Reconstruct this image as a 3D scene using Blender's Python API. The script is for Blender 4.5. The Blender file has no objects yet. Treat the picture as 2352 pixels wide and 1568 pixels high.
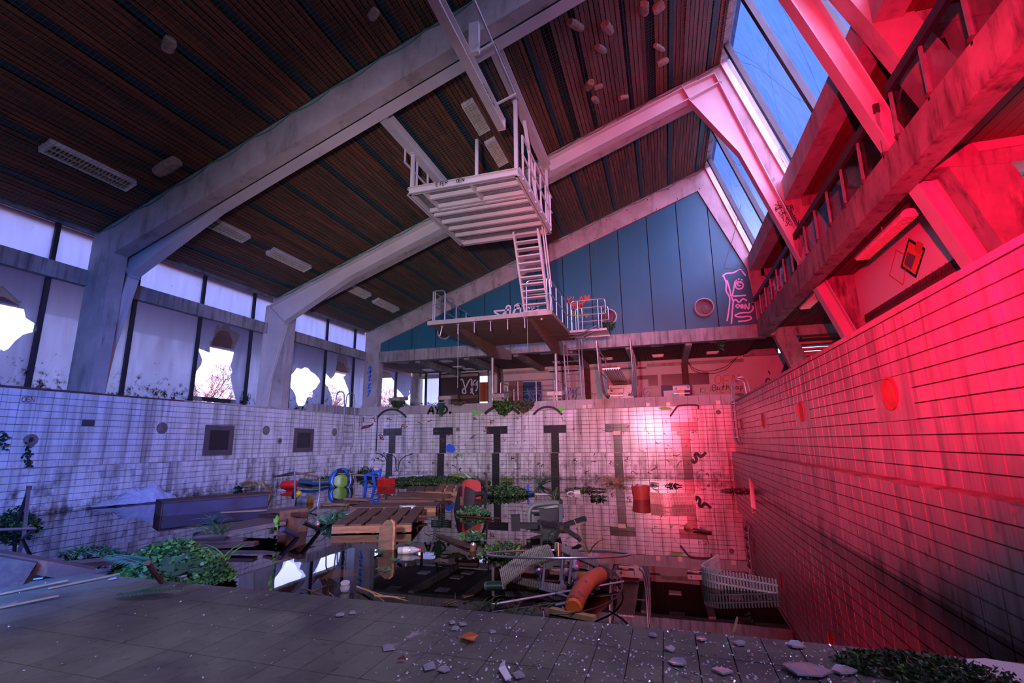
import bpy, math, random
from mathutils import Vector, Matrix, Euler
from mathutils.geometry import tessellate_polygon
S = bpy.context.scene
COL = S.collection
RN = random.Random(11)
PI = math.pi
V = Vector

# ---------------------------------------------------------------- camera
CF, CYAW, CPIT, CROL = 1112.57, -0.2990, 0.2040, -0.0113
CC = V((10.816, 0.0, 1.207))
_fw = V((math.sin(CYAW)*math.cos(CPIT), math.cos(CYAW)*math.cos(CPIT), math.sin(CPIT)))
_r0 = V((math.cos(CYAW), -math.sin(CYAW), 0.0)); _u0 = _r0.cross(_fw)
CR = _r0*math.cos(CROL)+_u0*math.sin(CROL); CU = _u0*math.cos(CROL)-_r0*math.sin(CROL); CW = _fw
cd = bpy.data.cameras.new('camera'); cam = bpy.data.objects.new('camera', cd); COL.objects.link(cam)
cd.sensor_width = 36.0; cd.lens = CF*36.0/2352.0; cd.clip_end = 300; cd.clip_start = 0.02
m3 = Matrix((CR, CU, -CW)).transposed()
cam.matrix_world = Matrix.Translation(CC) @ m3.to_4x4()
S.camera = cam

# ---------------------------------------------------------------- sky, lamps, exposure
S.view_settings.view_transform = 'Standard'; S.view_settings.look = 'None'
S.view_settings.exposure = 0.0; S.view_settings.gamma = 1.0; S.view_settings.use_curve_mapping = False
S.cycles.use_denoising = True
S.cycles.max_bounces = 7; S.cycles.diffuse_bounces = 4; S.cycles.glossy_bounces = 4
S.cycles.transmission_bounces = 4; S.cycles.transparent_max_bounces = 14
S.cycles.sample_clamp_indirect = 6.0; S.cycles.caustics_reflective = False; S.cycles.caustics_refractive = False
SKY_STRENGTH = 5.0
w = bpy.data.worlds.new('sky'); S.world = w; w.use_nodes = True
nt = w.node_tree; nt.nodes.clear()
tc = nt.nodes.new('ShaderNodeTexCoord'); sx = nt.nodes.new('ShaderNodeSeparateXYZ')
cr = nt.nodes.new('ShaderNodeValToRGB'); bg = nt.nodes.new('ShaderNodeBackground'); wo = nt.nodes.new('ShaderNodeOutputWorld')
nt.links.new(tc.outputs['Generated'], sx.inputs[0]); nt.links.new(sx.outputs['Z'], cr.inputs[0])
cr.color_ramp.elements[0].position = 0.0; cr.color_ramp.elements[0].color = (0.50, 0.50, 0.82, 1)
cr.color_ramp.elements[1].position = 0.75; cr.color_ramp.elements[1].color = (0.05, 0.12, 0.45, 1)
e = cr.color_ramp.elements.new(0.22); e.color = (0.46, 0.50, 0.95, 1)
e = cr.color_ramp.elements.new(0.46); e.color = (0.055, 0.115, 0.42, 1)
nt.links.new(cr.outputs[0], bg.inputs[0]); bg.inputs[1].default_value = SKY_STRENGTH
nt.links.new(bg.outputs[0], wo.inputs[0])

def lamp_spot(name, loc, target, power, col, angle, blend, radius):
    l = bpy.data.lights.new(name, 'SPOT'); l.energy = power; l.color = col
    l.spot_size = math.radians(angle); l.spot_blend = blend; l.shadow_soft_size = radius
    o = bpy.data.objects.new(name, l); COL.objects.link(o); o.location = loc
    o.rotation_euler = (V(target)-V(loc)).to_track_quat('-Z', 'Y').to_euler()
    return o
def lamp_area(name, loc, target, power, col, sx_, sy_, spread=180):
    l = bpy.data.lights.new(name, 'AREA'); l.energy = power; l.color = col; l.shape = 'RECTANGLE'
    l.size = sx_; l.size_y = sy_; l.spread = math.radians(spread)
    o = bpy.data.objects.new(name, l); COL.objects.link(o); o.location = loc
    o.rotation_euler = (V(target)-V(loc)).to_track_quat('-Z', 'Y').to_euler()
    return o
# the photographer's red lamp, to the right of the camera; the blue spot to its left is an added fill for the left wall
lamp_spot('red_lamp', (11.05, 0.1, 2.4), (13.6, 10.5, 4.5), 10800, (1.0, 0.001, 0.045), 80, 1.0, 0.05)
lamp_spot('blue_fill', (9.2, -0.8, 2.2), (0.0, 8.0, 0.4), 5600, (0.03, 0.18, 1.0), 60, 0.8, 0.4)
sun = bpy.data.lights.new('daylight', 'SUN'); sun.energy = 25.0; sun.angle = math.radians(64); sun.color = (0.78, 0.56, 1.0)
lamp_spot('pale_fill', (10.2, -0.6, 1.9), (5.0, 14.0, 4.2), 4800, (1.0, 0.74, 0.92), 68, 1.0, 0.15)  # added fill spot to brighten the tower and far wall, no lamp of the hall
so = bpy.data.objects.new('daylight', sun); COL.objects.link(so); so.rotation_euler = V((-0.42, 0.70, -0.58)).to_track_quat('-Z', 'Y').to_euler()

# ---------------------------------------------------------------- pixel <-> space (2352 x 1568)
def ray(px, py): return CR*((px-1176)/CF)-CU*((py-784)/CF)+CW
def on(ax, val, px, py):
    d = ray(px, py); t = (val-CC[ax])/d[ax]; return CC+d*t
def onX(v, x, y): return on(0, v, x, y)
def onY(v, x, y): return on(1, v, x, y)
def onZ(v, x, y): return on(2, v, x, y)
def proj(p):
    d = V(p)-CC; z = d.dot(CW)
    if z < 0.05: return None
    return (1176+CF*d.dot(CR)/z, 784-CF*d.dot(CU)/z, z)
def seen(p, m=60):
    q = proj(p)
    return bool(q) and -m < q[0] < 2352+m and -m < q[1] < 1568+m

# ---------------------------------------------------------------- materials
_M = {}
def mat(name, c1, c2=None, sc=5.0, st=(1, 1, 1), rough=0.6, metal=0.0, bump=0.0, obj=False, var=0.0, ramp=(0.35, 0.68),
        dirt=None, dsc=3.0, dst=(1, 1, 1), damt=(0.5, 0.75), detail=4.0, alpha=None, spec=0.5, emit=None, cell=None, trans=0, back=None):
    if name in _M: return _M[name]
    m = bpy.data.materials.new(name); m.use_nodes = True; _M[name] = m
    n = m.node_tree; N = n.nodes; L = n.links
    b = N['Principled BSDF']; b.inputs['Roughness'].default_value = rough; b.inputs['Metallic'].default_value = metal
    b.inputs['Specular IOR Level'].default_value = spec
    if trans: b.inputs['Transmission Weight'].default_value = trans
    if alpha is not None: b.inputs['Alpha'].default_value = alpha
    def tex(scale, stretch, det):
        if obj: t = N.new('ShaderNodeTexCoord').outputs['Object']
        else: t = N.new('ShaderNodeNewGeometry').outputs['Position']
        mp = N.new('ShaderNodeVectorMath'); mp.operation = 'MULTIPLY'; mp.inputs[1].default_value = stretch
        L.new(t, mp.inputs[0]); v = mp.outputs[0]
        if obj:
            oi = N.new('ShaderNodeObjectInfo'); ad = N.new('ShaderNodeVectorMath'); ad.operation = 'ADD'
            sc_ = N.new('ShaderNodeMath'); sc_.operation = 'MULTIPLY'; sc_.inputs[1].default_value = 37.0
            L.new(oi.outputs['Random'], sc_.inputs[0]); L.new(v, ad.inputs[0]); L.new(sc_.outputs[0], ad.inputs[1]); v = ad.outputs[0]
        x = N.new('ShaderNodeTexNoise'); x.inputs['Scale'].default_value = scale; x.inputs['Detail'].default_value = det
        x.inputs['Roughness'].default_value = 0.62
        L.new(v, x.inputs['Vector']); return x.outputs['Fac']
    if c2 is None: c2 = tuple(c*0.72 for c in c1)
    f = tex(sc, st, detail)
    r = N.new('ShaderNodeValToRGB'); r.color_ramp.elements[0].position = ramp[0]; r.color_ramp.elements[1].position = ramp[1]
    r.color_ramp.elements[0].color = (*c1, 1); r.color_ramp.elements[1].color = (*c2, 1)
    L.new(f, r.inputs[0]); out = r.outputs[0]
    if var or cell:
        if cell:
            g = N.new('ShaderNodeNewGeometry'); sn = N.new('ShaderNodeVectorMath'); sn.operation = 'SNAP'; sn.inputs[1].default_value = cell[0]
            of = N.new('ShaderNodeVectorMath'); of.operation = 'ADD'; of.inputs[1].default_value = cell[1]
            L.new(g.outputs['Position'], of.inputs[0]); L.new(of.outputs[0], sn.inputs[0])
            wn = N.new('ShaderNodeTexWhiteNoise'); L.new(sn.outputs[0], wn.inputs['Vector']); rv = wn.outputs['Value']
        else: rv = N.new('ShaderNodeObjectInfo').outputs['Random']
        mr = N.new('ShaderNodeMapRange'); mr.inputs['To Min'].default_value = 1-var; mr.inputs['To Max'].default_value = 1+var*0.6
        L.new(rv, mr.inputs['Value'])
        mx = N.new('ShaderNodeMix'); mx.data_type = 'RGBA'; mx.blend_type = 'MULTIPLY'; mx.inputs['Factor'].default_value = 1
        cb = N.new('ShaderNodeCombineColor')
        for k in range(3): L.new(mr.outputs[0], cb.inputs[k])
        L.new(out, mx.inputs['A']); L.new(cb.outputs[0], mx.inputs['B']); out = mx.outputs['Result']
    if dirt:
        for (dc, dsc_, dst_, da) in dirt:
            f2 = tex(dsc_, dst_, 6.0)
            r2 = N.new('ShaderNodeMapRange'); r2.inputs['From Min'].default_value = da[0]; r2.inputs['From Max'].default_value = da[1]
            L.new(f2, r2.inputs['Value']); fac = r2.outputs[0]
            if len(da) > 2:   # a stain band between heights: (lo, hi, z0, z1) full at z0, none at z1
                g = N.new('ShaderNodeNewGeometry'); s_ = N.new('ShaderNodeSeparateXYZ'); L.new(g.outputs['Position'], s_.inputs[0])
                r3 = N.new('ShaderNodeMapRange'); r3.inputs['From Min'].default_value = da[3]; r3.inputs['From Max'].default_value = da[2]
                L.new(s_.outputs['Z'], r3.inputs['Value'])
                mu = N.new('ShaderNodeMath'); mu.operation = 'MULTIPLY'; L.new(fac, mu.inputs[0]); L.new(r3.outputs[0], mu.inputs[1]); fac = mu.outputs[0]
            mx = N.new('ShaderNodeMix'); mx.data_type = 'RGBA'
            L.new(fac, mx.inputs['Factor']); L.new(out, mx.inputs['A']); mx.inputs['B'].default_value = (*dc, 1); out = mx.outputs['Result']
    L.new(out, b.inputs['Base Color'])
    if emit:
        b.inputs['Emission Color'].default_value = (*emit[0], 1); b.inputs['Emission Strength'].default_value = emit[1]
    if bump:
        bp = N.new('ShaderNodeBump'); bp.inputs['Strength'].default_value = bump; bp.inputs['Distance'].default_value = 0.01
        L.new(f, bp.inputs['Height']); L.new(bp.outputs[0], b.inputs['Normal'])
    return m

GRIME = (0.035, 0.04, 0.025)
TDIRT = [((0.17, 0.16, 0.12), 1.0, (4, 4, 0.25), (0.46, 0.74)), (GRIME, 5.0, (1, 1, 0.6), (0.50, 0.72, 0.35, 1.25)),
         ((0.07, 0.065, 0.045), 1.0, (9, 9, 0.35), (0.53, 0.80)), ((0.02, 0.025, 0.015), 7.0, (1, 1, 1), (0.40, 0.6, 0.02, 0.30))]
TCELL = ((0.25, 0.25, 0.125), (0.003, 0.003, -0.849+0.875))
m_tile = mat('white_tile', (0.66, 0.66, 0.66), (0.56, 0.56, 0.56), 2, rough=0.22, var=0.10, cell=TCELL, dirt=TDIRT)
m_tiledark = mat('black_tile', (0.016, 0.016, 0.018), (0.03, 0.03, 0.03), 4, rough=0.25, dirt=[((0.15, 0.14, 0.13), 2.5, (1, 1, 1), (0.66, 0.8))])
m_grout = mat('brown_grout', (0.12, 0.085, 0.05), (0.07, 0.055, 0.035), 6, rough=0.9)
m_conc = mat('concrete', (0.40, 0.37, 0.36), (0.27, 0.25, 0.24), 1.1, rough=0.85, bump=0.15,
             dirt=[((0.15, 0.135, 0.12), 1.6, (2.2, 2.2, 0.5), (0.53, 0.78)), ((0.10, 0.085, 0.075), 5.0, (1, 1, 0.4), (0.62, 0.8))])
m_concst = mat('stained_concrete', (0.34, 0.31, 0.29), (0.17, 0.155, 0.14), 1.3, rough=0.85, bump=0.2,
               dirt=[((0.05, 0.04, 0.03), 2.0, (3, 3, 0.6), (0.5, 0.72)), ((0.46, 0.42, 0.36), 3.0, (2, 2, 0.5), (0.62, 0.8))])
m_concmoss = mat('mossy_concrete', (0.33, 0.31, 0.30), (0.19, 0.18, 0.17), 1.2, rough=0.9, bump=0.15,
                 dirt=[((0.07, 0.065, 0.055), 1.5, (5, 5, 0.4), (0.48, 0.72)), ((0.10, 0.13, 0.02), 0.8, (1, 1, 1), (0.60, 0.8))])
m_formwork = mat('board_marked_concrete', (0.20, 0.13, 0.09), (0.10, 0.065, 0.045), 2.2, st=(0.4, 6, 6), rough=0.85, bump=0.2)
m_steel = mat('grey_painted_steel', (0.52, 0.50, 0.50), (0.44, 0.43, 0.43), 1.5, rough=0.45, dirt=[((0.20, 0.15, 0.11), 4, (1, 1, 0.4), (0.68, 0.85))])
m_slat = mat('red_brown_ceiling_slat', (0.20, 0.052, 0.014), (0.065, 0.017, 0.005), 2.5, st=(5, 0.35, 5), rough=0.75, var=0.35,
             cell=((0.103, 5.46, 50.0), (0.0, 1.0, 0.0)))
m_slatpale = mat('faded_ceiling_slat', (0.20, 0.105, 0.075), (0.11, 0.055, 0.04), 2.0, st=(5, 0.35, 5), rough=0.8, var=0.25, cell=((0.103, 5.46, 50.0), (0, 1, 0)))
m_black = mat('black_void', (0.012, 0.012, 0.014), rough=0.9)
m_band = mat('dark_blue_steel', (0.012, 0.02, 0.032), (0.008, 0.012, 0.018), 3, rough=0.55)
m_mull = mat('black_window_bar', (0.018, 0.02, 0.028), rough=0.5)
m_teal = mat('teal_panel', (0.012, 0.115, 0.165), (0.010, 0.10, 0.14), 0.7, rough=0.5, var=0.06, dirt=[((0.10, 0.13, 0.14), 1.2, (3, 3, 0.4), (0.6, 0.9))])
m_board = mat('red_brown_boards', (0.16, 0.055, 0.035), (0.075, 0.026, 0.018), 2.5, st=(4, 0.4, 4), rough=0.7, var=0.2, cell=((0.14, 40, 50), (0, 0, 0)))
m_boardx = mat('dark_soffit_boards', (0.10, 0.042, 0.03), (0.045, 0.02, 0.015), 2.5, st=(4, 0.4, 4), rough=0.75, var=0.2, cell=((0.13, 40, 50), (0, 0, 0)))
m_plaster = mat('white_plaster', (0.62, 0.60, 0.58), (0.55, 0.53, 0.52), 0.9, rough=0.8, dirt=[((0.34, 0.30, 0.26), 1.6, (1, 1, 1), (0.62, 0.85))])
m_chrome = mat('stainless_tube', (0.46, 0.46, 0.48), (0.40, 0.40, 0.42), 8, rough=0.36, metal=0.85)
m_galv = mat('galvanised_steel', (0.50, 0.50, 0.51), (0.36, 0.36, 0.37), 9, rough=0.4, metal=0.7)
m_rust = mat('rusted_steel', (0.10, 0.042, 0.025), (0.045, 0.022, 0.016), 4, rough=0.8, bump=0.3, dirt=[((0.22, 0.07, 0.03), 7, (1, 1, 1), (0.62, 0.75))])
m_wood = mat('weathered_wood', (0.11, 0.058, 0.034), (0.052, 0.028, 0.019), 3, st=(1.2, 9, 9), rough=0.7, obj=True, var=0.2, bump=0.2)
m_woodlt = mat('pale_wood', (0.26, 0.13, 0.06), (0.14, 0.065, 0.032), 3, st=(1.2, 9, 9), rough=0.65, obj=True, var=0.15)
m_wooddk = mat('dark_wet_wood', (0.075, 0.034, 0.02), (0.03, 0.014, 0.01), 3, st=(1.2, 9, 9), rough=0.4, obj=True, var=0.25, bump=0.3)
m_net = mat('green_net_string', (0.012, 0.20, 0.18), rough=0.7)
m_rope = mat('green_rope', (0.03, 0.27, 0.22), rough=0.7)
m_wool = mat('crumbling_insulation', (0.33, 0.25, 0.19), (0.17, 0.12, 0.09), 12, rough=0.95, bump=0.6)
m_trimred = mat('brown_sill', (0.13, 0.05, 0.035), (0.06, 0.03, 0.025), 5, rough=0.8)
m_blackp = mat('black_plastic', (0.016, 0.016, 0.018), (0.024, 0.024, 0.026), 5, rough=0.4)
m_whitep = mat('white_plastic', (0.74, 0.74, 0.74), rough=0.4)
m_cream = mat('cream_plastic', (0.66, 0.58, 0.45), (0.5, 0.44, 0.34), 6, rough=0.5)
m_leaf = mat('moss_green_leaf', (0.05, 0.13, 0.02), (0.02, 0.06, 0.012), 9, rough=0.6, var=0.3)
m_leafb = mat('blue_green_leaf', (0.05, 0.15, 0.09), (0.02, 0.07, 0.04), 9, rough=0.5, var=0.3)
m_leafbr = mat('bright_green_leaf', (0.14, 0.30, 0.03), (0.06, 0.16, 0.02), 9, rough=0.5, var=0.3)
m_leafdk = mat('dark_ivy_leaf', (0.012, 0.04, 0.012), (0.006, 0.02, 0.008), 9, rough=0.5, var=0.3)
m_straw = mat('dry_straw', (0.36, 0.25, 0.11), (0.2, 0.13, 0.06), 9, rough=0.8)
m_twig = mat('twig_bark', (0.16, 0.10, 0.07), (0.07, 0.045, 0.035), 12, rough=0.85)
def paint(nm, c, rough=0.6): return mat(nm, c, tuple(x*0.85 for x in c), 8, rough=rough)
m_gblack = paint('black_spray', (0.012, 0.012, 0.016)); m_gred = paint('red_spray', (0.75, 0.07, 0.03)); m_gwhite = paint('white_spray', (0.75, 0.74, 0.78))
m_gpink = paint('pink_spray', (0.72, 0.42, 0.66)); m_gyel = paint('olive_spray', (0.25, 0.24, 0.02)); m_gblue = paint('blue_spray', (0.02, 0.12, 0.70))
m_ggreen = paint('green_spray', (0.14, 0.55, 0.08)); m_gdred = paint('dark_red_spray', (0.20, 0.02, 0.02)); m_gteal = paint('blue_line_spray', (0.16, 0.32, 0.62))

def glass_mat(name, clear, film, dens, streak=(3, 3, 0.5), spots=True, rough=0.05):
    if name in _M: return _M[name]
    m = bpy.data.materials.new(name); m.use_nodes = True; _M[name] = m
    n = m.node_tree; N = n.nodes; L = n.links; N.clear()
    out = N.new('ShaderNodeOutputMaterial')
    g = N.new('ShaderNodeNewGeometry'); mp = N.new('ShaderNodeVectorMath'); mp.operation = 'MULTIPLY'; mp.inputs[1].default_value = streak
    L.new(g.outputs['Position'], mp.inputs[0])
    x = N.new('ShaderNodeTexNoise'); x.inputs['Scale'].default_value = 2.2; x.inputs['Detail'].default_value = 6; L.new(mp.outputs[0], x.inputs['Vector'])
    mr = N.new('ShaderNodeMapRange'); mr.inputs['From Min'].default_value = 0.3; mr.inputs['From Max'].default_value = 0.7
    mr.inputs['To Min'].default_value = dens[0]; mr.inputs['To Max'].default_value = dens[1]; L.new(x.outputs['Fac'], mr.inputs['Value'])
    tr = N.new('ShaderNodeBsdfTransparent'); tr.inputs[0].default_value = (*clear, 1)
    tl = N.new('ShaderNodeBsdfTranslucent'); df = N.new('ShaderNodeBsdfDiffuse')
    rc = N.new('ShaderNodeMix'); rc.data_type = 'RGBA'; rc.inputs['A'].default_value = (*film, 1); rc.inputs['B'].default_value = (*[c*0.62 for c in film], 1)
    L.new(x.outputs['Fac'], rc.inputs['Factor']); col = rc.outputs['Result']
    if spots:
        y = N.new('ShaderNodeTexNoise'); y.inputs['Scale'].default_value = 5.0; y.inputs['Detail'].default_value = 8; y.inputs['Roughness'].default_value = 0.75
        L.new(g.outputs['Position'], y.inputs['Vector'])
        s_ = N.new('ShaderNodeSeparateXYZ'); L.new(g.outputs['Position'], s_.inputs[0])
        hz = N.new('ShaderNodeMapRange'); hz.inputs['From Min'].default_value = 2.3; hz.inputs['From Max'].default_value = 3.5
        hz.inputs['To Min'].default_value = 0.43; hz.inputs['To Max'].default_value = 0.66; L.new(s_.outputs['Z'], hz.inputs['Value'])
        sb = N.new('ShaderNodeMath'); sb.operation = 'SUBTRACT'; L.new(y.outputs['Fac'], sb.inputs[0]); L.new(hz.outputs[0], sb.inputs[1])
        ml = N.new('ShaderNodeMath'); ml.operation = 'MULTIPLY'; ml.use_clamp = True; ml.inputs[1].default_value = 9; L.new(sb.outputs[0], ml.inputs[0])
        r2 = N.new('ShaderNodeMix'); r2.data_type = 'RGBA'; r2.inputs['B'].default_value = (0.012, 0.016, 0.014, 1)
        L.new(ml.outputs[0], r2.inputs['Factor']); L.new(col, r2.inputs['A']); col = r2.outputs['Result']
        mxf = N.new('ShaderNodeMath'); mxf.operation = 'MAXIMUM'; L.new(mr.outputs[0], mxf.inputs[0]); L.new(ml.outputs[0], mxf.inputs[1]); dn = mxf.outputs[0]
    else: dn = mr.outputs[0]
    L.new(col, tl.inputs[0]); L.new(col, df.inputs[0])
    md = N.new('ShaderNodeMixShader'); md.inputs[0].default_value = 0.2; L.new(tl.outputs[0], md.inputs[1]); L.new(df.outputs[0], md.inputs[2])
    m1 = N.new('ShaderNodeMixShader'); L.new(dn, m1.inputs[0]); L.new(tr.outputs[0], m1.inputs[1]); L.new(md.outputs[0], m1.inputs[2])
    gl = N.new('ShaderNodeBsdfGlossy'); gl.inputs['Roughness'].default_value = rough
    lw = N.new('ShaderNodeLayerWeight'); lw.inputs['Blend'].default_value = 0.5
    pw = N.new('ShaderNodeMath'); pw.operation = 'POWER'; pw.inputs[1].default_value = 4.0; L.new(lw.outputs['Facing'], pw.inputs[0])
    fr = N.new('ShaderNodeMath'); fr.operation = 'MULTIPLY_ADD'; fr.inputs[1].default_value = 0.5; fr.inputs[2].default_value = 0.03; L.new(pw.outputs[0], fr.inputs[0])
    m2 = N.new('ShaderNodeMixShader'); L.new(fr.outputs[0], m2.inputs[0]); L.new(m1.outputs[0], m2.inputs[1]); L.new(gl.outputs[0], m2.inputs[2])
    tb_ = N.new('ShaderNodeBsdfTransparent'); mb_ = N.new('ShaderNodeMixShader')   # the film lies on one side of the pane
    L.new(g.outputs['Backfacing'], mb_.inputs[0]); L.new(m2.outputs[0], mb_.inputs[1]); L.new(tb_.outputs[0], mb_.inputs[2])
    L.new(mb_.outputs[0], out.inputs[0])
    return m
m_glass = glass_mat('dirty_glass', (0.30, 0.30, 0.42), (0.66, 0.68, 0.90), (0.90, 0.99))
m_glass2 = glass_mat('outer_dusty_glass', (0.88, 0.88, 0.92), (0.5, 0.5, 0.56), (0.25, 0.5), spots=False)
m_glasssky = glass_mat('skylight_glass', (0.66, 0.70, 0.82), (0.035, 0.07, 0.20), (0.12, 0.42), streak=(1, 6, 1), spots=False)
m_glassrail = glass_mat('balustrade_glass', (0.80, 0.82, 0.85), (0.4, 0.4, 0.45), (0.02, 0.16), streak=(2, 2, 2), spots=False)
m_shard = mat('glass_shard', (0.75, 0.80, 0.84), (0.55, 0.65, 0.72), 20, rough=0.06, trans=0.6, spec=0.8)

def water_mat():
    m = bpy.data.materials.new('still_dark_water'); m.use_nodes = True; n = m.node_tree; N = n.nodes; L = n.links; N.clear()
    out = N.new('ShaderNodeOutputMaterial'); tr = N.new('ShaderNodeBsdfTransparent'); tr.inputs[0].default_value = (0.20, 0.13, 0.075, 1)
    gl = N.new('ShaderNodeBsdfGlossy'); gl.inputs['Roughness'].default_value = 0.012; gl.inputs[0].default_value = (0.96, 0.95, 0.95, 1)
    fr = N.new('ShaderNodeFresnel'); fr.inputs[0].default_value = 1.75
    g = N.new('ShaderNodeNewGeometry'); x = N.new('ShaderNodeTexNoise'); x.inputs['Scale'].default_value = 2.5; x.inputs['Detail'].default_value = 2
    L.new(g.outputs['Position'], x.inputs['Vector'])
    bp = N.new('ShaderNodeBump'); bp.inputs['Strength'].default_value = 0.006; bp.inputs['Distance'].default_value = 0.05
    L.new(x.outputs['Fac'], bp.inputs['Height']); L.new(bp.outputs[0], gl.inputs['Normal'])
    mx = N.new('ShaderNodeMixShader'); L.new(fr.outputs[0], mx.inputs[0]); L.new(tr.outputs[0], mx.inputs[1]); L.new(gl.outputs[0], mx.inputs[2])
    L.new(mx.outputs[0], out.inputs[0]); return m
m_water = water_mat()

# ---------------------------------------------------------------- mesh helpers
class MB:
    def __init__(s): s.v = []; s.f = []; s.m = []
    def add(s, vs, fs, mi=0, M=None):
        o = len(s.v)
        s.v += [tuple(M @ V(p)) if M else tuple(p) for p in vs]
        s.f += [tuple(i+o for i in f) for f in fs]; s.m += [mi]*len(fs); return s
    def box(s, x0, x1, y0, y1, z0, z1, mi=0, M=None):
        return s.add([(x0, y0, z0), (x1, y0, z0), (x1, y1, z0), (x0, y1, z0), (x0, y0, z1), (x1, y0, z1), (x1, y1, z1), (x0, y1, z1)],
                     [(0, 3, 2, 1), (4, 5, 6, 7), (0, 1, 5, 4), (1, 2, 6, 5), (2, 3, 7, 6), (3, 0, 4, 7)], mi, M)
    def bar(s, p, q, w, h, up=(0, 0, 1), mi=0):
        p, q = V(p), V(q); d = (q-p); ln = d.length; d.normalize(); u = V(up)
        if abs(d.dot(u)) > 0.99: u = V((0, 1, 0))
        sd = d.cross(u).normalized(); u = sd.cross(d)
        M = Matrix((d, sd, u)).transposed().to_4x4(); M.translation = p
        return s.box(0, ln, -w/2, w/2, -h/2, h/2, mi, M)
    def tube(s, pts, r, n=8, closed=False, mi=0, r2=None):
        pts = [V(p) for p in pts]; k = len(pts); o = len(s.v); nrm = None
        for i, p in enumerate(pts):
            a = pts[(i-1) % k] if (closed or i > 0) else p; b = pts[(i+1) % k] if (closed or i < k-1) else p
            t = (b-a)
            if t.length < 1e-9: t = V((0, 0, 1))
            t.normalize()
            if nrm is None:
                nrm = t.cross(V((0, 0, 1)) if abs(t.z) < 0.9 else V((1, 0, 0))).normalized()
            nrm = (nrm - t*nrm.dot(t))
            if nrm.length < 1e-6: nrm = t.orthogonal()
            nrm.normalize(); bn = t.cross(nrm)
            rr = r if r2 is None else r+(r2-r)*i/max(1, k-1)
            for j in range(n):
                an = 2*PI*j/n; s.v.append(tuple(p+nrm*(rr*math.cos(an))+bn*(rr*math.sin(an))))
        for i in range(k if closed else k-1):
            for j in range(n):
                a = o+i*n+j; b = o+i*n+(j+1) % n; c = o+((i+1) % k)*n+(j+1) % n; d = o+((i+1) % k)*n+j
                s.f.append((a, b, c, d)); s.m.append(mi)
        if not closed:
            s.f.append(tuple(o+j for j in range(n))[::-1]); s.f.append(tuple(o+(k-1)*n+j for j in range(n))); s.m += [mi, mi]
        return s
    def lathe(s, prof, n=16, M=None, mi=0):
        o = len(s.v); k = len(prof)
        for r, z in prof:
            for j in range(n):
                p = V((r*math.cos(2*PI*j/n), r*math.sin(2*PI*j/n), z)); s.v.append(tuple(M @ p if M else p))
        for i in range(k-1):
            for j in range(n):
                s.f.append((o+i*n+j, o+i*n+(j+1) % n, o+(i+1)*n+(j+1) % n, o+(i+1)*n+j)); s.m.append(mi)
        if prof[0][0] > 1e-6: s.f.append(tuple(o+j for j in range(n))[::-1]); s.m.append(mi)
        if prof[-1][0] > 1e-6: s.f.append(tuple(o+(k-1)*n+j for j in range(n))); s.m.append(mi)
        return s
    def prism(s, poly, fn, mi=0, holes=()):
        """poly in 2D; fn(u, v, side) -> 3D, side 0 or 1"""
        loops = [list(poly)]+[list(h) for h in holes]
        flat = [p for l in loops for p in l]; n = len(flat); o = len(s.v)
        tris = tessellate_polygon([[V((a, b, 0)) for a, b in l] for l in loops])
        for side in (0, 1): s.v += [tuple(fn(a, b, side)) for a, b in flat]
        for t in tris:
            s.f.append((o+t[0], o+t[1], o+t[2])); s.f.append((o+n+t[2], o+n+t[1], o+n+t[0])); s.m += [mi, mi]
        b = 0
        for l in loops:
            k = len(l)
            for i in range(k):
                a, c = o+b+i, o+b+(i+1) % k; s.f.append((a, c, c+n, a+n)); s.m.append(mi)
            b += k
        return s
    def xz(s, poly, y0, y1, mi=0, holes=()): return s.prism(poly, lambda a, b, d: (a, y1 if d else y0, b), mi, holes)
    def yz(s, poly, x0, x1, mi=0, holes=()): return s.prism(poly, lambda a, b, d: (x1 if d else x0, a, b), mi, holes)
    def xy(s, poly, z0, z1, mi=0, holes=()): return s.prism(poly, lambda a, b, d: (a, b, z1 if d else z0), mi, holes)
    def ibeam(s, p, q, h, w, t=0.02, up=(0, 0, 1), mi=0):
        p, q = V(p), V(q); d = (q-p).normalized(); sd = d.cross(V(up)).normalized(); u = sd.cross(d)
        s.bar(p, q, t, h-2*t, up, mi)
        for k in (-1, 1): s.bar(p+u*k*(h-t)/2, q+u*k*(h-t)/2, w, t, up, mi)
        return s
    def mesh(s, name, mats, smooth=False):
        me = bpy.data.meshes.new(name); me.from_pydata(s.v, [], s.f)
        ms = mats if isinstance(mats, (list, tuple)) else [mats]
        for m in ms: me.materials.append(m)
        if len(ms) > 1: me.polygons.foreach_set('material_index', s.m)
        if smooth: me.polygons.foreach_set('use_smooth', [True]*len(me.polygons))
        me.update()
        if smooth:
            try: me.set_sharp_from_angle(angle=math.radians(42))
            except Exception: pass
        return me
    def build(s, name, mats, parent=None, smooth=False, kind=None, label=None):
        o = bpy.data.objects.new(name, s.mesh(name, mats, smooth)); COL.objects.link(o)
        if parent: attach(o, parent)
        if kind: o['kind'] = kind
        if label: o['label'] = label
        return o
def attach(o, parent):
    o.parent = parent; o.matrix_parent_inverse = wm(parent).inverted()
def wm(o):
    if o.parent: return wm(o.parent) @ o.matrix_parent_inverse @ o.matrix_basis
    return o.matrix_basis.copy()
def tag(o, label, cat=None, group=None, kind=None):
    o['label'] = label
    if cat: o['category'] = cat
    if group: o['group'] = group
    if kind: o['kind'] = kind
    return o
def thing(name, label, cat, loc=(0, 0, 0), rot=(0, 0, 0), group=None, kind=None):
    o = bpy.data.objects.new(name, None); COL.objects.link(o); o.empty_display_size = 0.2
    o.matrix_basis = Matrix.LocRotScale(V(loc), Euler(rot), None)
    return tag(o, label, cat, group, kind)
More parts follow.
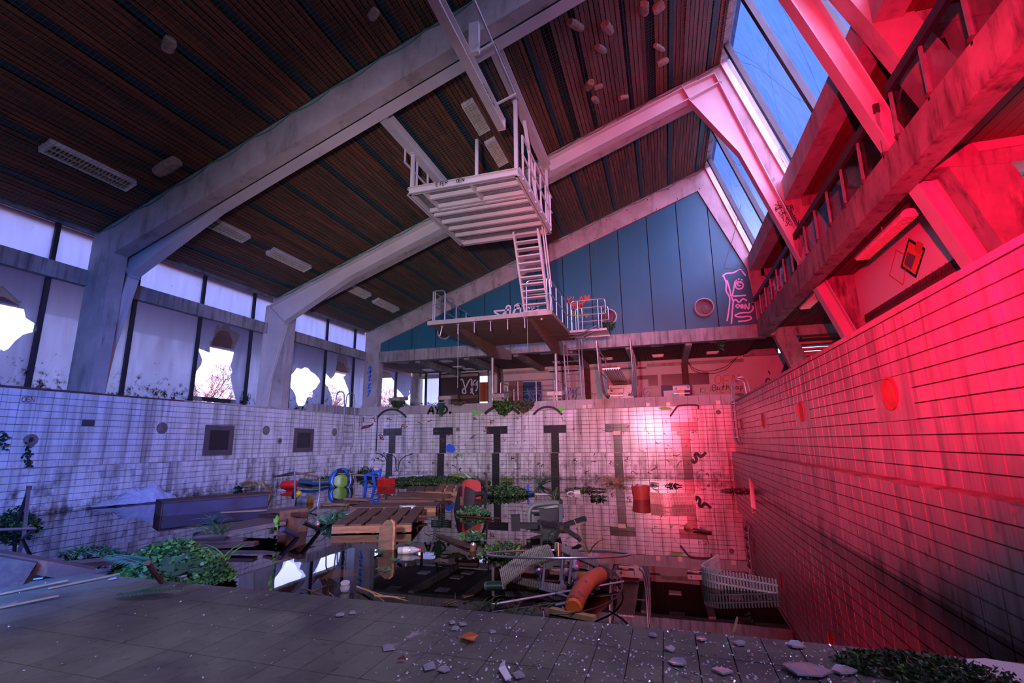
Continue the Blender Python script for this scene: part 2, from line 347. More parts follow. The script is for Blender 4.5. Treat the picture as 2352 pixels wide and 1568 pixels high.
def inst(name, me, M, parent=None):
    o = bpy.data.objects.new(name, me); COL.objects.link(o); o.matrix_basis = M
    if parent: attach(o, parent)
    return o
def kids(o): return [c for c in bpy.data.objects if c.parent == o]
def copy_tree(o, loc, rot=None, label=None, scale=None):
    ch = {}
    def rec(a, p):
        c = a.copy(); COL.objects.link(c)
        if p: c.parent = p
        for k in kids(a): rec(k, c)
        return c
    r = rec(o, None); r.location = loc
    if rot is not None: r.rotation_euler = rot
    if scale: r.scale = (scale,)*3
    if label: r['label'] = label
    return r
def arc(c, r, a0, a1, n, ax=(1, 0, 0), ay=(0, 0, 1)):
    return [V(c)+V(ax)*(r*math.cos(a0+(a1-a0)*i/n))+V(ay)*(r*math.sin(a0+(a1-a0)*i/n)) for i in range(n+1)]
def fillet(pts, r, n=5):
    pts = [V(p) for p in pts]; out = [pts[0]]
    for i in range(1, len(pts)-1):
        a, b, c = pts[i-1], pts[i], pts[i+1]
        d1 = (a-b); d2 = (c-b); rr = min(r, d1.length*0.48, d2.length*0.48); d1.normalize(); d2.normalize()
        p, q = b+d1*rr, b+d2*rr
        for k in range(n+1):
            t = k/n; out.append(p*(1-t)**2+b*2*t*(1-t)+q*t*t)
    return out+[pts[-1]]
# ================================================================ dimensions (metres; water near z = 0)
WL = 0.06                      # water level
PW, PL = 12.75, 15.75          # pool width, far wall
ZL, ZT, ZC = 0.849, 2.224, 2.52   # ledge, tile top, coping top
LW = 0.14                      # how far the lower wall stands forward of the upper
XW = -1.634                    # left window wall
FY = [1.95, 7.38, 12.85, 18.30]   # roof frames
def zr(x): return 6.05+0.366*(x+1.45)   # roof underside
DB = 0.80                      # depth of the concrete rafters
APX = 13.2

# ---------------------------------------------------------------- pool basin
def struct(name, label, mb=None, mats=None, smooth=False):
    if mb is None:
        o = bpy.data.objects.new(name, None); COL.objects.link(o)
    else: o = mb.build(name, mats, smooth=smooth)
    return tag(o, label, kind='structure')

def tile_wall(root, org, ud, nd, ncol, row_sets, mtile, dark=None, skip=None, tw=0.25, th=0.125, gap=0.007, keep=300, thick=0.012, vd=(0, 0, 1)):
    """tiles of tw x th: the nearest `keep` in view are parts of their own, the rest one joined part"""
    ud, nd, vd = V(ud), V(nd), V(vd)
    b = MB(); g = gap/2; c = 0.002
    a0, a1, z0, z1 = g, tw-g, g, th-g
    b.add([(a0, 0, z0), (a1, 0, z0), (a1, 0, z1), (a0, 0, z1), (a0+c, thick, z0+c), (a1-c, thick, z0+c), (a1-c, thick, z1-c), (a0+c, thick, z1-c)],
          [(4, 5, 6, 7), (0, 1, 5, 4), (1, 2, 6, 5), (2, 3, 7, 6), (3, 0, 4, 7)])
    if ud.cross(nd).dot(vd) < 0: b.f = [f[::-1] for f in b.f]
    mw, md = b.mesh('tile', mtile), b.mesh('tile', m_tiledark)
    cand = []
    for (z0_, rows, off) in row_sets:
        for r in range(rows):
            for c_ in range(ncol):
                if skip and skip(c_, r, z0_): continue
                p = V(org)+ud*(tw*c_)+vd*(z0_+th*r-V(org).dot(vd))+nd*off
                ctr = p+ud*tw/2+vd*th/2
                q = proj(ctr)
                if not q or not (-80 < q[0] < 2432 and -80 < q[1] < 1650): continue
                view = (CC-ctr); ar = abs(view.normalized().dot(nd))/(ctr-CC).length_squared
                cand.append((ar, c_, r, z0_, p))
    cand.sort(key=lambda t: -t[0])
    rest = MB()
    for i, (ar, c_, r, z0_, p) in enumerate(cand):
        dk = dark(c_, r, z0_) if dark else False
        M = Matrix((ud, nd, vd)).transposed().to_4x4(); M.translation = p
        if i < keep: inst('tile', md if dk else mw, M, root)
        else: rest.add(b.v, b.f, 1 if dk else 0, M)
    if rest.v: rest.build('far_tiles', [mtile, m_tiledark], root, kind='stuff')

def cells(px, py, w, h, plane):   # tile cells hidden behind a fitting
    return (px-w/2, px+w/2, py-h/2, py+h/2)
# left wall: backing, ledge, tiles
NICHE_L = [(onX(0, *q), r) for q, r in (((372, 983), 0.11), ((611, 988), 0.11), ((768, 992), 0.11))]
NICHE_R = [(onX(PW, *q), r) for q, r in (((2045, 903), 0.13), ((1841, 945), 0.13), ((1753, 965), 0.13), ((1703, 974), 0.13))]
def niche_cells(lst, y0):
    out = []
    for p, r in lst:
        c0 = math.floor((p.y-r-y0)/0.25); c1 = math.floor((p.y+r-y0)/0.25); r0 = math.floor((p.z-r-ZL)/0.125); r1 = math.floor((p.z+r-ZL)/0.125)
        out.append((c0, c1, r0, r1))
    return out
YJL, YJR = 5.36-30*0.25, 4.73-40*0.25     # joint offsets measured on the two long walls
def long_wall(name, label, x, sgn, yj, niches, mt):
    nc = niche_cells(niches, yj); mb = MB()
    xb = x-sgn*0.012
    Yc = [-3.0]+sorted(set([yj+0.25*c for a in nc for c in (a[0], a[1]+1)]))+[PL]
    # backing strips with openings where a lamp niche sits
    for i in range(len(Yc)-1):
        a, b_ = Yc[i], Yc[i+1]; hit = [n for n in nc if abs(yj+0.25*n[0]-a) < 1e-6]
        zs = [(ZL, ZT)]
        if hit: n = hit[0]; zs = [(ZL, ZL+0.125*n[2]), (ZL+0.125*(n[3]+1), ZT)]
        for z0, z1 in zs: mb.box(min(xb, xb-sgn*0.3), max(xb, xb-sgn*0.3), a, b_, z0, z1)
    xl = x+sgn*LW
    mb.box(min(xb-sgn*0.3, xl-sgn*0.012), max(xb-sgn*0.3, xl-sgn*0.012), -3, PL, -1.2, ZL-0.004)
    root = struct(name, label, mb, m_grout)
    def skip(c, r, z0): return z0 >= ZL-0.01 and any(n[0] <= c <= n[1] and n[2] <= r <= n[3] for n in nc)
    ncol = int((PL-yj)/0.25)+1
    tile_wall(root, (xb, yj, 0), (0, 1, 0), (sgn, 0, 0), ncol, [(ZL, 11, 0), (ZL-0.875, 7, LW)], mt, skip=skip)
    # rounded ledge tile nosing
    lm = MB()
    for i in range(int((PL+3)/0.5)):
        y0 = -3+0.5*i; j = RN.uniform(-0.004, 0.004)
        lm.box(min(xb, xl+sgn*j), max(xb, xl+sgn*j), y0+0.003, y0+0.497, ZL-0.012, ZL+0.006)
    lm.build('ledge_nosing', m_ledge, root)
    for (p, r), n in zip(niches, nc):
        a, b_, z0, z1 = yj+0.25*n[0], yj+0.25*(n[1]+1), ZL+0.125*n[2], ZL+0.125*(n[3]+1)
        circ = [(p.y+r*math.cos(2*PI*k/28), p.z+r*math.sin(2*PI*k/28)) for k in range(28)]
        q = MB().yz([(a, z0), (b_, z0), (b_, z1), (a, z1)], xb-sgn*0.02, x, holes=[circ]).build('cut_tile_surround', mt, root)
        k = MB(); Mx = Matrix(((0, 0, sgn, x), (0, 1, 0, p.y), (1, 0, 0, p.z), (0, 0, 0, 1)))
        k.lathe([(r+0.018, 0.002), (r+0.018, 0.012), (r, 0.012), (r-0.004, -0.10), (r*0.45, -0.115), (0.0, -0.10)], 28, Mx)
        k.build('lamp_niche', m_nichered if sgn < 0 else m_niche, root, smooth=True)
    return root
m_ledge = mat('ledge_nosing_tile', (0.34, 0.27, 0.24), (0.15, 0.11, 0.09), 6, rough=0.5, dirt=[((0.05, 0.035, 0.025), 5, (1, 1, 1), (0.5, 0.7))])
m_niche = mat('niche_fitting', (0.20, 0.17, 0.15), (0.09, 0.08, 0.07), 9, rough=0.6)
m_nichered = mat('niche_orange_paint', (0.42, 0.10, 0.05), (0.25, 0.07, 0.04), 9, rough=0.6)
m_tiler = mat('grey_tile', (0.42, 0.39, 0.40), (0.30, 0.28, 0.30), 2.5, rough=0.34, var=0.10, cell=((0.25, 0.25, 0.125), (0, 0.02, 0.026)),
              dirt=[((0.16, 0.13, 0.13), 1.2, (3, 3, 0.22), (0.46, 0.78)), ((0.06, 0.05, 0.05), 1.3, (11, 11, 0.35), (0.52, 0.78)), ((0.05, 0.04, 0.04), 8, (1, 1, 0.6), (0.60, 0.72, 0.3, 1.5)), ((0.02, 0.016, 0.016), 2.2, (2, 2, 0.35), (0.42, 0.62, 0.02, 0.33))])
wall_left = long_wall('wall_left', 'left long pool wall of white tiles under the windows', 0.0, 1, YJL, NICHE_L, m_tile)
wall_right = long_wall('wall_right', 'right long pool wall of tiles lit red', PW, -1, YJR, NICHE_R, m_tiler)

# far pool wall with the six black lane crosses
def end_wall():
    mb = MB(); mb.box(-0.3, PW+0.3, PL+0.012, PL+0.4, ZL, ZT); mb.box(-0.3, PW+0.3, PL-LW+0.012, PL+0.4, -1.2, ZL-0.004)
    root = struct('wall_back', 'far end pool wall of white tiles with black lane crosses', mb, m_grout)
    X0 = 1.015-4*0.25-0.25
    def dark(c, r, z0):
        x = (c-5)  # first bar starts in column 5
        lane, k = divmod(x, 8)
        if not 0 <= lane <= 5: return False
        if z0 >= ZL-0.01:
            if r in (5, 6) and k in (0, 1, 2): return True
            return k == 1 and r < 5
        return k == 1
    tile_wall(root, (X0, PL+0.012, 0), (1, 0, 0), (0, -1, 0), 52, [(ZL, 11, 0), (ZL-0.875, 7, LW)], m_tile, dark=dark)
    lm = MB()
    for i in range(26): lm.box(0.5*i+0.003, 0.5*i+0.497, PL-LW-RN.uniform(0, .005), PL+0.01, ZL-0.012, ZL+0.006)
    lm.build('ledge_nosing', m_ledge, root)
    return root
wall_back = end_wall()

# concrete coping along the far end, block by block
cop = struct('trim_1', 'concrete coping blocks along the top of the far pool wall')
for i in range(41):
    x0 = 0.3125*i-0.02; d = RN.uniform(-0.004, 0.004)
    MB().box(x0+0.003, x0+0.3095, PL-0.03+d, PL+0.45, ZT+0.002, ZC+d*0.5).build('coping_stone', m_conc, cop)
cl = struct('trim_2', 'brown sill strip on top of the left pool wall')
for i in range(19):
    y0 = -3+0.9*i
    if y0 < 15: MB().box(-0.32, 0.004, y0+0.004, y0+0.896, ZT+0.001, ZT+0.03+RN.uniform(0, .01)).build('sill_tile', m_trimred if y0 < 8.6 else m_conc, cl)
MB().box(-0.5, -0.02, 13.4, PL+0.4, ZT, ZC-0.02).build('coping_return', m_concmoss, cl)
cr_ = struct('trim_3', 'narrow concrete rim along the top of the right pool wall')
for i in range(36):
    y0 = YJR+0.25*(2*i+24)
    if y0 < PL: MB().box(PW-0.008-RN.uniform(0, .006), PW+0.16, y0+0.003, min(y0+0.497, PL), ZT+0.001, ZT+0.045+RN.uniform(0, .012)).build('rim_stone', m_conc, cr_)

# decks, pool bottom, water
mb = MB(); mb.box(XW, -0.32, -6, PL+0.4, ZT-0.3, ZT-0.01); struct('floor_1', 'left pool deck under the windows', mb, m_conc)
mb = MB(); mb.box(PW+0.16, 19.5, -6, 12.6, ZT-0.3, ZT-0.005); mb.box(PW+0.16, 19.5, 12.6, 23.2, ZT-0.3, ZT-0.005); struct('floor_2', 'right pool deck under the gallery', mb, m_conc)
mb = MB(); mb.box(XW, PW+0.16, PL+0.42, 23.2, ZT-0.3, ZC-0.02); struct('floor_3', 'raised deck behind the far end of the pool', mb, m_conc)
m_mud = mat('pool_mud', (0.05, 0.035, 0.02), (0.025, 0.018, 0.012), 1.5, rough=0.95)
mb = MB(); mb.box(0, PW, 2.2, PL, -1.25, -0.85); struct('floor_4', 'muddy bottom of the deep end below the water', mb, m_mud)
mb = MB(); mb.add([(0.1, 2.3, WL), (PW-0.1, 2.3, WL), (PW-0.1, PL-0.1, WL), (0.1, PL-0.1, WL)], [(0, 1, 2, 3)])
struct('water', 'still dark water filling the deep end of the pool', mb, m_water)

# shallow floor in the foreground: 12.5 x 25 cm tiles, worn and gritty
SZ = 0.415; SE = 2.375
m_slabtile = mat('worn_floor_tile', (0.145, 0.170, 0.120), (0.080, 0.094, 0.070), 3.0, rough=0.62, bump=0.25, var=0.12, cell=((0.125, 0.25, 5), (0.01, 0.015, 0)),
                 dirt=[((0.045, 0.042, 0.05), 1.6, (1, 1, 1), (0.50, 0.70)), ((0.50, 0.47, 0.46), 2.6, (1, 1, 1), (0.66, 0.72)), ((0.06, 0.05, 0.035), 22, (1, 1, 1), (0.58, 0.7))])
def floor_slab():
    mb = MB(); mb.box(0.0, PW, -4, SE, -1.2, SZ-0.010)
    root = struct('floor', 'worn tiled shallow floor in front ending at the water', mb, m_grout)
    b = MB(); b.box(0.002, 0.123, 0.0025, 0.2475, 0, 0.010); me = b.mesh('tile', m_slabtile); cand = []
    for i in range(102):
        for j in range(12):
            x, y = 0.0+0.125*i, SE-0.25*(j+1); c = V((x+.06, y+.12, SZ))
            if seen(c, 250): cand.append(((c-CC).length, x, y))
    cand.sort(); rest = MB()
    for k, (d, x, y) in enumerate(cand):
        M = Matrix.Translation((x, y, SZ-0.010+RN.uniform(-.001, .001)))
        if k < 300: inst('tile', me, M, root)
        else: rest.add(b.v, b.f, 0, M)
    if rest.v: rest.build('far_tiles', m_slabtile, root, kind='stuff')
    e_ = MB()
    for i in range(51): e_.box(0.25*i+.003, 0.25*i+.247, SE, SE+0.012, SZ-0.13, SZ-0.012); e_.box(0.25*i+.003, 0.25*i+.247, SE, SE+0.012, SZ-0.255, SZ-0.135)
    e_.build('edge_tiles', m_tile, root, kind='stuff')
    return root
floor = floor_slab()

# ---------------------------------------------------------------- left window wall
MY = [6.53+1.82*k for k in range(-7, 7)]+[18.45]
wl_ = MB(); wl_.box(XW-0.12, XW+0.08, -6, 23.2, ZT-0.2, 2.36); wl_.box(XW-0.15, XW+0.16, -6, 18.2, 6.03, 6.22)
struct('baseboard_left', 'concrete kerb and eaves strip of the left window wall', wl_, m_concmoss)
tb = MB(); tb.box(XW-0.12, XW+0.15, -6, 18.2, 4.78, 5.14)
struct('trim_4', 'streaked concrete transom beam between lower and upper left windows', tb, m_concmoss)
def pane(parent, y0, y1, z0, z1, hole=None, m=None, x=XW, t=0.008):
    mb = MB().yz([(y0, z0), (y1, z0), (y1, z1), (y0, z1)], x-t, x, holes=[hole] if hole else ())
    return mb.build('pane', m or m_glass, parent)
def hole_px(pts, x=XW): return [(p.y, p.z) for p in (onX(x, *q) for q in pts)]
def grow(h, k, j):
    cy = sum(p[0] for p in h)/len(h); cz = sum(p[1] for p in h)/len(h); rn = random.Random(j); out = []
    for i, (y, z) in enumerate(h):
        a = h[(i+1) % len(h)]
        for t in (0.0, 0.5):
            yy, zz = y+(a[0]-y)*t, z+(a[1]-z)*t; s_ = k*rn.uniform(0.88, 1.25); out.append((cy+(yy-cy)*s_, cz+(zz-cz)*s_))
    return out
HOLES = {0: [(-40, 690), (10, 680), (46, 700), (38, 712), (52, 735), (72, 757), (44, 765), (20, 790), (4, 795), (-5, 850), (-40, 860)],
         4: [(461, 805), (484, 812), (489, 785), (500, 764), (512, 757), (528, 762), (537, 785), (524, 824), (528, 850), (524, 868), (533, 925), (470, 924), (446, 872), (445, 855), (462, 846), (470, 826)],
         6: [(673, 868), (688, 858), (700, 853), (712, 857), (724, 872), (727, 885), (716, 896), (712, 905), (700, 914), (690, 920), (682, 905), (668, 885)],
         7: [(754, 858), (766, 870), (772, 856), (774, 846), (778, 828), (790, 832), (797, 845), (800, 856), (788, 866), (800, 905), (793, 932), (770, 930), (757, 890)],
         9: [(866, 860), (869, 845), (884, 838), (893, 858), (905, 880), (903, 915), (898, 928), (863, 929)],
         10: [(915, 895), (925, 905), (931, 916), (940, 905), (938, 898), (944, 915), (940, 925), (918, 918)]}
nwin = 0
def window_row(name_i, ks, lower):
    global nwin
    nwin += 1
    r = bpy.data.objects.new('window_%d' % nwin, None); COL.objects.link(r)
    tag(r, ('lower' if lower else 'upper')+' row of dirty left windows in '+name_i, kind='structure')
    z0, z1 = (2.36, 4.78) if lower else (5.14, 6.03)
    for k in ks:
        y0, y1 = MY[k], MY[k+1]
        if lower and k in HMAP:
            h = [(min(max(a, y0+.05), y1-.05), min(max(b, z0+.04), z1-.05)) for a, b in hole_px(HOLES[HMAP[k]])]
            g = [(min(max(a, y0+.035), y1-.035), min(max(b, z0+.02), z1-.03)) for a, b in grow(h, 1.22, k)]
            pane(r, y0+.03, y1-.03, z0, z1, g); pane(r, y0+.03, y1-.03, z0, z1, h, m_glass2, XW-0.03)
        else: pane(r, y0+.03, y1-.03, z0, z1)
        MB().box(XW-0.06, XW+0.05, y0-0.045, y0+0.045, z0, z1).build('mullion', m_mull, r)
    return r
HMAP = {}
for key, pts in HOLES.items():
    if key in (9, 10): continue
    h = hole_px(pts); cy = sum(p[0] for p in h)/len(h)
    for k in range(len(MY)-1):
        if MY[k] < cy < MY[k+1]: HMAP[k] = key
for nm, ks in (('the bay nearest the far end', range(10, 15)), ('the middle bay', range(7, 10)), ('the bay nearest the camera', range(4, 7)), ('the bay beside and behind the camera', range(0, 4))):
    ks = [k for k in ks if k+1 < len(MY)]
    window_row(nm, ks, True); window_row(nm, ks, False)
# windows of the room beyond the far end, on the same wall line
nwin += 1
r = bpy.data.objects.new('window_%d' % nwin, None); COL.objects.link(r); tag(r, 'broken dirty windows at the left of the room beyond the pool', kind='structure')
ys = [onX(XW, 857, 880).y, onX(XW, 866, 880).y, onX(XW, 909, 880).y, onX(XW, 950, 880).y, 22.75]
for i in range(4):
    y0, y1 = ys[i], ys[i+1]; key = {1: 9, 2: 10}.get(i)
    if key:
        h = [(min(max(a, y0+.04), y1-.04), min(max(b, 2.6), 4.5)) for a, b in hole_px(HOLES[key])]
        g = [(min(max(a, y0+.03), y1-.03), min(max(b, 2.56), 4.55)) for a, b in grow(h, 1.2, key)]
        pane(r, y0+.02, y1-.02, 2.52, 4.6, g); pane(r, y0+.02, y1-.02, 2.52, 4.6, h, m_glass2, XW-0.03)
    elif i: pane(r, y0+.02, y1-.02, 2.52, 4.6)
    MB().box(XW-0.06, XW+0.05, y0-0.05, y0+0.05, 2.5, 4.65).build('mullion', m_mull, r)

# ---------------------------------------------------------------- roof frames
m_frame = m_conc
def legx(z): return 14.01+0.40*(7.17-z)     # inner edge of the leaning concrete leg
def frame(i, y0, y1, name, label, full=True):
    B = lambda x: zr(x)-DB
    poly = [(-1.56, ZT), (-0.85, ZT), (-0.80, B(-0.80)), (12.64, 10.42), (14.01, 7.17), (legx(ZT+2.6), ZT+2.6), (legx(ZT+2.6)+0.55, ZT+2.6), (legx(7.17)+0.55, 7.17),
            (13.28, zr(APX)+0.02), (-1.56, zr(-1.56))]
    if not full: poly = [(-1.56, ZT), (-0.85, ZT), (-0.80, B(-0.80)), (12.64, 10.42), (14.01, 7.17), (14.2, 5.12), (14.6, 5.12), (14.55, 7.17), (13.28, zr(APX)+0.02), (-1.56, zr(-1.56))]
    o = tag(MB().xz(poly, y0, y1).build(name, m_frame), label, kind='structure')
    return o
frames = []
frames.append(frame(0, FY[0]-0.15, FY[0]+0.15, 'concrete_frame', 'leaning concrete roof frame behind the camera'))
frames.append(frame(1, FY[1]-0.19, FY[1]+0.12, 'concrete_frame', 'concrete roof frame crossing overhead nearest the camera'))
frames.append(frame(2, FY[2]-0.15, FY[2]+0.15, 'concrete_frame', 'concrete roof frame behind the middle steel frame'))
frames.append(frame(3, FY[3]-0.16, FY[3]+0.16, 'concrete_frame', 'concrete roof frame along the far teal gable', False))
# form-tie holes on the faces towards the camera
for fi, y in ((1, FY[1]-0.19), (2, FY[2]-0.15), (3, FY[3]-0.16)):
    h = MB()
    for k in range(17):
        x = -0.4+0.8*k
        for dz in ((-0.18, -0.62) if fi != 2 else (-0.16,)):
            c = (x+(0.3 if dz < -.4 else 0), y-0.004, zr(x)+dz)
            h.lathe([(0.0, 0), (0.022, 0.0), (0.022, 0.006), (0.0, 0.006)], 8, Matrix.Translation(c) @ Matrix.Rotation(PI/2, 4, 'X'))
    h.build('tie_holes', m_black if fi > 1 else m_conc, frames[fi], kind='stuff')

# painted steel strengthening frames: behind the near rafter, in front of the middle one
def steel_frame(y, sgn, name, label):
    root = tag(bpy.data.objects.new(name, None), label, 'steel frame', kind='thing'); COL.objects.link(root); root.location = (-1.3, y, ZT)
    t = 0.022; h2 = 0.13
    def plate(poly, a, b, nm='web'): return MB().xz(poly, a, b)
    top = lambda x: zr(x)-0.37; bot = lambda x: zr(x)-0.79
    # rafter web with its haunch at the left knee and a kink
    raf = [(-1.42, top(-1.42)), (11.95, top(11.95)), (12.06, bot(12.06)), (3.2, bot(3.2)), (1.6, bot(1.6)-0.02), (-0.78, 5.10)]
    def edge_flange(mb, pts):
        for a, b in zip(pts[:-1], pts[1:]):
            mb.bar((a[0], y, a[1]), (b[0], y, b[1]), 2*h2, t, up=(0, 1, 0)) if False else mb.bar((a[0], y, a[1]), (b[0], y, b[1]), 2*h2, t, up=(-(b[1]-a[1]), 0, b[0]-a[0]))
    mb = MB().xz(raf, y-0.008, y+0.008); edge_flange(mb, [raf[0], raf[1]]); edge_flange(mb, [raf[2], raf[3], raf[4], raf[5]])
    mb.build('rafter', m_steel, root)
    mb = MB(); edge_flange(mb, [(-1.47, top(-1.47)+0.05), (-0.72, 5.04)]); mb.build('end_plate', m_steel, root); mb = MB(); edge_flange(mb, [(11.92, top(11.92)+0.08), (12.10, bot(12.10)-0.06)]); mb.build('knee_plate', m_steel, root)
    col = [(-1.45, 5.70), (-0.78, 5.06), (-1.36, ZT), (-1.56, ZT), (-1.56, 5.75)]
    mb = MB().xz(col, y-0.008, y+0.008); edge_flange(mb, [(-0.78, 5.06), (-1.22, 3.35), (-1.34, ZT)]); edge_flange(mb, [(-1.5, 5.70), (-1.56, ZT)]); mb.build('left_column', m_steel, root)
    inner = [(12.06, bot(12.06)), (13.14, 8.38), (13.32, 7.86), (14.08, 5.60), (15.05, 2.85), (15.25, ZT)]
    outer = [(12.76, top(12.76)-0.06), (13.62, 7.95), (14.30, 5.70), (15.35, 2.75), (15.6, ZT)]
    mb = MB().xz([(11.95, top(11.95))]+outer+inner[::-1], y-0.008, y+0.008); edge_flange(mb, inner); edge_flange(mb, outer); edge_flange(mb, [(11.95, top(11.95)), outer[0]])
    edge_flange(mb, [(12.06, bot(12.06)), (12.92, zr(12.9)-0.75)])
    mb.build('right_leg', m_steel, root)
    return root
sfA = steel_frame(FY[1]+0.30, 1, 'steel_portal', 'grey painted steel portal behind the near concrete rafter')
sfB = steel_frame(FY[2]-0.34, -1, 'steel_portal', 'grey painted steel portal in front of the middle rafter with a tapered right leg')

# ---------------------------------------------------------------- ceiling: slat groups, dark bands
ceil_b = MB()
ceil_b.prism([(-1.6, zr(-1.6)+0.10), (13.3, zr(13.3)+0.10), (13.3, zr(13.3)+0.3), (-1.6, zr(-1.6)+0.3)], lambda a, b, d: (a, 18.5 if d else -6, b))
ceiling = tag(ceil_b.build('ceiling', m_black), 'slatted red brown timber ceiling sloping up to the right', kind='structure')
SL = math.atan(0.366)
cand = []
bays = [(FY[2]+.16, FY[3]-.16), (FY[1]+.13, FY[2]-.16), (FY[0]+.16, FY[1]-.2)]
for bi, (y0, y1) in enumerate(bays):
    ln = y1-y0
    for g in range(-1, 14):
        for k in range(9):
            x = -0.72+1.03*g+0.07+0.1025*k
            if x < -1.45 or x > 13.0: continue
            pale = (bi == 1 and ((g == 9 and k > 4) or g == 10 or (g == 11 and k < 3))) or (bi == 1 and g == 12 and k > 2)
            gone = bi == 1 and ((g == 9 and k in (3, 4)) or (g == 11 and k in (4, 5)))
            if gone: continue
            sag = 0.05 if pale else 0.0
            cand.append((-(V((x, (y0+y1)/2, zr(x)))-CC).length+(3 if bi == 1 else 0), x, y0, ln, pale, sag))
cand.sort(key=lambda t: -t[0]); rest = MB()
def slat_box(b, x, y0, ln, sag):
    M = Matrix.Translation((x, y0, zr(x)+0.012-sag)) @ Matrix.Rotation(-SL, 4, 'Y')
    return b.box(-0.044, 0.044, 0, ln, 0, 0.018, 0, M)
meshes = {}
for i, (d, x, y0, ln, pale, sag) in enumerate(cand):
    if i < 300:
        key = (round(ln, 3), pale)
        if key not in meshes: meshes[key] = MB().box(-0.044, 0.044, 0, ln, 0, 0.018).mesh('slat', m_slatpale if pale else m_slat)
        inst('slat', meshes[key], Matrix.Translation((x+RN.uniform(-.004, .004), y0, zr(x)+0.012-sag+RN.uniform(-.004, .004))) @ Matrix.Rotation(-SL+RN.uniform(-.03, .03), 4, 'Y'), ceiling)
    else: slat_box(rest, x, y0, ln, sag)
if rest.v: rest.build('far_slats', m_slat, ceiling, kind='stuff')
for g in range(-1, 14):
    x = -0.72+1.03*g
    MB().bar((x, -6, zr(x)+0.03), (x, 18.2, zr(x)+0.03), 0.12, 0.05, up=(-math.sin(SL), 0, math.cos(SL))).build('dark_band', m_band, ceiling)
# slats behind the camera keep the light out
MB().prism([(-1.6, zr(-1.6)+0.012), (13.3, zr(13.3)+0.012), (13.3, zr(13.3)+0.03), (-1.6, zr(-1.6)+0.03)], lambda a, b, d: (a, FY[0]-.16 if d else -6, b)).build('slat_panel', m_slat, ceiling)

# ---------------------------------------------------------------- teal gable, fascia
gab = struct('wall_gable', 'teal steel panel gable above the far deck')
GY = FY[3]-0.10; seams = [-1.5]+[7.38+1.11*k for k in range(-7, 6)]+[14.2]
def gtop(x): return zr(x)-DB-0.02 if x < 12.6 else 10.42-(x-12.64)*2.372
for a, b_ in zip(seams[:-1], seams[1:]):
    a2, b2 = max(a, -1.1), b_-0.03
    xs = [a2]+[x for x in (12.62, 14.01) if a2 < x < b2]+[b2]
    top = [(x, max(5.12, min(gtop(x), 10.42) if x < 14.02 else 7.17-(x-14.01)*9)) for x in xs]
    if max(t[1] for t in top) <= 5.13: continue
    poly = [(a2, 5.10), (b2, 5.10)]+top[::-1]
    pl = [poly[0]]
    for p in poly[1:]:
        if (V((*p, 0))-V((*pl[-1], 0))).length > 0.01: pl.append(p)
    dy = RN.uniform(-.004, .004)
    MB().xz(pl, GY+dy, GY+0.05).build('panel', m_teal, gab)
MB().xz([(-1.5, 5.1), (14.2, 5.1), (14.1, 7.2), (12.64, 10.45), (-1.2, 5.5)], GY+0.055, GY+0.09).build('backing', m_black, gab)
fas = struct('trim_5', 'mossy concrete fascia beam below the teal gable')
MB().box(-0.86, 14.3, FY[3]-0.165, FY[3]+0.2, 4.64, 5.11).build('beam', m_concmoss, fas)
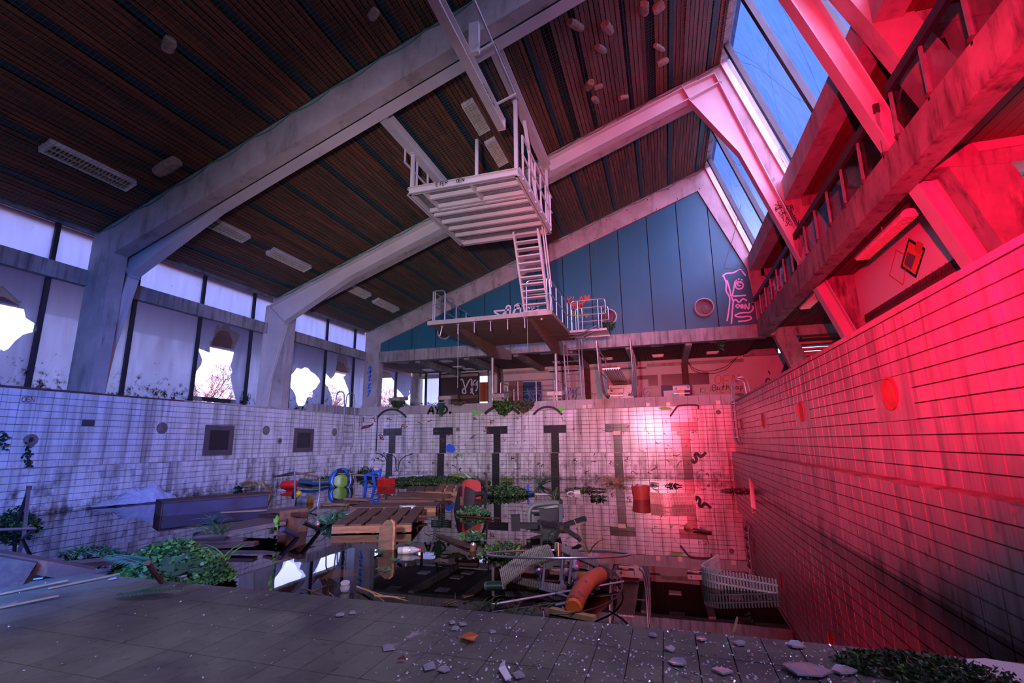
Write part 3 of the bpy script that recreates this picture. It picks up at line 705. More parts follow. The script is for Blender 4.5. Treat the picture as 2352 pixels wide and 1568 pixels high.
# ---------------------------------------------------------------- strokes for graffiti and lettering
FONT = {'A': [[(0, 0), (.5, 1), (1, 0)], [(.2, .4), (.8, .4)]], 'B': [[(0, 0), (0, 1), (.7, 1), (.85, .75), (.6, .52), (0, .52)], [(.6, .52), (.95, .28), (.75, 0), (0, 0)]],
 'C': [[(.9, .85), (.5, 1), (.1, .7), (.1, .3), (.5, 0), (.9, .15)]], 'D': [[(0, 0), (0, 1), (.6, .95), (.95, .6), (.9, .25), (.5, 0), (0, 0)]],
 'E': [[(.9, 1), (0, 1), (0, 0), (.9, 0)], [(0, .5), (.7, .5)]], 'F': [[(.9, 1), (0, 1), (0, 0)], [(0, .5), (.7, .5)]], 'G': [[(.9, .85), (.5, 1), (.1, .7), (.1, .3), (.5, 0), (.9, .2), (.9, .45), (.55, .45)]],
 'H': [[(0, 0), (0, 1)], [(.9, 0), (.9, 1)], [(0, .5), (.9, .5)]], 'I': [[(.5, 0), (.5, 1)]], 'J': [[(.8, 1), (.8, .2), (.45, 0), (.1, .2)], [(.4, 1), (1, 1)]],
 'K': [[(0, 0), (0, 1)], [(.9, 1), (0, .45), (.95, 0)]], 'L': [[(0, 1), (0, 0), (.85, 0)]], 'M': [[(0, 0), (.1, 1), (.5, .35), (.9, 1), (1, 0)]], 'N': [[(0, 0), (.05, 1), (.9, 0), (.95, 1)]],
 'O': [[(.5, 1), (.1, .75), (.05, .3), (.45, 0), (.9, .25), (.92, .75), (.5, 1)]], 'P': [[(0, 0), (0, 1), (.75, .95), (.9, .7), (.6, .48), (0, .48)]], 'R': [[(0, 0), (0, 1), (.75, .95), (.9, .7), (.6, .5), (0, .5)], [(.45, .5), (.95, 0)]],
 'S': [[(.9, .9), (.45, 1), (.1, .75), (.45, .52), (.85, .3), (.5, 0), (.05, .12)]], 'T': [[(.5, 0), (.5, 1)], [(0, 1), (1, 1)]], 'U': [[(0, 1), (.05, .25), (.45, 0), (.9, .25), (.95, 1)]], 'V': [[(0, 1), (.5, 0), (1, 1)]],
 'Y': [[(0, 1), (.5, .5), (1, 1)], [(.5, .5), (.45, 0)]], 'Z': [[(0, 1), (.95, 1), (0, 0), (.95, 0)]], '.': [[(.3, 0), (.45, .1), (.3, .12)]], "'": [[(.4, 1), (.35, .75)]],
 '0': [[(.5, 1), (.1, .75), (.1, .25), (.5, 0), (.9, .25), (.9, .75), (.5, 1)]], '1': [[(.2, .8), (.5, 1), (.5, 0)]], '2': [[(.05, .8), (.4, 1), (.85, .8), (.7, .5), (.05, 0), (.95, 0)]], '3': [[(.1, .9), (.5, 1), (.85, .75), (.5, .53), (.9, .28), (.5, 0), (.05, .12)]],
 '4': [[(.7, 0), (.7, 1), (.05, .3), (.95, .3)]], '5': [[(.85, 1), (.15, 1), (.1, .55), (.6, .62), (.9, .3), (.5, 0), (.05, .12)]], '6': [[(.8, .95), (.3, .7), (.1, .3), (.5, 0), (.9, .25), (.6, .5), (.15, .35)]],
 'b': [[(0, 1), (0, 0), (.7, .05), (.8, .4), (.1, .5)]], 'u': [[(0, .55), (.1, .05), (.6, .1), (.7, .55), (.8, 0)]], 't': [[(.4, .95), (.35, .1), (.7, 0)], [(0, .6), (.8, .6)]], 'h': [[(.05, 1), (0, 0)], [(0, .4), (.5, .6), (.75, .3), (.75, 0)]],
 'e': [[(.05, .3), (.75, .35), (.5, .6), (.1, .45), (.15, .05), (.8, .08)]], 'o': [[(.4, .6), (.05, .3), (.4, 0), (.75, .3), (.4, .6)]], 'a': [[(.7, .55), (.2, .55), (.05, .2), (.35, 0), (.7, .3), (.7, .55), (.8, 0)]], 'p': [[(0, .6), (0, -.4)], [(0, .5), (.6, .6), (.75, .25), (.1, .05)]]}
def word_strokes(txt, x, y, h, asp=0.62, sp=0.22, slant=0.0, jit=0.0):
    out = []; cx = x
    for ch in txt:
        if ch == ' ': cx += h*asp*0.7; continue
        dy = RN.uniform(-jit, jit)*h
        for st in FONT[ch]: out.append([(cx+(a*asp+b*slant)*h, y+b*h+dy) for a, b in st])
        cx += h*(asp+sp)
    return out
def ribbon(mb, pts, wd, fn, smooth=True, mi=0):
    """flat brush stroke laid on a surface; fn(u, v) -> 3D point, pts in (u, v)"""
    wd = wd*getattr(fn, 'ppm', 1.0)
    p = [V((a, b, 0)) for a, b in pts]
    if smooth and len(p) > 2:
        q = [p[0]]
        for i in range(len(p)-1):
            a, b, c, d = p[max(i-1, 0)], p[i], p[i+1], p[min(i+2, len(p)-1)]
            for k in range(1, 5):
                t = k/4; q.append(0.5*((2*b)+(c-a)*t+(2*a-5*b+4*c-d)*t*t+(3*b-a-3*c+d)*t**3))
        p = q
    vs = []; k = len(p)
    for i in range(k):
        d = p[min(i+1, k-1)]-p[max(i-1, 0)]
        if d.length < 1e-9: d = V((1, 0, 0))
        d.normalize(); n = V((-d.y, d.x, 0))*wd/2
        e_ = d*wd*0.3*(1 if i == k-1 else (-1 if i == 0 else 0))
        vs += [fn(*(p[i]+n+e_).xy), fn(*(p[i]-n+e_).xy)]
    mb.add(vs, [(2*i, 2*i+1, 2*i+3, 2*i+2) for i in range(k-1)], mi)
def graffiti(parent, strokes, wd, fn, m, label=None, smooth=True, name='graffiti'):
    mb = MB()
    for s_ in strokes: ribbon(mb, s_, wd, fn, smooth)
    return mb.build(name, m, parent, label=label)
def pxY(y):
    f = lambda u, v: tuple(onY(y, u, v))
    f.ppm = CF/y; return f
def pxX(x):
    f = lambda u, v: tuple(onX(x, u, v))
    f.ppm = CF/11; return f
def on_zX(y): return lambda u, v: (u, y, v)

# ---------------------------------------------------------------- right side: skylight, gallery
SKN = V((0.3333, 0, 1)).normalized(); sgx = lambda z: 14.30-0.3333*(z-7.6)
def sk_prism(mb, y0, y1, z0, z1, off, th, mi=0):   # a piece lying in the sloping skylight plane
    n = V((1, 0, 0.3333)).normalized()
    pts = []
    for d in (off, off+th):
        for y, z in ((y0, z0), (y1, z0), (y1, z1), (y0, z1)): p = V((sgx(z), y, z))+n*d; pts.append(tuple(p))
    return mb.add(pts, [(0, 1, 2, 3), (7, 6, 5, 4), (0, 4, 5, 1), (1, 5, 6, 2), (2, 6, 7, 3), (3, 7, 4, 0)], mi)
for bi, (ya, yb, nm) in enumerate(((13.02, 18.12, 'beyond the middle frame'), (7.55, 12.68, 'between the near and middle frames'), (2.1, 7.15, 'above the camera side'), (-3.3, 1.8, 'behind the camera'))):
    nwin += 1; r = bpy.data.objects.new('window_%d' % nwin, None); COL.objects.link(r); tag(r, 'sloping blue skylight of cracked glass '+nm, kind='structure')
    ys = [ya]+[y for y in MY if ya+0.3 < y < yb-0.3]+[yb]
    for a, b_ in zip(ys[:-1], ys[1:]):
        sk_prism(MB(), a+.02, b_-.02, 7.5, 11.30, 0.02, 0.008).build('pane', m_glasssky, r)
        ck = MB(); rn = random.Random(int(a*100)); n0 = V((1, 0, .3333)).normalized()*0.008
        c0 = ((a+b_)/2+rn.uniform(-.3, .3), rn.uniform(8.2, 10))
        for k in range(5):
            an = rn.uniform(0, 6.28); pts = [c0]
            for j in range(4): an += rn.uniform(-.35, .35); pts.append((min(max(pts[-1][0]+0.35*math.cos(an), a+.05), b_-.05), min(max(pts[-1][1]+0.55*math.sin(an), 7.6), 11.2)))
            ribbon(ck, pts, 0.008, lambda u, v: tuple(V((sgx(v), u, v))+n0))
        ck.build('cracks', m_mull, r, kind='stuff')
    for y in ys:
        wd = 0.09 if y in MY else 0.05
        sk_prism(MB(), y-wd/2-.02, y+wd/2+.02, 7.45, 11.38, -0.10, 0.14).build('mullion', m_mull if y in MY else m_steel, r)
        if y in MY: sk_prism(MB(), y+wd/2+.02, y+wd/2+.045, 7.5, 11.3, -0.03, 0.05).build('glazing_bead', m_galv, r)
    sk_prism(MB(), ya, yb, 11.28, 11.42, -0.12, 0.2).build('head_rail', m_concst, r)
t6 = struct('trim_6', 'concrete sill beam along the foot of the skylight')
for a, b_ in ((13.0, 18.14), (7.5, 12.7), (2.1, 7.19)):
    MB().box(14.08, 14.45, a, b_, 7.04, 7.60).build('beam', m_conc, t6)
t7 = struct('trim_7', 'stained concrete edge beam of the right gallery')
for a, b_ in ((-2.0, 7.38), (7.38, 12.85), (12.85, 18.5)):
    MB().prism([(14.12, 4.66), (14.40, 4.64), (14.40, 5.2), (14.12, 5.2)], lambda u, v, d: (u, b_-.004 if d else a, v)).build('beam', m_concst, t7)
# upper soffit and lower soffit, board by board
up = struct('ceiling_1', 'red lit board ceiling above the right gallery', MB().box(14.45, 19, -2, 18.4, 7.12, 7.2), m_black)
lo = struct('ceiling_2', 'red brown board soffit under the right gallery', MB().box(14.40, 19, -2, 22.9, 4.98, 5.1), m_black)
def boards(root, x0, x1, yspans, z, m, wd=0.14, limit=300):
    cd_ = []
    for y0, y1 in yspans:
        for i in range(int((x1-x0)/wd)): cd_.append((abs(y0-6)+0.3*i, x0+wd*i, y0, y1))
    cd_.sort(); ms = {}; rest = MB()
    for k, (d, x, y0, y1) in enumerate(cd_):
        if k < limit:
            ln = round(y1-y0, 3)
            if ln not in ms: ms[ln] = MB().box(0.004, wd-0.006, 0, ln, -0.015, 0.004).mesh('board', m)
            inst('board', ms[ln], Matrix.Translation((x, y0, z+RN.uniform(-.003, .003))), root)
        else: rest.box(x+.004, x+wd-.006, y0, y1, z-.015, z+.004)
    if rest.v: rest.build('far_boards', m, root, kind='stuff')
boards(up, 14.47, 17.6, ((13.0, 18.3), (7.5, 12.7), (1.8, 7.2)), 7.11, m_board)
boards(lo, 14.42, 16.6, ((13.0, 18.2), (7.55, 12.7), (1.8, 7.2)), 4.965, m_board)
# gallery frames: concrete piers and brackets, cross beams
for i, y in enumerate(FY):
    nm = ['beside the camera', 'behind the near leg', 'behind the middle leg', 'at the far end'][i]
    pr = struct('column', 'stained concrete gallery pier and brackets '+nm)
    MB().xz([(15.25, 5.15), (16.25, 5.15), (15.95, 6.85), (15.05, 6.85)], y-.14, y+.14).build('upper_pier', m_concst, pr)
    MB().box(14.45, 18.0, y-.16, y+.16, 6.83, 7.10).build('upper_bracket', m_concst, pr)
    MB().xz([(14.40, 4.70), (15.2, 4.62), (17.8, 4.62), (17.8, 4.97), (14.40, 4.97)], y-.16, y+.16).build('lower_bracket', m_concst, pr)
    MB().xz([(14.62, 4.70), (15.25, 4.70), (16.05, ZT), (15.45, ZT)], y-.15, y+.15).build('lower_pier', m_concst, pr)
mb = MB(); mb.box(14.4, 18.6, -2, 18.4, 5.10, 5.16); struct('floor_5', 'gallery floor slab on the right', mb, m_concst)
mb = MB(); mb.box(17.7, 17.9, -2, 22.9, 5.1, 7.2); mb.box(17.7, 17.9, 12.9, 22.9, ZT, 5.0); struct('wall_gallery', 'back wall of the right gallery', mb, m_plaster)
mb = MB(); mb.box(14.35, 17.7, 18.34, 18.5, 5.10, 7.2); wge = struct('wall_gallery_end', 'white far end wall of the right gallery with tags', mb, m_plaster)
graffiti(wge, word_strokes('KNA', 14.75, 5.95, 0.5, slant=.15), 0.05, on_zX(18.33), m_gblack, 'black scrawl')
mb = MB(); mb.box(15.3, 15.5, 7.55, 12.68, ZT, 4.965); wp = struct('wall_painted', 'red lit painted wall under the gallery with diamonds and zigzag', mb, mat('painted_wall', (0.78, 0.74, 0.72), (0.72, 0.68, 0.66), 0.8, rough=0.7))
XP = 15.295; F = lambda u, v: (XP, u, v)
def dq(ps): return [(p.y, p.z) for p in (onX(15.3, *q) for q in ps)]
big = dq([(2088, 550), (2124, 572), (2104, 635), (2071, 612)])
def quad_frame(parent, ps, wd, m, lab): graffiti(parent, [[ps[i], ps[(i+1) % 4]] for i in range(4)], wd, F, m, lab, False, 'diamond')
def fillq(parent, ps, m, x, lab): MB().add([(x, a, b) for a, b in ps], [(0, 1, 2, 3)]).build('diamond', m, parent, label=lab)
m_orange = paint('orange_paint', (0.80, 0.20, 0.10)); m_navy = paint('navy_paint', (0.02, 0.025, 0.10)); m_greyp = paint('grey_paint', (0.16, 0.16, 0.19))
fillq(wp, big, m_orange, XP, 'orange diamond'); quad_frame(wp, big, 0.055, m_navy, 'navy diamond outline')
XP = 15.292
fillq(wp, dq([(2086, 578), (2105, 588), (2094, 618), (2078, 606)]), m_greyp, 15.291, 'dark grey diamond inside the outlined one')
fillq(wp, dq([(2108, 552), (2122, 560), (2116, 584), (2101, 574)]), paint('red_paint', (0.62, 0.12, 0.08)), 15.290, 'small red diamond')
quad_frame(wp, dq([(2059, 574), (2085, 588), (2075, 654), (2044, 632)]), 0.02, paint('thin_red', (0.6, 0.1, 0.08)), 'thin red diamond outline')
zz = []
for i in range(34): x_ = 1983+i*7.6; zz.append((x_, 735-(x_-1983)*0.555-(8 if i % 2 else -2)-(x_-1983)*0.10*(i % 2)))
graffiti(wp, [[(p.y, p.z) for p in (onX(15.3, *q) for q in zz)]], 0.012, F, m_gblack, 'thin black zigzag scribble')
bd = MB(); a, b_ = onX(15.3, 1985, 735), onX(15.3, 2240, 596)
bd.box(15.27, 15.30, 8.2, 12.4, 3.72, 3.90); bd.build('dark_recess', m_trimred, wp, label='long dark heating recess')
hk = MB()
for i in range(42):
    y = 8.25+0.1*i
    ribbon(hk, [(y, 3.86), (y+.03, 3.76), (y+.07, 3.80)], 0.018, lambda u, v: (15.265, u, v))
hk.build('hooks', m_gblack, wp, kind='stuff')
mb = MB(); mb.box(15.9, 16.1, -1, 7.2, ZT, 4.965); struct('wall_side', 'concrete wall under the gallery beside the camera', mb, m_concst)
# balustrade: three lengths
def balustrade(y0, y1, nm, n):
    t = thing('glass_balustrade', 'glass balustrade with dark handrail on the gallery edge '+nm, 'balustrade', (14.2, (y0+y1)/2, 5.2), group='gallery balustrades')
    MB().box(14.10, 14.17, y0, y1, 5.90, 6.04).build('handrail', m_band if n > 1 else m_trimrail, t)
    k = max(2, round((y1-y0)/0.88)); st = (y1-y0)/k
    for i in range(k+1):
        y = y0+st*i+(0.03 if i == 0 else (-.03 if i == k else 0))
        p = MB().box(14.12, 14.155, y-.02, y+.02, 5.16, 5.92).build('post', m_galv, t)
        MB().box(14.105, 14.17, y-.035, y+.035, 5.21, 5.25).build('clamp', m_trimred, p)
        if i < k: MB().box(14.168, 14.18, y+.03, y0+st*(i+1)-.03, 5.24, 5.89).build('glass_panel', m_glassrail, t)
    return t
m_trimrail = mat('dark_handrail', (0.03, 0.02, 0.02), rough=0.7)
balustrade(-0.6, 7.24, 'nearest the camera', 2); balustrade(7.62, 12.55, 'between the two leaning steel legs', 1); balustrade(12.95, 18.1, 'at the far end', 2)

# gallery lamps: half-round louvred tubes under the edge beam
def round_lamp(y0, y1, x, z, label):
    t = thing('strip_light', label, 'strip light', (x, (y0+y1)/2, z+.12), group='strip lights under the gallery')
    c = MB()
    for a, b_ in ((y0, y1),):
        prof = [(x+0.13*math.cos(k*PI/10), z+0.10*math.sin(k*PI/10)) for k in range(11)]
        c.xz(prof, y0, y1)
    c.build('housing', m_whitep, t, smooth=True); l = MB()
    n = int((y1-y0)/0.055)
    for i in range(n): l.box(x-.11, x+.11, y0+.03+.055*i, y0+.045+.055*i, z-.035, z)
    l.build('louvre', m_cream, t, kind='stuff')
    MB().tube([(x, (y0+y1)/2, z+.1), (x, (y0+y1)/2, 4.96)], 0.012).build('hanger', m_galv, t)
round_lamp(8.55, 10.55, 14.72, 4.62, 'red lit louvred strip light hanging under the near part of the gallery')
round_lamp(12.95, 14.3, 14.62, 4.62, 'red lit louvred strip light hanging past the middle steel leg')

# stair behind the far leg
st = thing('open_stair', 'open timber stair with dark stringer behind the far concrete leg', 'stair', (15.6, 20.5, ZC))
m_stair = mat('red_stair_timber', (0.55, 0.16, 0.10), (0.4, 0.11, 0.07), 4, rough=0.5)
for i in range(12):
    y = 20.9-0.17*i; z = 2.62+0.185*i
    MB().box(14.95+0.06*i, 16.75+.03*i, y-.15, y+.15, z, z+.075).build('tread', m_stair, st)
MB().bar((14.78, 21.0, 2.5), (15.55, 18.75, 4.75), 0.06, 0.20).build('stringer', m_mull, st)

# ---------------------------------------------------------------- the room beyond the far end
YB = 22.9
c3 = struct('ceiling_3', 'dark board ceiling of the room beyond the pool', MB().box(XW, 14.4, 18.4, YB, 4.80, 4.9), m_black)
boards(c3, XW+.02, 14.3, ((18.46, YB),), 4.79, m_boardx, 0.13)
for i, q in enumerate(((1055, 854), (1150, 848), (1246, 843), (1348, 839), (1459, 833), (1571, 827))):
    x = onY(YB, *q).x
    struct('beam', 'concrete rib number %d from the left under the far ceiling' % (i+1), MB().box(x-.11, x+.11, 18.4, YB, 4.56, 4.80), m_concmoss if i < 3 else m_conc)
    if i in (1, 3, 4, 5) and i != 4:
        struct('column', 'dark wall column below far ceiling rib %d' % (i+1), MB().box(x-.14, x+.14, YB-.16, YB, 2.5, 4.6), m_concst if i == 1 else m_trimred)
mb = MB(); mb.box(onY(YB, 1123, 860).x, 17.7, YB, YB+.2, 2.4, 4.8); mb.box(XW, onY(YB, 1160, 860).x, YB+.05, YB+.2, 4.5, 4.8)
wr = struct('wall_rear', 'pale back wall of the room beyond the pool', mb, m_plaster)
mb = MB(); mb.box(XW-.1, XW+.35, YB-.3, YB+.2, 2.3, 4.8); struct('column', 'mossy concrete corner column at the left of the far room', mb, m_concmoss)
mb = MB(); mb.box(XW, 14.3, YB-.06, YB+.0, 4.50, 4.64); struct('trim_8', 'edge moulding at the back of the far ceiling', mb, m_conc)
def rect_px(parent, name, x0, y0, x1, y1, m, off=0.0, th=0.03, label=None, Y=YB):
    a, b_ = onY(Y, x0, y0), onY(Y, x1, y1)
    return MB().box(min(a.x, b_.x), max(a.x, b_.x), Y-off-th, Y-off, min(a.z, b_.z), max(a.z, b_.z)).build(name, m, parent, label=label)
nwin += 1; r = bpy.data.objects.new('window_%d' % nwin, None); COL.objects.link(r); tag(r, 'glazed screen of brown panels at the back left of the far room', kind='structure')
rect_px(r, 'pane', 980, 860, 1010, 935, m_glass, 0, .01)
for x in (979, 1011, 1056, 1101): rect_px(r, 'mullion', x-1.3, 856, x+1.3, 935, m_mull, .0, .08)
m_brown = mat('brown_panel', (0.060, 0.022, 0.024), (0.05, 0.018, 0.02), 2, rough=0.5)
rect_px(r, 'panel', 1012, 858, 1055, 935, m_brown, 0, .03); pb = rect_px(r, 'panel', 1057, 856, 1100, 935, m_brown, 0, .03)
rect_px(r, 'rail', 1012, 910, 1100, 914, m_woodlt, .03, .03)
gy = YB-.035
graffiti(r, [[(1058, 872), (1062, 871), (1065, 880), (1070, 900), (1066, 903), (1062, 900), (1064, 893), (1069, 891), (1074, 880), (1080, 871), (1084, 873), (1083, 880), (1085, 897), (1081, 902)],
             [(1082, 883), (1089, 883), (1096, 884)], [(1092, 872), (1087, 878), (1088, 884), (1094, 880), (1098, 874)], [(1084, 888), (1082, 896), (1088, 905)], [(1098, 880), (1096, 892), (1093, 897)]], 0.06, pxY(gy), m_gwhite, 'white looping tag')
d1 = struct('door_1', 'orange door with a small broken window above')
rect_px(d1, 'leaf', 1103, 878, 1121, 922, mat('orange_door', (0.42, 0.11, 0.03), rough=0.5), 0, .04); rect_px(d1, 'pane', 1103, 853, 1121, 876, m_glass2, 0, .01); rect_px(d1, 'frame', 1121, 850, 1123, 925, m_mull, 0, .07)
rect_px(d1, 'red_pipe', 1110, 878, 1114, 922, mat('red_pipe', (0.5, 0.02, 0.02), rough=0.4), .04, .05)
rect_px(wr, 'white_wall_left', 1158, 850, 1345, 855, m_plaster, 0, .02)
d2 = struct('door_2', 'blue door with pale swirls in the far back wall')
rect_px(d2, 'leaf', 1201, 878, 1244, 925, mat('blue_door', (0.015, 0.07, 0.20), (0.01, 0.05, 0.14), 2, rough=0.5), 0, .03); rect_px(d2, 'frame', 1169, 875, 1201, 925, mat('pinkbrown', (0.28, 0.16, 0.14), rough=0.7), 0, .02)
graffiti(d2, [[(1219+8*math.cos(t/3), 900+12*math.sin(t/2.2)+t*.5) for t in range(24)], [(1204, 907), (1210, 903), (1216, 910), (1212, 920), (1204, 915)], [(1233, 885), (1238, 889), (1232, 893), (1229, 888), (1235, 884)], [(1226, 905), (1236, 902), (1242, 908), (1238, 918)]], 0.04, pxY(YB-.034), m_gteal, 'pale blue swirls')
nwin += 1; r = bpy.data.objects.new('window_%d' % nwin, None); COL.objects.link(r); tag(r, 'row of dark broken serving hatches in the far back wall', kind='structure')
m_dkred = mat('dark_hatch', (0.055, 0.03, 0.03), (0.035, 0.02, 0.02), 3, rough=0.3)
for (x0, y0, x1, y1) in ((1459, 863, 1512, 888), (1518, 860, 1571, 885), (1581, 857, 1630, 882)):
    rect_px(r, 'pane', x0, y0, x1, y1, m_dkred, 0, .015)
rect_px(r, 'frame', 1455, 861, 1459, 890, m_plaster, 0, .06); rect_px(r, 'frame', 1512.5, 858, 1517, 888, m_plaster, 0, .06); rect_px(r, 'sill', 1455, 888, 1515, 890.5, m_plaster, 0, .08)
rect_px(r, 'broken_hole', 1466, 872, 1490, 887, m_plaster, .015, .006, 'pale room seen through the broken hatch')
cab = thing('counter', 'blue and cream counter board behind the fifth starting block', 'counter', tuple(onY(21.0, 1560, 910)))
m_navyb = mat('navy_board', (0.015, 0.02, 0.13), rough=0.5)
rect_px(cab, 'board', 1518, 885, 1591, 910, m_navyb, 0, .05, Y=21.0); rect_px(cab, 'front', 1524, 899, 1572, 912, m_plaster, .05, .3, Y=21.0); MB().box(onY(21, 1520, 908).x, onY(21, 1590, 908).x, 20.96, 21.3, ZC-.02, onY(21, 1520, 905).z).build('base', m_navyb, cab)
cabx = cab
# cables, notice strips, tags on the back wall
for i, (pts, lb) in enumerate((([(1579, 829), (1592, 846), (1615, 853), (1640, 851), (1668, 842), (1690, 822)], 'upper'), ([(1579, 829), (1590, 850), (1612, 857), (1640, 858), (1670, 848), (1695, 818)], 'lower'))):
    tag(MB().tube([onY(YB-.1, *q) for q in fillet([(a, b, 0) for a, b in pts], 8) for q in [(q.x, q.y)]], 0.012, 6).build('cable', m_black), lb+' loose cable sagging along the far right ceiling edge', 'cable')
def wtag(txt, px, py, h, m, lab, wd=.02, **k):
    a = onY(YB, px, py); graffiti(wr, word_strokes(txt, a.x, a.z, h, **k), wd, on_zX(YB-.008), m, lab)
wtag('OEN', 1642, 884, .42, m_gred, 'red tag reading OEN', .03, slant=.1, jit=.1)
graffiti(wr, [[(1683, 860), (1690, 876), (1705, 868), (1716, 878), (1724, 872)]], 0.03, pxY(YB-.008), m_gred, 'red squiggle')
wtag('Buthoap', 1637, 896, .22, paint('dark_green_spray', (0.01, 0.10, 0.02)), 'dark green tag', .025, slant=.1)
wtag('KLATZ', 1608, 902, .24, m_gblack, 'thin black tag', .015, slant=.15, jit=.1)
graffiti(wr, [[(1471, 916), (1475, 900), (1485, 886), (1478, 900), (1484, 914)], [(1478, 906), (1490, 898)], [(1490, 912), (1494, 900)]], 0.02, pxY(YB-.008), m_gblue, 'thin blue scribble')
graffiti(wr, [[(1302, 916), (1306, 900), (1312, 890), (1308, 905), (1318, 894), (1315, 914), (1326, 890), (1322, 918)]], 0.035, pxY(YB-.008), m_gblue, 'dark blue scribble behind the ladder')
graffiti(wr, [[(1358, 904), (1370, 904)], [(1361, 904), (1361, 908)], [(1366, 904), (1366, 910)], [(1369, 904), (1369, 908)]], 0.015, pxY(YB-.008), m_gblack, 'small black mark')
graffiti(wr, [[(1764+5*math.cos(t), 878+9*math.sin(t)) for t in [k*.5 for k in range(14)]], [(1765, 852), (1768, 858)]], 0.07, pxY(YB-.008), m_navyb, 'navy round tag')
rect_px(wr, 'beam', 1705, 800, 1785, 815, m_conc, 0, .25)
for i, (x0, y0, x1, y1) in enumerate(((1418, 838, 1486, 846), (1261, 846, 1330, 852))):
    t = thing('strip_light', ['louvred strip light on the far wall right of the springboard', 'louvred strip light on the far wall behind the tall ladder'][i], 'strip light', tuple(onY(YB, (x0+x1)/2, y1)))
    rect_px(t, 'housing', x0, y0, x1, y1-3, m_plaster, 0, .1); rect_px(t, 'louvre', x0+2, y1-3, x1-2, y1, m_blackp, .01, .07)
# square ceiling lamps
LP = [(1025, 829), (1077, 848), (985, 850), (922, 832), (1252, 810), (1283, 832), (1377, 801), (1395, 824), (1510, 792), (1511, 817), (1648, 783), (1636, 810), (1054, 843)]
sl = None
LPN = ['third from left in the front row', 'behind the lower platform beam', 'nearest the left windows in the back row', 'nearest the far left corner column', 'above the right platform post', 'behind the tall ladder', 'above the springboard', 'behind the springboard rails',
       'in the middle red bay, front', 'in the middle red bay, back', 'in the right red bay beside the hanging plant', 'in the right red bay, back', 'hidden behind a hanging string']
for q, nm in zip(LP, LPN):
    p = onZ(4.75, *q)
    t = thing('ceiling_light', 'square pale ceiling light '+nm, 'ceiling light', (p.x, p.y, 4.775), group='square lights in the far ceiling')
    MB().box(p.x-.24, p.x+.24, p.y-.24, p.y+.24, 4.735, 4.775).build('frame', m_whitep, t)
    g = MB()
    for k in range(7): g.box(p.x-.2, p.x+.2, p.y-.19+.06*k, p.y-.17+.06*k, 4.72, 4.735)
    g.build('louvre', m_galv, t, kind='stuff')

# ---------------------------------------------------------------- portholes in the gable, graffiti on it
def porthole(px, py, r, label):
    p = onY(GY, px, py); t = thing('round_vent', label, 'vent', (p.x, GY-.02, p.z))
    Mx = Matrix.Translation((p.x, GY, p.z)) @ Matrix.Rotation(PI/2, 4, 'X')
    MB().lathe([(r+.035, -.0), (r+.035, .05), (r, .10), (r-.02, .05), (r-.02, .012)], 32, Mx).build('rim', m_steel, t, smooth=True)
    MB().lathe([(r-.015, .012), (r*.6, .014), (0, .016)], 32, Mx).build('inner_disc', m_porthole, t)
    b = MB()
    b.lathe([(r*.5, .016), (r*.48, .03), (0, .045)], 14, Mx @ Matrix.Translation((0.05, -.08, 0))); b.build('inner_flap', m_porthole, t)
    return p
m_porthole = mat('porthole_inside', (0.13, 0.05, 0.05), (0.05, 0.025, 0.03), 3, rough=0.6)
pv = [porthole(1617, 706, 0.31, 'round open vent on the right of the teal gable'), porthole(1398, 728, 0.28, 'round open vent behind the platform landing with a plant in it'), porthole(1021, 762, 0.30, 'round open vent below the left end of the lower platform')]
gf = GY-.012
sp = lambda ps: [[q for q in s_] for s_ in ps]
graffiti(gab, word_strokes('KLAM', onY(gf, 1303, 698).x, onY(gf, 1303, 698).z, .27, slant=.1, jit=.12)+word_strokes('ZOOR', onY(gf, 1309, 709).x, onY(gf, 1309, 709).z, .16, slant=.1), .04, on_zX(gf), m_gred, 'red tag KLAM ZOOR')
graffiti(gab, [[(1312, 726), (1318, 718), (1322, 730), (1328, 716), (1334, 730), (1340, 714), (1346, 728), (1352, 722)], [(1314, 716), (1324, 714)]], .04, pxY(gf), m_gyel, 'olive scribble')
graffiti(gab, [[(1158, 729), (1145, 722), (1135, 715), (1150, 713), (1162, 713), (1155, 722), (1148, 730)], [(1160, 730), (1163, 706), (1168, 702), (1172, 706), (1170, 730)], [(1163, 712), (1171, 710)], [(1176, 730), (1186, 703), (1178, 722), (1188, 722), (1184, 732)], [(1187, 702), (1200, 699)], [(1192, 697), (1184, 701), (1183, 706), (1190, 708), (1196, 703), (1192, 697)], [(1196, 700), (1196, 718), (1206, 716), (1214, 716)],
               [(1204, 704), (1199, 700), (1204, 697), (1210, 698)], [(1216, 708), (1212, 702), (1216, 698)], [(1220, 700), (1222, 710)], [(1218, 704), (1232, 702)], [(1226, 708), (1228, 697), (1234, 704), (1240, 699)], [(1222, 718), (1236, 710)]], .06, pxY(gf), m_gwhite, 'large white tag behind the platform')
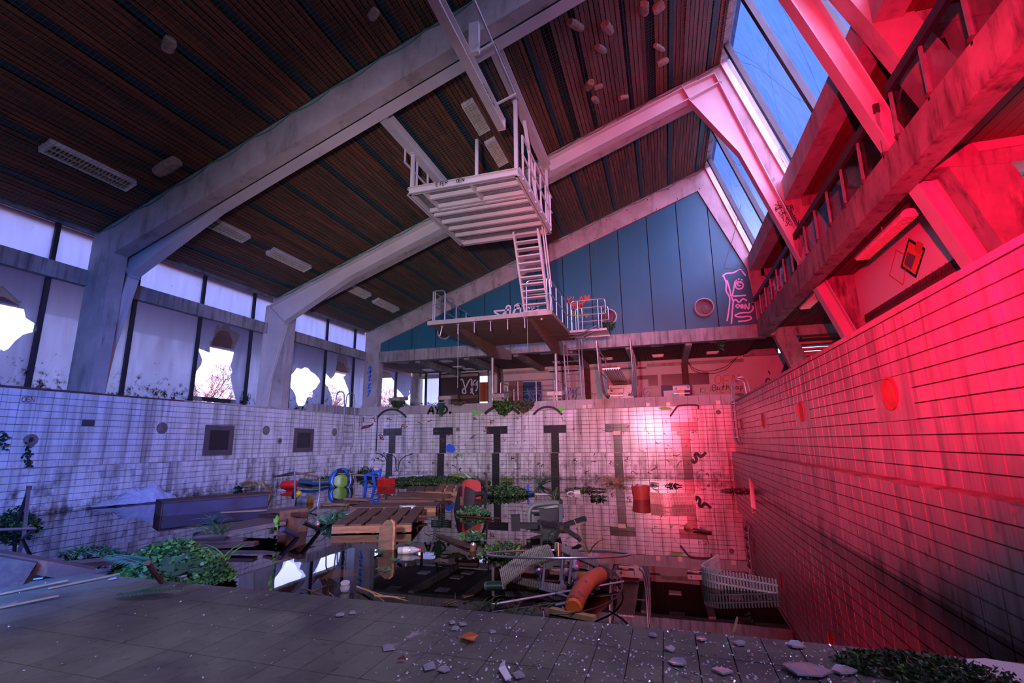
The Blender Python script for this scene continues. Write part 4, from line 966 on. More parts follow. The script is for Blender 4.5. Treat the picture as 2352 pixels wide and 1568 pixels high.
graffiti(gab, [[(1660, 634), (1668, 628), (1685, 626), (1700, 619), (1712, 632)], [(1662, 634), (1668, 650), (1668, 668), (1676, 684), (1674, 712), (1670, 736)], [(1670, 644), (1676, 664), (1681, 681), (1688, 647)], [(1681, 681), (1684, 680), (1712, 678)], [(1681, 683), (1684, 690), (1690, 688), (1698, 694), (1706, 686), (1715, 690)], [(1684, 692), (1682, 715), (1680, 742)],
               [(1698+9*math.cos(t*.5), 655+8.5*math.sin(t*.5)) for t in range(14)], [(1698+4*math.cos(t*.6), 652+4*math.sin(t*.6)) for t in range(12)], [(1692+t*2, 641+abs(t-3)*.5) for t in range(7)][::6] and [(1690, 645), (1692, 643)], [(1696, 641), (1698, 640.5)], [(1703, 641.5), (1705, 643)],
               [(1728, 695), (1730, 708), (1722, 717), (1704, 718), (1688, 724), (1700, 728), (1720, 726), (1726, 731), (1716, 736), (1696, 738)]], .055, pxY(gf), m_gpink, 'pink line drawing of an eye and profile')
graffiti(gab, [[(1694, 706), (1690, 703), (1694, 699), (1699, 702), (1694, 707)], [(1703, 703), (1707, 703), (1705, 699), (1701, 702), (1703, 707), (1708, 706)], [(1711, 709), (1712, 698), (1719, 710), (1721, 696)], [(1728, 696), (1731, 702)]], .05, pxY(gf), m_gpink, 'pink tag OEN')
graffiti(fas, word_strokes('2022', onY(18.13, 1180, 795).x, 4.80, .20, slant=.2), .025, on_zX(18.13), m_gteal, 'faint blue year 2022')

# ---------------------------------------------------------------- outside: eaves, ground, bare trees, a rail
mb = MB(); mb.box(XW-3.4, XW-.16, -8, 24, 4.86, 4.95); ev = struct('trim_9', 'board eaves outside the left windows', mb, m_board)
for i in range(22): MB().box(XW-3.3+.14*i, XW-3.3+.14*i+.125, -8, 24, 4.83, 4.86).build('board', m_board, ev)
MB().box(XW-3.6, XW-3.4, -8, 24, 4.80, 5.1).build('edge', m_whitep, ev)
m_ground = mat('dry_ground', (0.10, 0.075, 0.075), (0.07, 0.05, 0.05), 0.6, rough=0.95)
mb = MB(); mb.add([(-90, -60, 1.6), (XW-.3, -60, 1.6), (XW-.3, 100, 1.6), (-90, 100, 1.6)], [(0, 1, 2, 3)]); struct('ground', 'dry ground outside the left windows', mb, m_ground)
def tree_mesh(seed, h):
    rn = random.Random(seed); mb = MB(); nt_ = [0]
    def br(p, d, ln, r, lv):
        pts = [p]; q = V(p); dd = V(d)
        for k in range(3):
            dd = (dd+V((rn.uniform(-.22, .22), rn.uniform(-.22, .22), rn.uniform(-.05, .2)))).normalized(); q = q+dd*ln/3; pts.append(q.copy())
        mb.tube(pts, r, 5 if lv == 0 else 3, r2=r*0.45)
        if lv >= 4: return
        n = (7, 5, 4, 4)[lv]
        for k in range(n):
            t = rn.uniform(.3, 1.0); b = pts[0].lerp(pts[-1], t) if False else V(pts[min(3, int(t*3))]).lerp(V(pts[min(3, int(t*3)+1)]), t*3-int(t*3))
            a = rn.uniform(0, 6.28); o = dd.orthogonal().normalized(); o.rotate(Matrix.Rotation(a, 3, dd))
            br(b, (dd*rn.uniform(.5, 1)+o*rn.uniform(.5, .9)).normalized(), ln*rn.uniform(.5, .72), max(r*0.45, .012), lv+1)
    br(V((0, 0, 0)), V((0, 0, 1)), h*.42, h*.018, 0)
    return mb
m_tree = mat('sun_tinted_twigs', (0.16, 0.048, 0.035), (0.11, 0.034, 0.026), 0.5, rough=0.9)  # warm low sun on the trees is put into the twig colour
tms = [tree_mesh(3, 6.0).mesh('branches', m_tree), tree_mesh(8, 5.0).mesh('branches', m_tree)]
TR = [(-17, 8, 1.0), (-15, 12, .9), (-18, 16.5, 1.15), (-15.5, 21, .95), (-16.5, 24, 1.1), (-19, 29, 1.2), (-15, 33, 1.0), (-18, 37, 1.2), (-14, 41, 1.1), (-20, 20, 1.2), (-21, 12.5, 1.2), (-12.5, 28.5, .8), (-13, 36.5, .9), (-22, 25, 1.3), (-17, 45, 1.2)]
for i, (x, y, sc_) in enumerate(TR):
    t = thing('bare_tree', 'bare winter tree with sunlit tint standing outside beyond the left windows', 'tree', (x, y, 1.6), (0, 0, i*1.9), group='bare trees outside the left windows')
    o = bpy.data.objects.new('branches', tms[i % 2]); COL.objects.link(o); o.parent = t; t.scale = (sc_,)*3
m_fir = mat('sun_tinted_conifer', (0.15, 0.050, 0.026), (0.09, 0.032, 0.018), 3, rough=0.9)  # needle colour carries the same warm sunlight
t = thing('conifer', 'pointed conifer with sunlit tint seen through the hole in the middle bay', 'tree', (-12.5, 17.2, 1.6)); b = MB(); rn = random.Random(4)
for k in range(260):
    z = rn.uniform(.3, 5.0); rr = (5.3-z)*.28*rn.uniform(.4, 1); a = rn.uniform(0, 6.28); c = V((-12.5+rr*math.cos(a), 17.2+rr*math.sin(a), 1.6+z))
    b.tube([V((-12.5, 17.2, 1.6+z+.1)), c, c+V((.1*math.cos(a), .1*math.sin(a), -.2))], .05, 3, r2=.01)
b.build('needles', m_fir, t, kind='stuff')
fr_ = thing('garden_rail', 'dark plank rail on posts outside the left windows', 'rail', (-3.6, 14, 1.6))
MB().box(-3.62, -3.55, 8, 26, 2.62, 2.76).build('plank', m_mull, fr_)
for i in range(9): MB().box(-3.64, -3.60, 9+2*i-.03, 9+2*i+.03, 1.6, 2.7).build('post', m_galv, fr_)
# the hall goes on behind the camera
mb = MB(); mb.box(XW-.2, 20, -6.2, -6, -1, 12); struct('wall_front', 'end wall of the hall behind the camera', mb, m_plaster)
# ================================================================ diving tower, lower concrete platform
def rail(parent, pts, r=0.021, name='rail', fr=0.12, m=None): return MB().tube(fillet(pts, fr), r, 8).build(name, m or m_chrome, parent, smooth=True)
t = thing('diving_platform', 'lower concrete diving platform on two steel posts with tube railings', 'diving platform', (6.3, 16.1, ZC))
PX0, PX1, PY0, PY1, PZ = 4.40, 8.12, 12.45, 16.05, 4.57
MB().box(PX0, PX1, PY0, PY1, PZ, PZ+.12).build('slab', m_formwork, t)
MB().box(PX0-.005, PX1+.005, PY0-.012, PY0+.0, PZ-.0, PZ+.125).build('slab_edge', m_conc, t)
for x in (5.16, 7.44):
    MB().yz([(12.75, PZ), (15.95, 4.12), (16.5, 4.17), (18.05, 4.38), (18.05, 4.69), (16.06, 4.69), (16.05, PZ)], x-.07, x+.07).build('bracket_beam', m_formwork, t)
    p = MB().tube([(x, 15.98, ZC-.02), (x, 15.98, 4.13)], 0.055, 14).build('post', m_galv, t, smooth=True)
    MB().lathe([(.11, 0), (.11, .015), (.06, .02), (.058, .05)], 14, Matrix.Translation((x, 15.98, ZC-.02))).build('base_plate', m_galv, p)
for i, (x, y) in enumerate(((1015.7, 748), (1052, 744), (1089.5, 740), (1127, 737), (1166, 733), (1205, 729))):
    p = onZ(PZ, x, y); b = MB(); tl = .07 if i == 0 else 0
    b.tube([(p.x, p.y, PZ+.01), (p.x, p.y, PZ-.03), (p.x-tl, p.y-.0, PZ-.30)], 0.017, 8)
    o = b.build('drain_pipe', m_galv, t, smooth=True); MB().box(p.x-.05, p.x+.05, p.y-.035, p.y+.035, PZ-.012, PZ+.002).build('pipe_plate', m_galv, o)
b = MB().lathe([(.05, 0), (.04, -.05), (0, -.06)], 10, Matrix.Translation(onZ(PZ, 1244, 731))).build('underside_lamp', m_galv, t)
zt = PZ+.12; HT = 0.93
for x, sg in ((4.50, 1), (8.05, -1)):
    fx = x+sg*(0.40 if sg > 0 else .66)
    for z in (HT, HT*.55): rail(t, [(fx, 12.53, zt if z == HT else zt+z), (fx, 12.53, zt+z), (x, 12.53, zt+z), (x, 15.95, zt+z)] if z == HT else [(fx, 12.53, zt+z), (x, 12.53, zt+z), (x, 15.95, zt+z)], name='handrail' if z == HT else 'mid_rail')
    for y in (12.57, 13.4, 14.25, 15.1, 15.92): rail(t, [(x, y, zt), (x, y, zt+HT)], name='railing_post')
    rail(t, [(x-sg*.02+sg*.1, 12.53, zt), (x-sg*.02+sg*.1, 12.53, zt+HT)], name='railing_post')
# side landing with its own bent rails
t = thing('side_landing', 'red lit ribbed metal landing with bent rails right of the lower platform', 'landing', (8.7, 15.7, 4.4))
b = MB()
for i in range(7): b.box(8.13, 9.3, 15.06+.13*i, 15.17+.13*i, 4.63, 4.66)
b.box(8.13, 9.3, 15.0, 15.05, 4.60, 4.67); b.box(8.13, 9.3, 15.92, 15.97, 4.60, 4.67); b.build('deck', m_galv, t)
for y in (15.04, 15.93):
    for z in (.98, .50): rail(t, [(8.18, y, 4.66), (8.18, y, 4.66+z), (9.28, y, 4.66+z), (9.28, y, 4.66+.50 if z > .6 else 4.66+.3)][0 if z > .6 else 1:3 if z < .6 else 4], name='rail')
    rail(t, [(9.05, y, 4.66), (9.05, y, 5.62)], name='railing_post'); rail(t, [(8.40, y, 4.66), (8.40, y, 5.62)], name='railing_post')
MB().tube([(8.1, 15.0, 4.55), (8.45, 14.9, 4.50), (9.0, 14.8, 4.72)], .02, 8).build('lower_brace', m_chrome, t, smooth=True)
MB().tube([(8.1, 15.2, 4.50), (8.5, 15.1, 4.46), (9.1, 15.0, 4.68)], .02, 8).build('lower_brace', m_chrome, t, smooth=True)
# tall vertical ladder
t = thing('tall_ladder', 'tall tubular ladder standing on the far deck up to the platform landing', 'ladder', (8.0, 16.05, ZC))
for x0, x1 in ((7.70, 7.78), (8.22, 8.28)):
    rail(t, [(x1, 16.02, ZC-.02), (x0, 16.02, 4.62)], .024, 'stile'); rail(t, [(x1+.07, 16.22, ZC-.02), (x0+.07, 16.22, 4.62)], .018, 'back_tube')
for i in range(9):
    z = 2.72+.225*i; f = (z-ZC)/2.1; MB().tube([(7.78-.08*f, 16.02, z), (8.28-.06*f, 16.02, z)], .016, 8).build('rung', m_chrome, t, smooth=True)

# ---------------------------------------------------------------- upper steel platform
t = thing('upper_platform', 'high white steel diving platform hung from the roof with grating floor', 'diving platform', (6.84, 10.7, 6.84))
UX0, UX1, UY0, UY1, UZ = 5.53, 8.15, 9.16, 12.30, 6.84
def channel(p, q, h, up=(0, 0, 1), flange=.06):
    b = MB(); b.bar(p, q, .012, h); p, q = V(p), V(q)
    for s_ in (-1, 1): b.bar(p+V((0, 0, s_*(h-.012)/2)), q+V((0, 0, s_*(h-.012)/2)), flange*2, .012)
    return b
for p, q in (((UX0, UY0, UZ+.08), (UX1, UY0, UZ+.08)), ((UX1, UY0, UZ+.08), (UX1, UY1, UZ+.08)), ((UX1, UY1, UZ+.08), (UX0, UY1, UZ+.08)), ((UX0, UY1, UZ+.08), (UX0, UY0, UZ+.08))):
    channel(p, q, .16).build('frame_channel', m_steel, t)
kk = .2295; JL = [(305, 1040), (390, 1125), (325, 1165), (365, 1205), (445, 1280), (515, 1345), (580, 1410)]
for i, (a, c) in enumerate(JL):
    y = onZ(UZ, 920+a*kk, 220+c*kk).y
    MB().bar((5.9 if i < 2 else 5.6, y, UZ+.05), (UX1-.06, y, UZ+.05), .075, .10).build('joist', m_steel, t)
MB().bar((7.05, UY0+.06, UZ+.06), (7.05, 10.1, UZ+.06), .07, .11).build('joist', m_steel, t); MB().bar((5.88, UY0+.06, UZ+.06), (5.88, 10.1, UZ+.06), .05, .11).build('joist', m_steel, t)
b = MB()
for i in range(84): x = UX0+.04+.0305*i; b.box(x, x+.012, UY0+.05, UY1-.05, UZ+.115, UZ+.15)
for i in range(20): b.box(UX0+.04, UX1-.04, UY0+.1+.155*i, UY0+.108+.155*i, UZ+.13, UZ+.14)
b.build('grating', m_galv, t, kind='stuff')
HB = 8.02
def sq(p, q, wd, name): return MB().bar(p, q, wd, wd).build(name, m_steel, t)
IBX = ((5.58, 7.90), (8.12, 8.76))
for (x, zb) in IBX:
    for y in (UY0+.05, UY1-.06):
        sq((x, y, UZ+.1), (x, y, zb), .075, 'hanger_post'); MB().box(x-.08, x+.08, y-.08, y+.08, zb-.012, zb).build('head_plate', m_steel, t)
sq((8.12, 9.95, 8.74), (8.12, 11.1, UZ+.2), .075, 'diagonal_brace'); sq((7.2, UY0+.03, UZ+.16), (7.2, UY0+.03, 7.93), .06, 'front_post')
for x in (UX0-.02, UX1+.03):
    for z in (UZ+1.2, UZ+.72): sq((x, UY0+.35 if x > 7 else UY0-.2, z), (x, UY1-.05 if x < 7 else UY1+.25, z), .035, 'rail')
    y = UY0+.38
    while y < UY1+.2: sq((x, y, UZ+.1), (x, y, UZ+1.2), .04, 'railing_post'); y += .56
    MB().bar((x, UY0+.1, UZ+.2), (x, UY1, UZ+.2), .01, .12).build('toe_board', m_steel, t)
sq((UX0-.02, UY0-.2, UZ+.72), (UX0-.02, UY0-.2, UZ+1.2), .035, 'rail_end'); sq((UX1+.03, UY0+.35, UZ+.72), (UX1+.03, UY0+.35, UZ+1.2), .035, 'rail_end')
fy = UY0-.07
graffiti(t, word_strokes('ETER', 6.25, UZ+.055, .09, slant=.1)+word_strokes('OEN', 6.75, UZ+.055, .08, slant=.1), .014, on_zX(fy), m_gblack, 'black pen tags on the front channel')
# roof beams carrying it
for i, ((x, zb), y1) in enumerate(zip(IBX, (12.35, 12.40))):
    o = thing('hanging_beam', ['grey steel roof beam above the left edge of the upper platform', 'grey steel roof beam above the right edge of the upper platform'][i], 'steel beam', (x, 10, zb+.3))
    MB().ibeam((x, 7.62, zb+.13), (x, y1, zb+.13), .26, .20).build('beam', m_steel, o)
    MB().box(x-.1, x+.1, 7.6, 7.625, zb, zb+.45).build('end_plate', m_steel, o)
o = thing('hanging_beam', 'grey steel rail beam ending free in mid air with a black tag', 'steel beam', (7.9, 6, 8.4))
bx, bz = 7.83, 8.10
p1 = onX(bx, 1152, 292); MB().ibeam((bx, 1.5, bz), (bx, p1.y, bz), .26, .17).build('beam', m_steel, o)
MB().box(bx-.09, bx+.09, p1.y, p1.y+.012, bz-.14, bz+.14).build('end_plate', m_steel, o)
MB().box(bx+.03, bx+.22, 7.08, 7.18, bz+.1, bz+.75).build('bolt_plate', m_steel, o)
graffiti(o, word_strokes('STER KACE', p1.y-1.25, bz-.06, .13, asp=.5, sp=.18), .02, lambda u, v: (bx+.03, u, v), m_gblack, 'black tag on the beam')
b = MB(); b.tube([(bx+.45, 1.5, bz+.32), (bx+.45, p1.y-.35, bz+.32)], .03, 10); cn = tag(b.build('conduit', m_galv, None, smooth=True), 'thin steel tube running beside the free ended roof beam', 'tube')
for y in (p1.y-1.9, p1.y-.5): MB().bar((bx, y, bz+.12), (bx+.5, y, bz+.28), .04, .04).build('bracket', m_steel, o)
# steep stair between the platforms
t = thing('platform_stair', 'steep grey stair from the lower platform up to the high steel platform', 'stair', (7.6, 12.8, zt))
sa, sb = V((0, 12.95, zt)), V((0, 11.86, UZ))
for x in (7.25, 7.93): MB().bar((x, sa.y, sa.z), (x, sb.y, sb.z), .16, .05, up=(1, 0, 0)).build('stringer', m_steel, t)
for i in range(12):
    f = (i+.7)/12.4; y, z = sa.y+(sb.y-sa.y)*f, sa.z+(sb.z-sa.z)*f
    MB().box(7.275, 7.905, y-.09, y+.10, z-.012, z+.025).build('tread', m_steel, t)
for x in (8.0, 8.06): rail(t, [(x, 12.75, zt+.75), (x, 11.75, UZ+.75)], .02, 'handrail', m=m_steel)
rail(t, [(8.03, 12.9, zt), (8.03, 12.75, zt+.75)], .02, 'handrail_post', m=m_steel)

# ---------------------------------------------------------------- springboard
t = thing('springboard', 'aluminium springboard with tall bent tube rails on a stained block', 'springboard', (9.5, 16.3, ZC))
b = MB(); b.add([(9.31, 13.2, 3.10), (9.78, 13.2, 3.10), (9.74, 16.9, 3.08), (9.22, 16.9, 3.08), (9.31, 13.2, 3.135), (9.78, 13.2, 3.135), (9.74, 16.9, 3.13), (9.22, 16.9, 3.13)], [(0, 3, 2, 1), (4, 5, 6, 7), (0, 1, 5, 4), (1, 2, 6, 5), (2, 3, 7, 6), (3, 0, 4, 7)])
b.build('board', m_galv, t)
b = MB()
for i in range(7): f = (i+.5)/7; b.bar((9.32+.45*f, 13.22, 3.09), (9.235+.49*f, 16.85, 3.065), .014, .035)
b.build('ribs', m_galv, t)
for s_, x in ((-1, 8.98), (1, 10.0)):
    for k, (dy, h) in enumerate(((0, 1.28), (.55, 1.02), (1.1, .95))):
        y = 14.85+dy; xx = x+s_*.02*k
        rail(t, [(9.5+s_*.3, y+.9, 2.62), (xx-.06*s_, y+.55, 2.62), (xx, y+.3, 3.2), (xx, y, ZC+h+.45)], .023, 'rail', .25)
    rail(t, [(x, 14.85, ZC+1.73), (x, 15.6, ZC+1.5), (x, 17.2, ZC+1.5), (x, 17.3, 2.6)], .023, 'handrail', .2); rail(t, [(x, 15.2, 3.35), (x, 17.2, 3.35)], .02, 'mid_rail')
rail(t, [(9.0, 17.3, 3.9), (9.98, 17.3, 3.9)], .02, 'back_rail')
m_whitestain = mat('stained_white_block', (0.58, 0.54, 0.50), (0.45, 0.40, 0.36), 2, rough=.7, dirt=[((.04, .03, .025), 9, (1, 1, 1), (.58, .68))])
MB().box(9.15, 9.92, 16.15, 17.3, ZC, 2.98).build('block', m_whitestain, t); MB().box(9.3, 9.75, 15.95, 16.3, 2.98, 3.06).build('fulcrum', m_rust, t)
# ---------------------------------------------------------------- starting blocks
m_num = paint('orange_number', (0.85, 0.22, 0.08))
BX = [1.39+2*k for k in range(6)]; bdesc = ['mossy starting block 1 at the left end of the far wall', 'grey starting block 2 above the black tag', 'grey starting block 3 beside the left platform post', 'stained starting block 4 beside the right platform post', 'white stained starting block 5 below the springboard', 'red lit white starting block 6 beside the dark hatches']
for i, x in enumerate(BX):
    t = thing('starting_block', bdesc[i], 'starting block', (x, 16.05, ZC), group='starting blocks')
    mm = [m_concmoss, m_conc, m_conc, m_whitestain, m_whitestain, m_whitestain][i]
    MB().yz([(15.82, 2.70), (15.82, 2.83), (16.38, 2.92), (16.38, 2.79)], x-.25, x+.25).build('top', mm, t)
    MB().box(x-.09, x+.09, 15.98, 16.2, ZC-.01, 2.76).build('pedestal', mm, t)
    MB().box(x-.23, x+.23, 15.86, 15.90, 2.60, 2.625).build('grip_bar', m_galv, t)
    graffiti(t, word_strokes(str(i+1), x-.03, 2.725, .085), .016, on_zX(15.815), m_num, 'orange number %d' % (i+1))
# low tube railing on the far deck
t = thing('deck_railing', 'low tubular railing on the far deck between starting blocks three and four', 'railing', (6.3, 16.9, ZC))
for y, x0, x1 in ((16.5, 5.28, 7.26),):
    rail(t, [(x0, y, ZC-.02), (x0, y, 3.32), (x1, y, 3.32), (x1, y, ZC-.02)], .02, 'frame_tube')
    for x in (x0+.65, x0+1.32): rail(t, [(x, y, ZC-.02), (x, y, 3.32)], .018, 'railing_post')
    rail(t, [(x0, y, 2.95), (x1, y, 2.95)], .018, 'mid_rail')
    for x in (x0-.02, x1+.05): rail(t, [(x, y+.05, 3.3), (x, y+1.7, 3.3), (x, y+1.7, ZC-.02)], .018, 'side_rail'); rail(t, [(x, y+.9, ZC-.02), (x, y+.9, 3.3)], .018, 'railing_post')
# ---------------------------------------------------------------- pool ladders
def pool_ladder(x, s_, y0, y1, label, zb=1.0, top=3.02):
    t = thing('pool_ladder', label, 'ladder', (x-s_*.35, (y0+y1)/2, ZT))
    for y in (y0, y1):
        rail(t, [(x-s_*.08, y, zb-.06), (x+s_*.02, y, zb+.02), (x+s_*.06, y, zb+.25), (x+s_*.06, y, ZT+.1), (x+s_*.0, y, top), (x-s_*.30, y, top), (x-s_*.36, y, ZT-.02)], .022, 'stile', .17)
    for i in range(5):
        z = zb+.18+.225*i; o = MB().box(x+s_*.03, x+s_*.10, y0+.02, y1-.02, z-.012, z+.012).build('tread', m_galv, t)
        for y in (y0, y1): MB().tube([(x-s_*.0, y, z), (x+s_*.06, y, z)], .012, 6).build('wall_stub', m_galv, o)
    return t
pool_ladder(0.02, 1, 14.69, 15.28, 'steel pool ladder on the left wall near the far corner', 1.02)
pool_ladder(PW-.02, -1, 14.35, 14.95, 'red lit steel pool ladder on the right wall near the far corner', 1.08, 2.85)

# ---------------------------------------------------------------- ceiling lights, nets, debris caught in them
def on_roof(px, py, dz=0.0):
    d = ray(px, py); # z = 6.05+.366(x+1.45)+dz
    t_ = (6.05+0.366*(CC.x+1.45)+dz-CC.z)/(d.z-0.366*d.x); return CC+d*t_
LL = [((107, 346), (308, 428), 'largest, overhead at the left'), ((460, 500), (555, 548), 'below the near rafter'), ((621, 580), (708, 620), 'in front of the middle frame'), ((800, 660), (832, 677), 'half behind the middle frame'), ((861, 692), (912, 714), 'nearest the far gable'),
      ((1070, 240), (1115, 305), 'above the upper platform, nearer one'), ((1120, 325), (1160, 380), 'above the upper platform, farther one')]
for (a, b_, nm) in LL:
    p = on_roof((a[0]+b_[0])/2, (a[1]+b_[1])/2, -.07); ln = 1.55 if p.x < 3 else 1.15
    t = thing('ceiling_lamp', 'louvred fluorescent ceiling lamp '+nm, 'lamp', (p.x, p.y, p.z+.06), (0, -SL, 0), group='louvred lamps under the timber ceiling')
    def addm(mb, nm_, m, **k):
        o = bpy.data.objects.new(nm_, mb.mesh(nm_, m)); COL.objects.link(o); o.parent = t
        for kk_, v_ in k.items(): o[kk_] = v_
    bb = MB()
    for x0, x1, y0, y1 in ((-.16, -.13, -ln/2, ln/2), (.13, .16, -ln/2, ln/2), (-.13, .13, -ln/2, -ln/2+.06), (-.13, .13, ln/2-.06, ln/2)): bb.box(x0, x1, y0, y1, -.09, .03)
    bb.box(-.16, .16, -ln/2, ln/2, .03, .04); addm(bb, 'housing', m_whitep)
    bb = MB(); bb.box(-.006, .006, -ln/2+.06, ln/2-.06, -.085, -.03)
    for k in range(22): y = -ln/2+.08+(ln-.16)*k/21; bb.box(-.13, .13, y-.004, y+.004, -.085, -.03)
    addm(bb, 'louvre', m_cream, kind='stuff')
    for s_ in (-1, 1): addm(MB().tube([(s_*.065, -ln/2+.08, -.0), (s_*.065, ln/2-.08, -.0)], .013, 8), 'tube', m_whitep)
rn = random.Random(5)
def net(y0, y1, label, sag):
    mb = MB(); zf = lambda x, y: zr(x)-.06-sag*(1-((2*(y-y0)/(y1-y0)-1)**2))*(0.7+.3*math.sin(x*2.1))
    x0, x1 = -1.4, 13.0
    def line(pts, r):
        o = len(mb.v)
        for p in pts:
            for k in range(3): a = 2*PI*k/3; mb.v.append((p[0]+r*math.cos(a)*.7, p[1]+r*math.cos(a)*.7, p[2]+r*math.sin(a)))
        for i in range(len(pts)-1):
            for k in range(3): mb.f.append((o+3*i+k, o+3*i+(k+1) % 3, o+3*i+3+(k+1) % 3, o+3*i+3+k)); mb.m.append(0)
    st = .085; n = int((x1-x0)/st)
    for i in range(n+1):
        x = x0+st*i; line([(x+.012*math.sin(k*1.3+i), y0+(y1-y0)*k/10, zf(x, y0+(y1-y0)*k/10)) for k in range(11)], .0028)
    for j in range(int((y1-y0)/st)+1):
        y = y0+st*j; line([(x0+(x1-x0)*k/14, y+.015*math.sin(k*1.7+j), zf(x0+(x1-x0)*k/14, y)) for k in range(15)], .0028)
    tag(mb.build('safety_net', m_net), label, 'net', 'green nets under the ceiling')
    rp = MB(); pts = []
    for k in range(85):
        x = x0+(x1-x0)*k/84; f = abs(math.sin(x*PI/1.03+.8)); pts.append((x, y1-.02, zr(x)-.05-.11*f+.0*rn.random()))
    rp.tube(pts, .011, 5)
    return pts
nb = [(2.12, 7.17, 'nearest the camera'), (7.52, 12.66, 'between the near and middle frames'), (13.03, 18.1, 'in front of the teal gable')]
for y0, y1, nm in nb:
    net(y0, y1, 'green safety net stretched under the ceiling '+nm, .13)
    pts = [(x0_, y1-.01, zr(x0_)-.03-.10*abs(math.sin(x0_*PI/1.03+.8))) for x0_ in [-1.4+.16*k for k in range(91)]]
    tag(MB().tube(pts, .011, 5).build('net_rope', m_rope), 'green edge rope of the ceiling net '+nm, 'rope')
CH = [((388, 103), .24, .18, 'lump'), ((384, 383), .55, .24, 'slab'), ((858, 33), .2, .15, 'lump'), ((1322, 58), .5, .18, 'slab'), ((1395, 65), .45, .2, 'slab'), ((1380, 113), .4, .16, 'slab'), ((1353, 196), .45, .2, 'slab'), ((1367, 230), .38, .15, 'slab'), ((1374, 200), .22, .14, 'lump'),
      ((1432, 224), .25, .16, 'lump'), ((1480, 20), .45, .2, 'slab'), ((1512, 18), .25, .2, 'lump'), ((1514, 110), .5, .12, 'slab'), ((1522, 143), .28, .16, 'lump')]
CL = ['small stone coloured lump in the near net', 'long insulation slab in the near net beside the rafter', 'small lump in the near net at the top edge', 'upright insulation slab furthest left in the middle net', 'insulation slab right of the upright one in the middle net', 'insulation slab just below two others in the middle net', 'tilted slab in the pile of three above the middle frame', 'lower slab in the pile of three above the middle frame', 'crumbled piece in the pile of three above the middle frame', 'lone crumbled lump nearest the middle rafter', 'big slab at the top edge between pale ceiling strips', 'lump beside the big slab at the top edge', 'narrow slab hanging between pale ceiling strips', 'twisted lump at the foot of the narrow slab']
for (q, a, c, kd), lb in zip(CH, CL):
    p = on_roof(*q, -.20); rn = random.Random(q[0]); b = MB()
    n = 7; nx = 5
    prof = []
    for i in range(nx+1):
        f = i/nx-.5; sc_ = (1-.25*abs(f*2)**4)
        for k in range(8):
            an = 2*PI*k/8+PI/8; r_ = c*.62*sc_*rn.uniform(.82, 1.1); prof.append((f*a, max(-c*.5, min(c*.5, r_*math.cos(an))), max(-c*.34, min(c*.34, r_*math.sin(an)))))
    b.add(prof, [(8*i+k, 8*i+(k+1) % 8, 8*i+8+(k+1) % 8, 8*i+8+k) for i in range(nx) for k in range(8)]+[tuple(range(8))[::-1], tuple(8*nx+k for k in range(8))])
    o = b.build('insulation_chunk', m_wool); o.location = p; o.rotation_euler = (rn.uniform(-.2, .2), -SL, PI/2+rn.uniform(-.5, .4) if kd == 'slab' and q[0] > 600 else rn.uniform(-.4, .6))
    tag(o, 'crumbling '+lb, 'debris', 'chunks caught in the ceiling nets')
# hanging cords
for q0, q1, lb in (((1052, 700), (1051, 890), 'left end of the lower platform'), ((1213, 715), (1212, 800), 'foot of the steep stair')):
    a = onY(12.5, *q0); a.z = PZ+.005; c = onY(12.5, *q1); a.x = c.x; tag(MB().tube([a, c], .005, 5).build('cord', m_galv), 'thin pale cord hanging down near the '+lb, 'cord')
a, c, d = onY(17.9, 1662, 615), onY(17.9, 1684, 545), onY(17.9, 1712, 622)
tag(MB().tube([d, a, c, onY(17.9, 1702, 470)], .010, 5).build('loose_wire', m_trimred), 'loose bent wire hanging in front of the right end of the gable', 'wire')
# ================================================================ things lying in the pool
def floatpt(px, py, z=WL): return onZ(z, px, py)
def frame_of(p, q, up=(0, 0, 1)):
    """matrix with x from p to q"""
    p, q = V(p), V(q); d = (q-p).normalized(); sd = V(up).cross(d)
    if sd.length < 1e-4: sd = V((0, 1, 0)).cross(d)
    sd.normalize(); u = d.cross(sd); M = Matrix((d, sd, u)).transposed().to_4x4(); M.translation = p
    return M, (q-p).length
def plank(name, p, q, wd, th, m, parent=None, tilt=0.0, label=None, cat=None, group=None, wob=0.0):
    M, ln = frame_of(p, q); M = M @ Matrix.Rotation(tilt, 4, 'X'); n = 4; b = MB(); vs = []; rn = random.Random(int(ln*1000)+int(wd*777))
    for i in range(n+1):
        x = ln*i/n; w1, w2 = wd/2*(1+rn.uniform(-wob, wob)), wd/2*(1+rn.uniform(-wob, wob)); xx = x+(rn.uniform(-.03, .03) if wob and i in (0, n) else 0)
        vs += [(xx, -w1, -th/2), (xx, w2, -th/2), (xx, w2, th/2), (xx, -w1, th/2)]
    fs = [(4*i+k, 4*i+(k+1) % 4, 4*i+4+(k+1) % 4, 4*i+4+k) for i in range(n) for k in range(4)]+[(3, 2, 1, 0), (4*n, 4*n+1, 4*n+2, 4*n+3)]
    fs = [f[::-1] for f in fs]
    b.add(vs, fs)
    o = bpy.data.objects.new(name, b.mesh(name, m)); COL.objects.link(o); o.matrix_basis = M
    if parent: attach(o, parent)
    if label: tag(o, label, cat, group)
    return o
def leafq(b, c, d, up, ln, wd, mi=0, curl=.2):
    d = V(d).normalized(); sd = d.cross(V(up))
    if sd.length < 1e-3: sd = d.orthogonal()
    sd.normalize(); u = sd.cross(d); c = V(c)
    b.add([c, c+d*ln*.45+sd*wd*.5+u*curl*ln*.2, c+d*ln+u*-curl*ln*.15, c+d*ln*.45-sd*wd*.5+u*curl*ln*.2], [(0, 1, 2), (0, 2, 3)], mi)
def rvec(rn, z0=-1, z1=1): a = rn.uniform(0, 2*PI); z = rn.uniform(z0, z1); r_ = math.sqrt(max(0, 1-z*z)); return V((r_*math.cos(a), r_*math.sin(a), z))
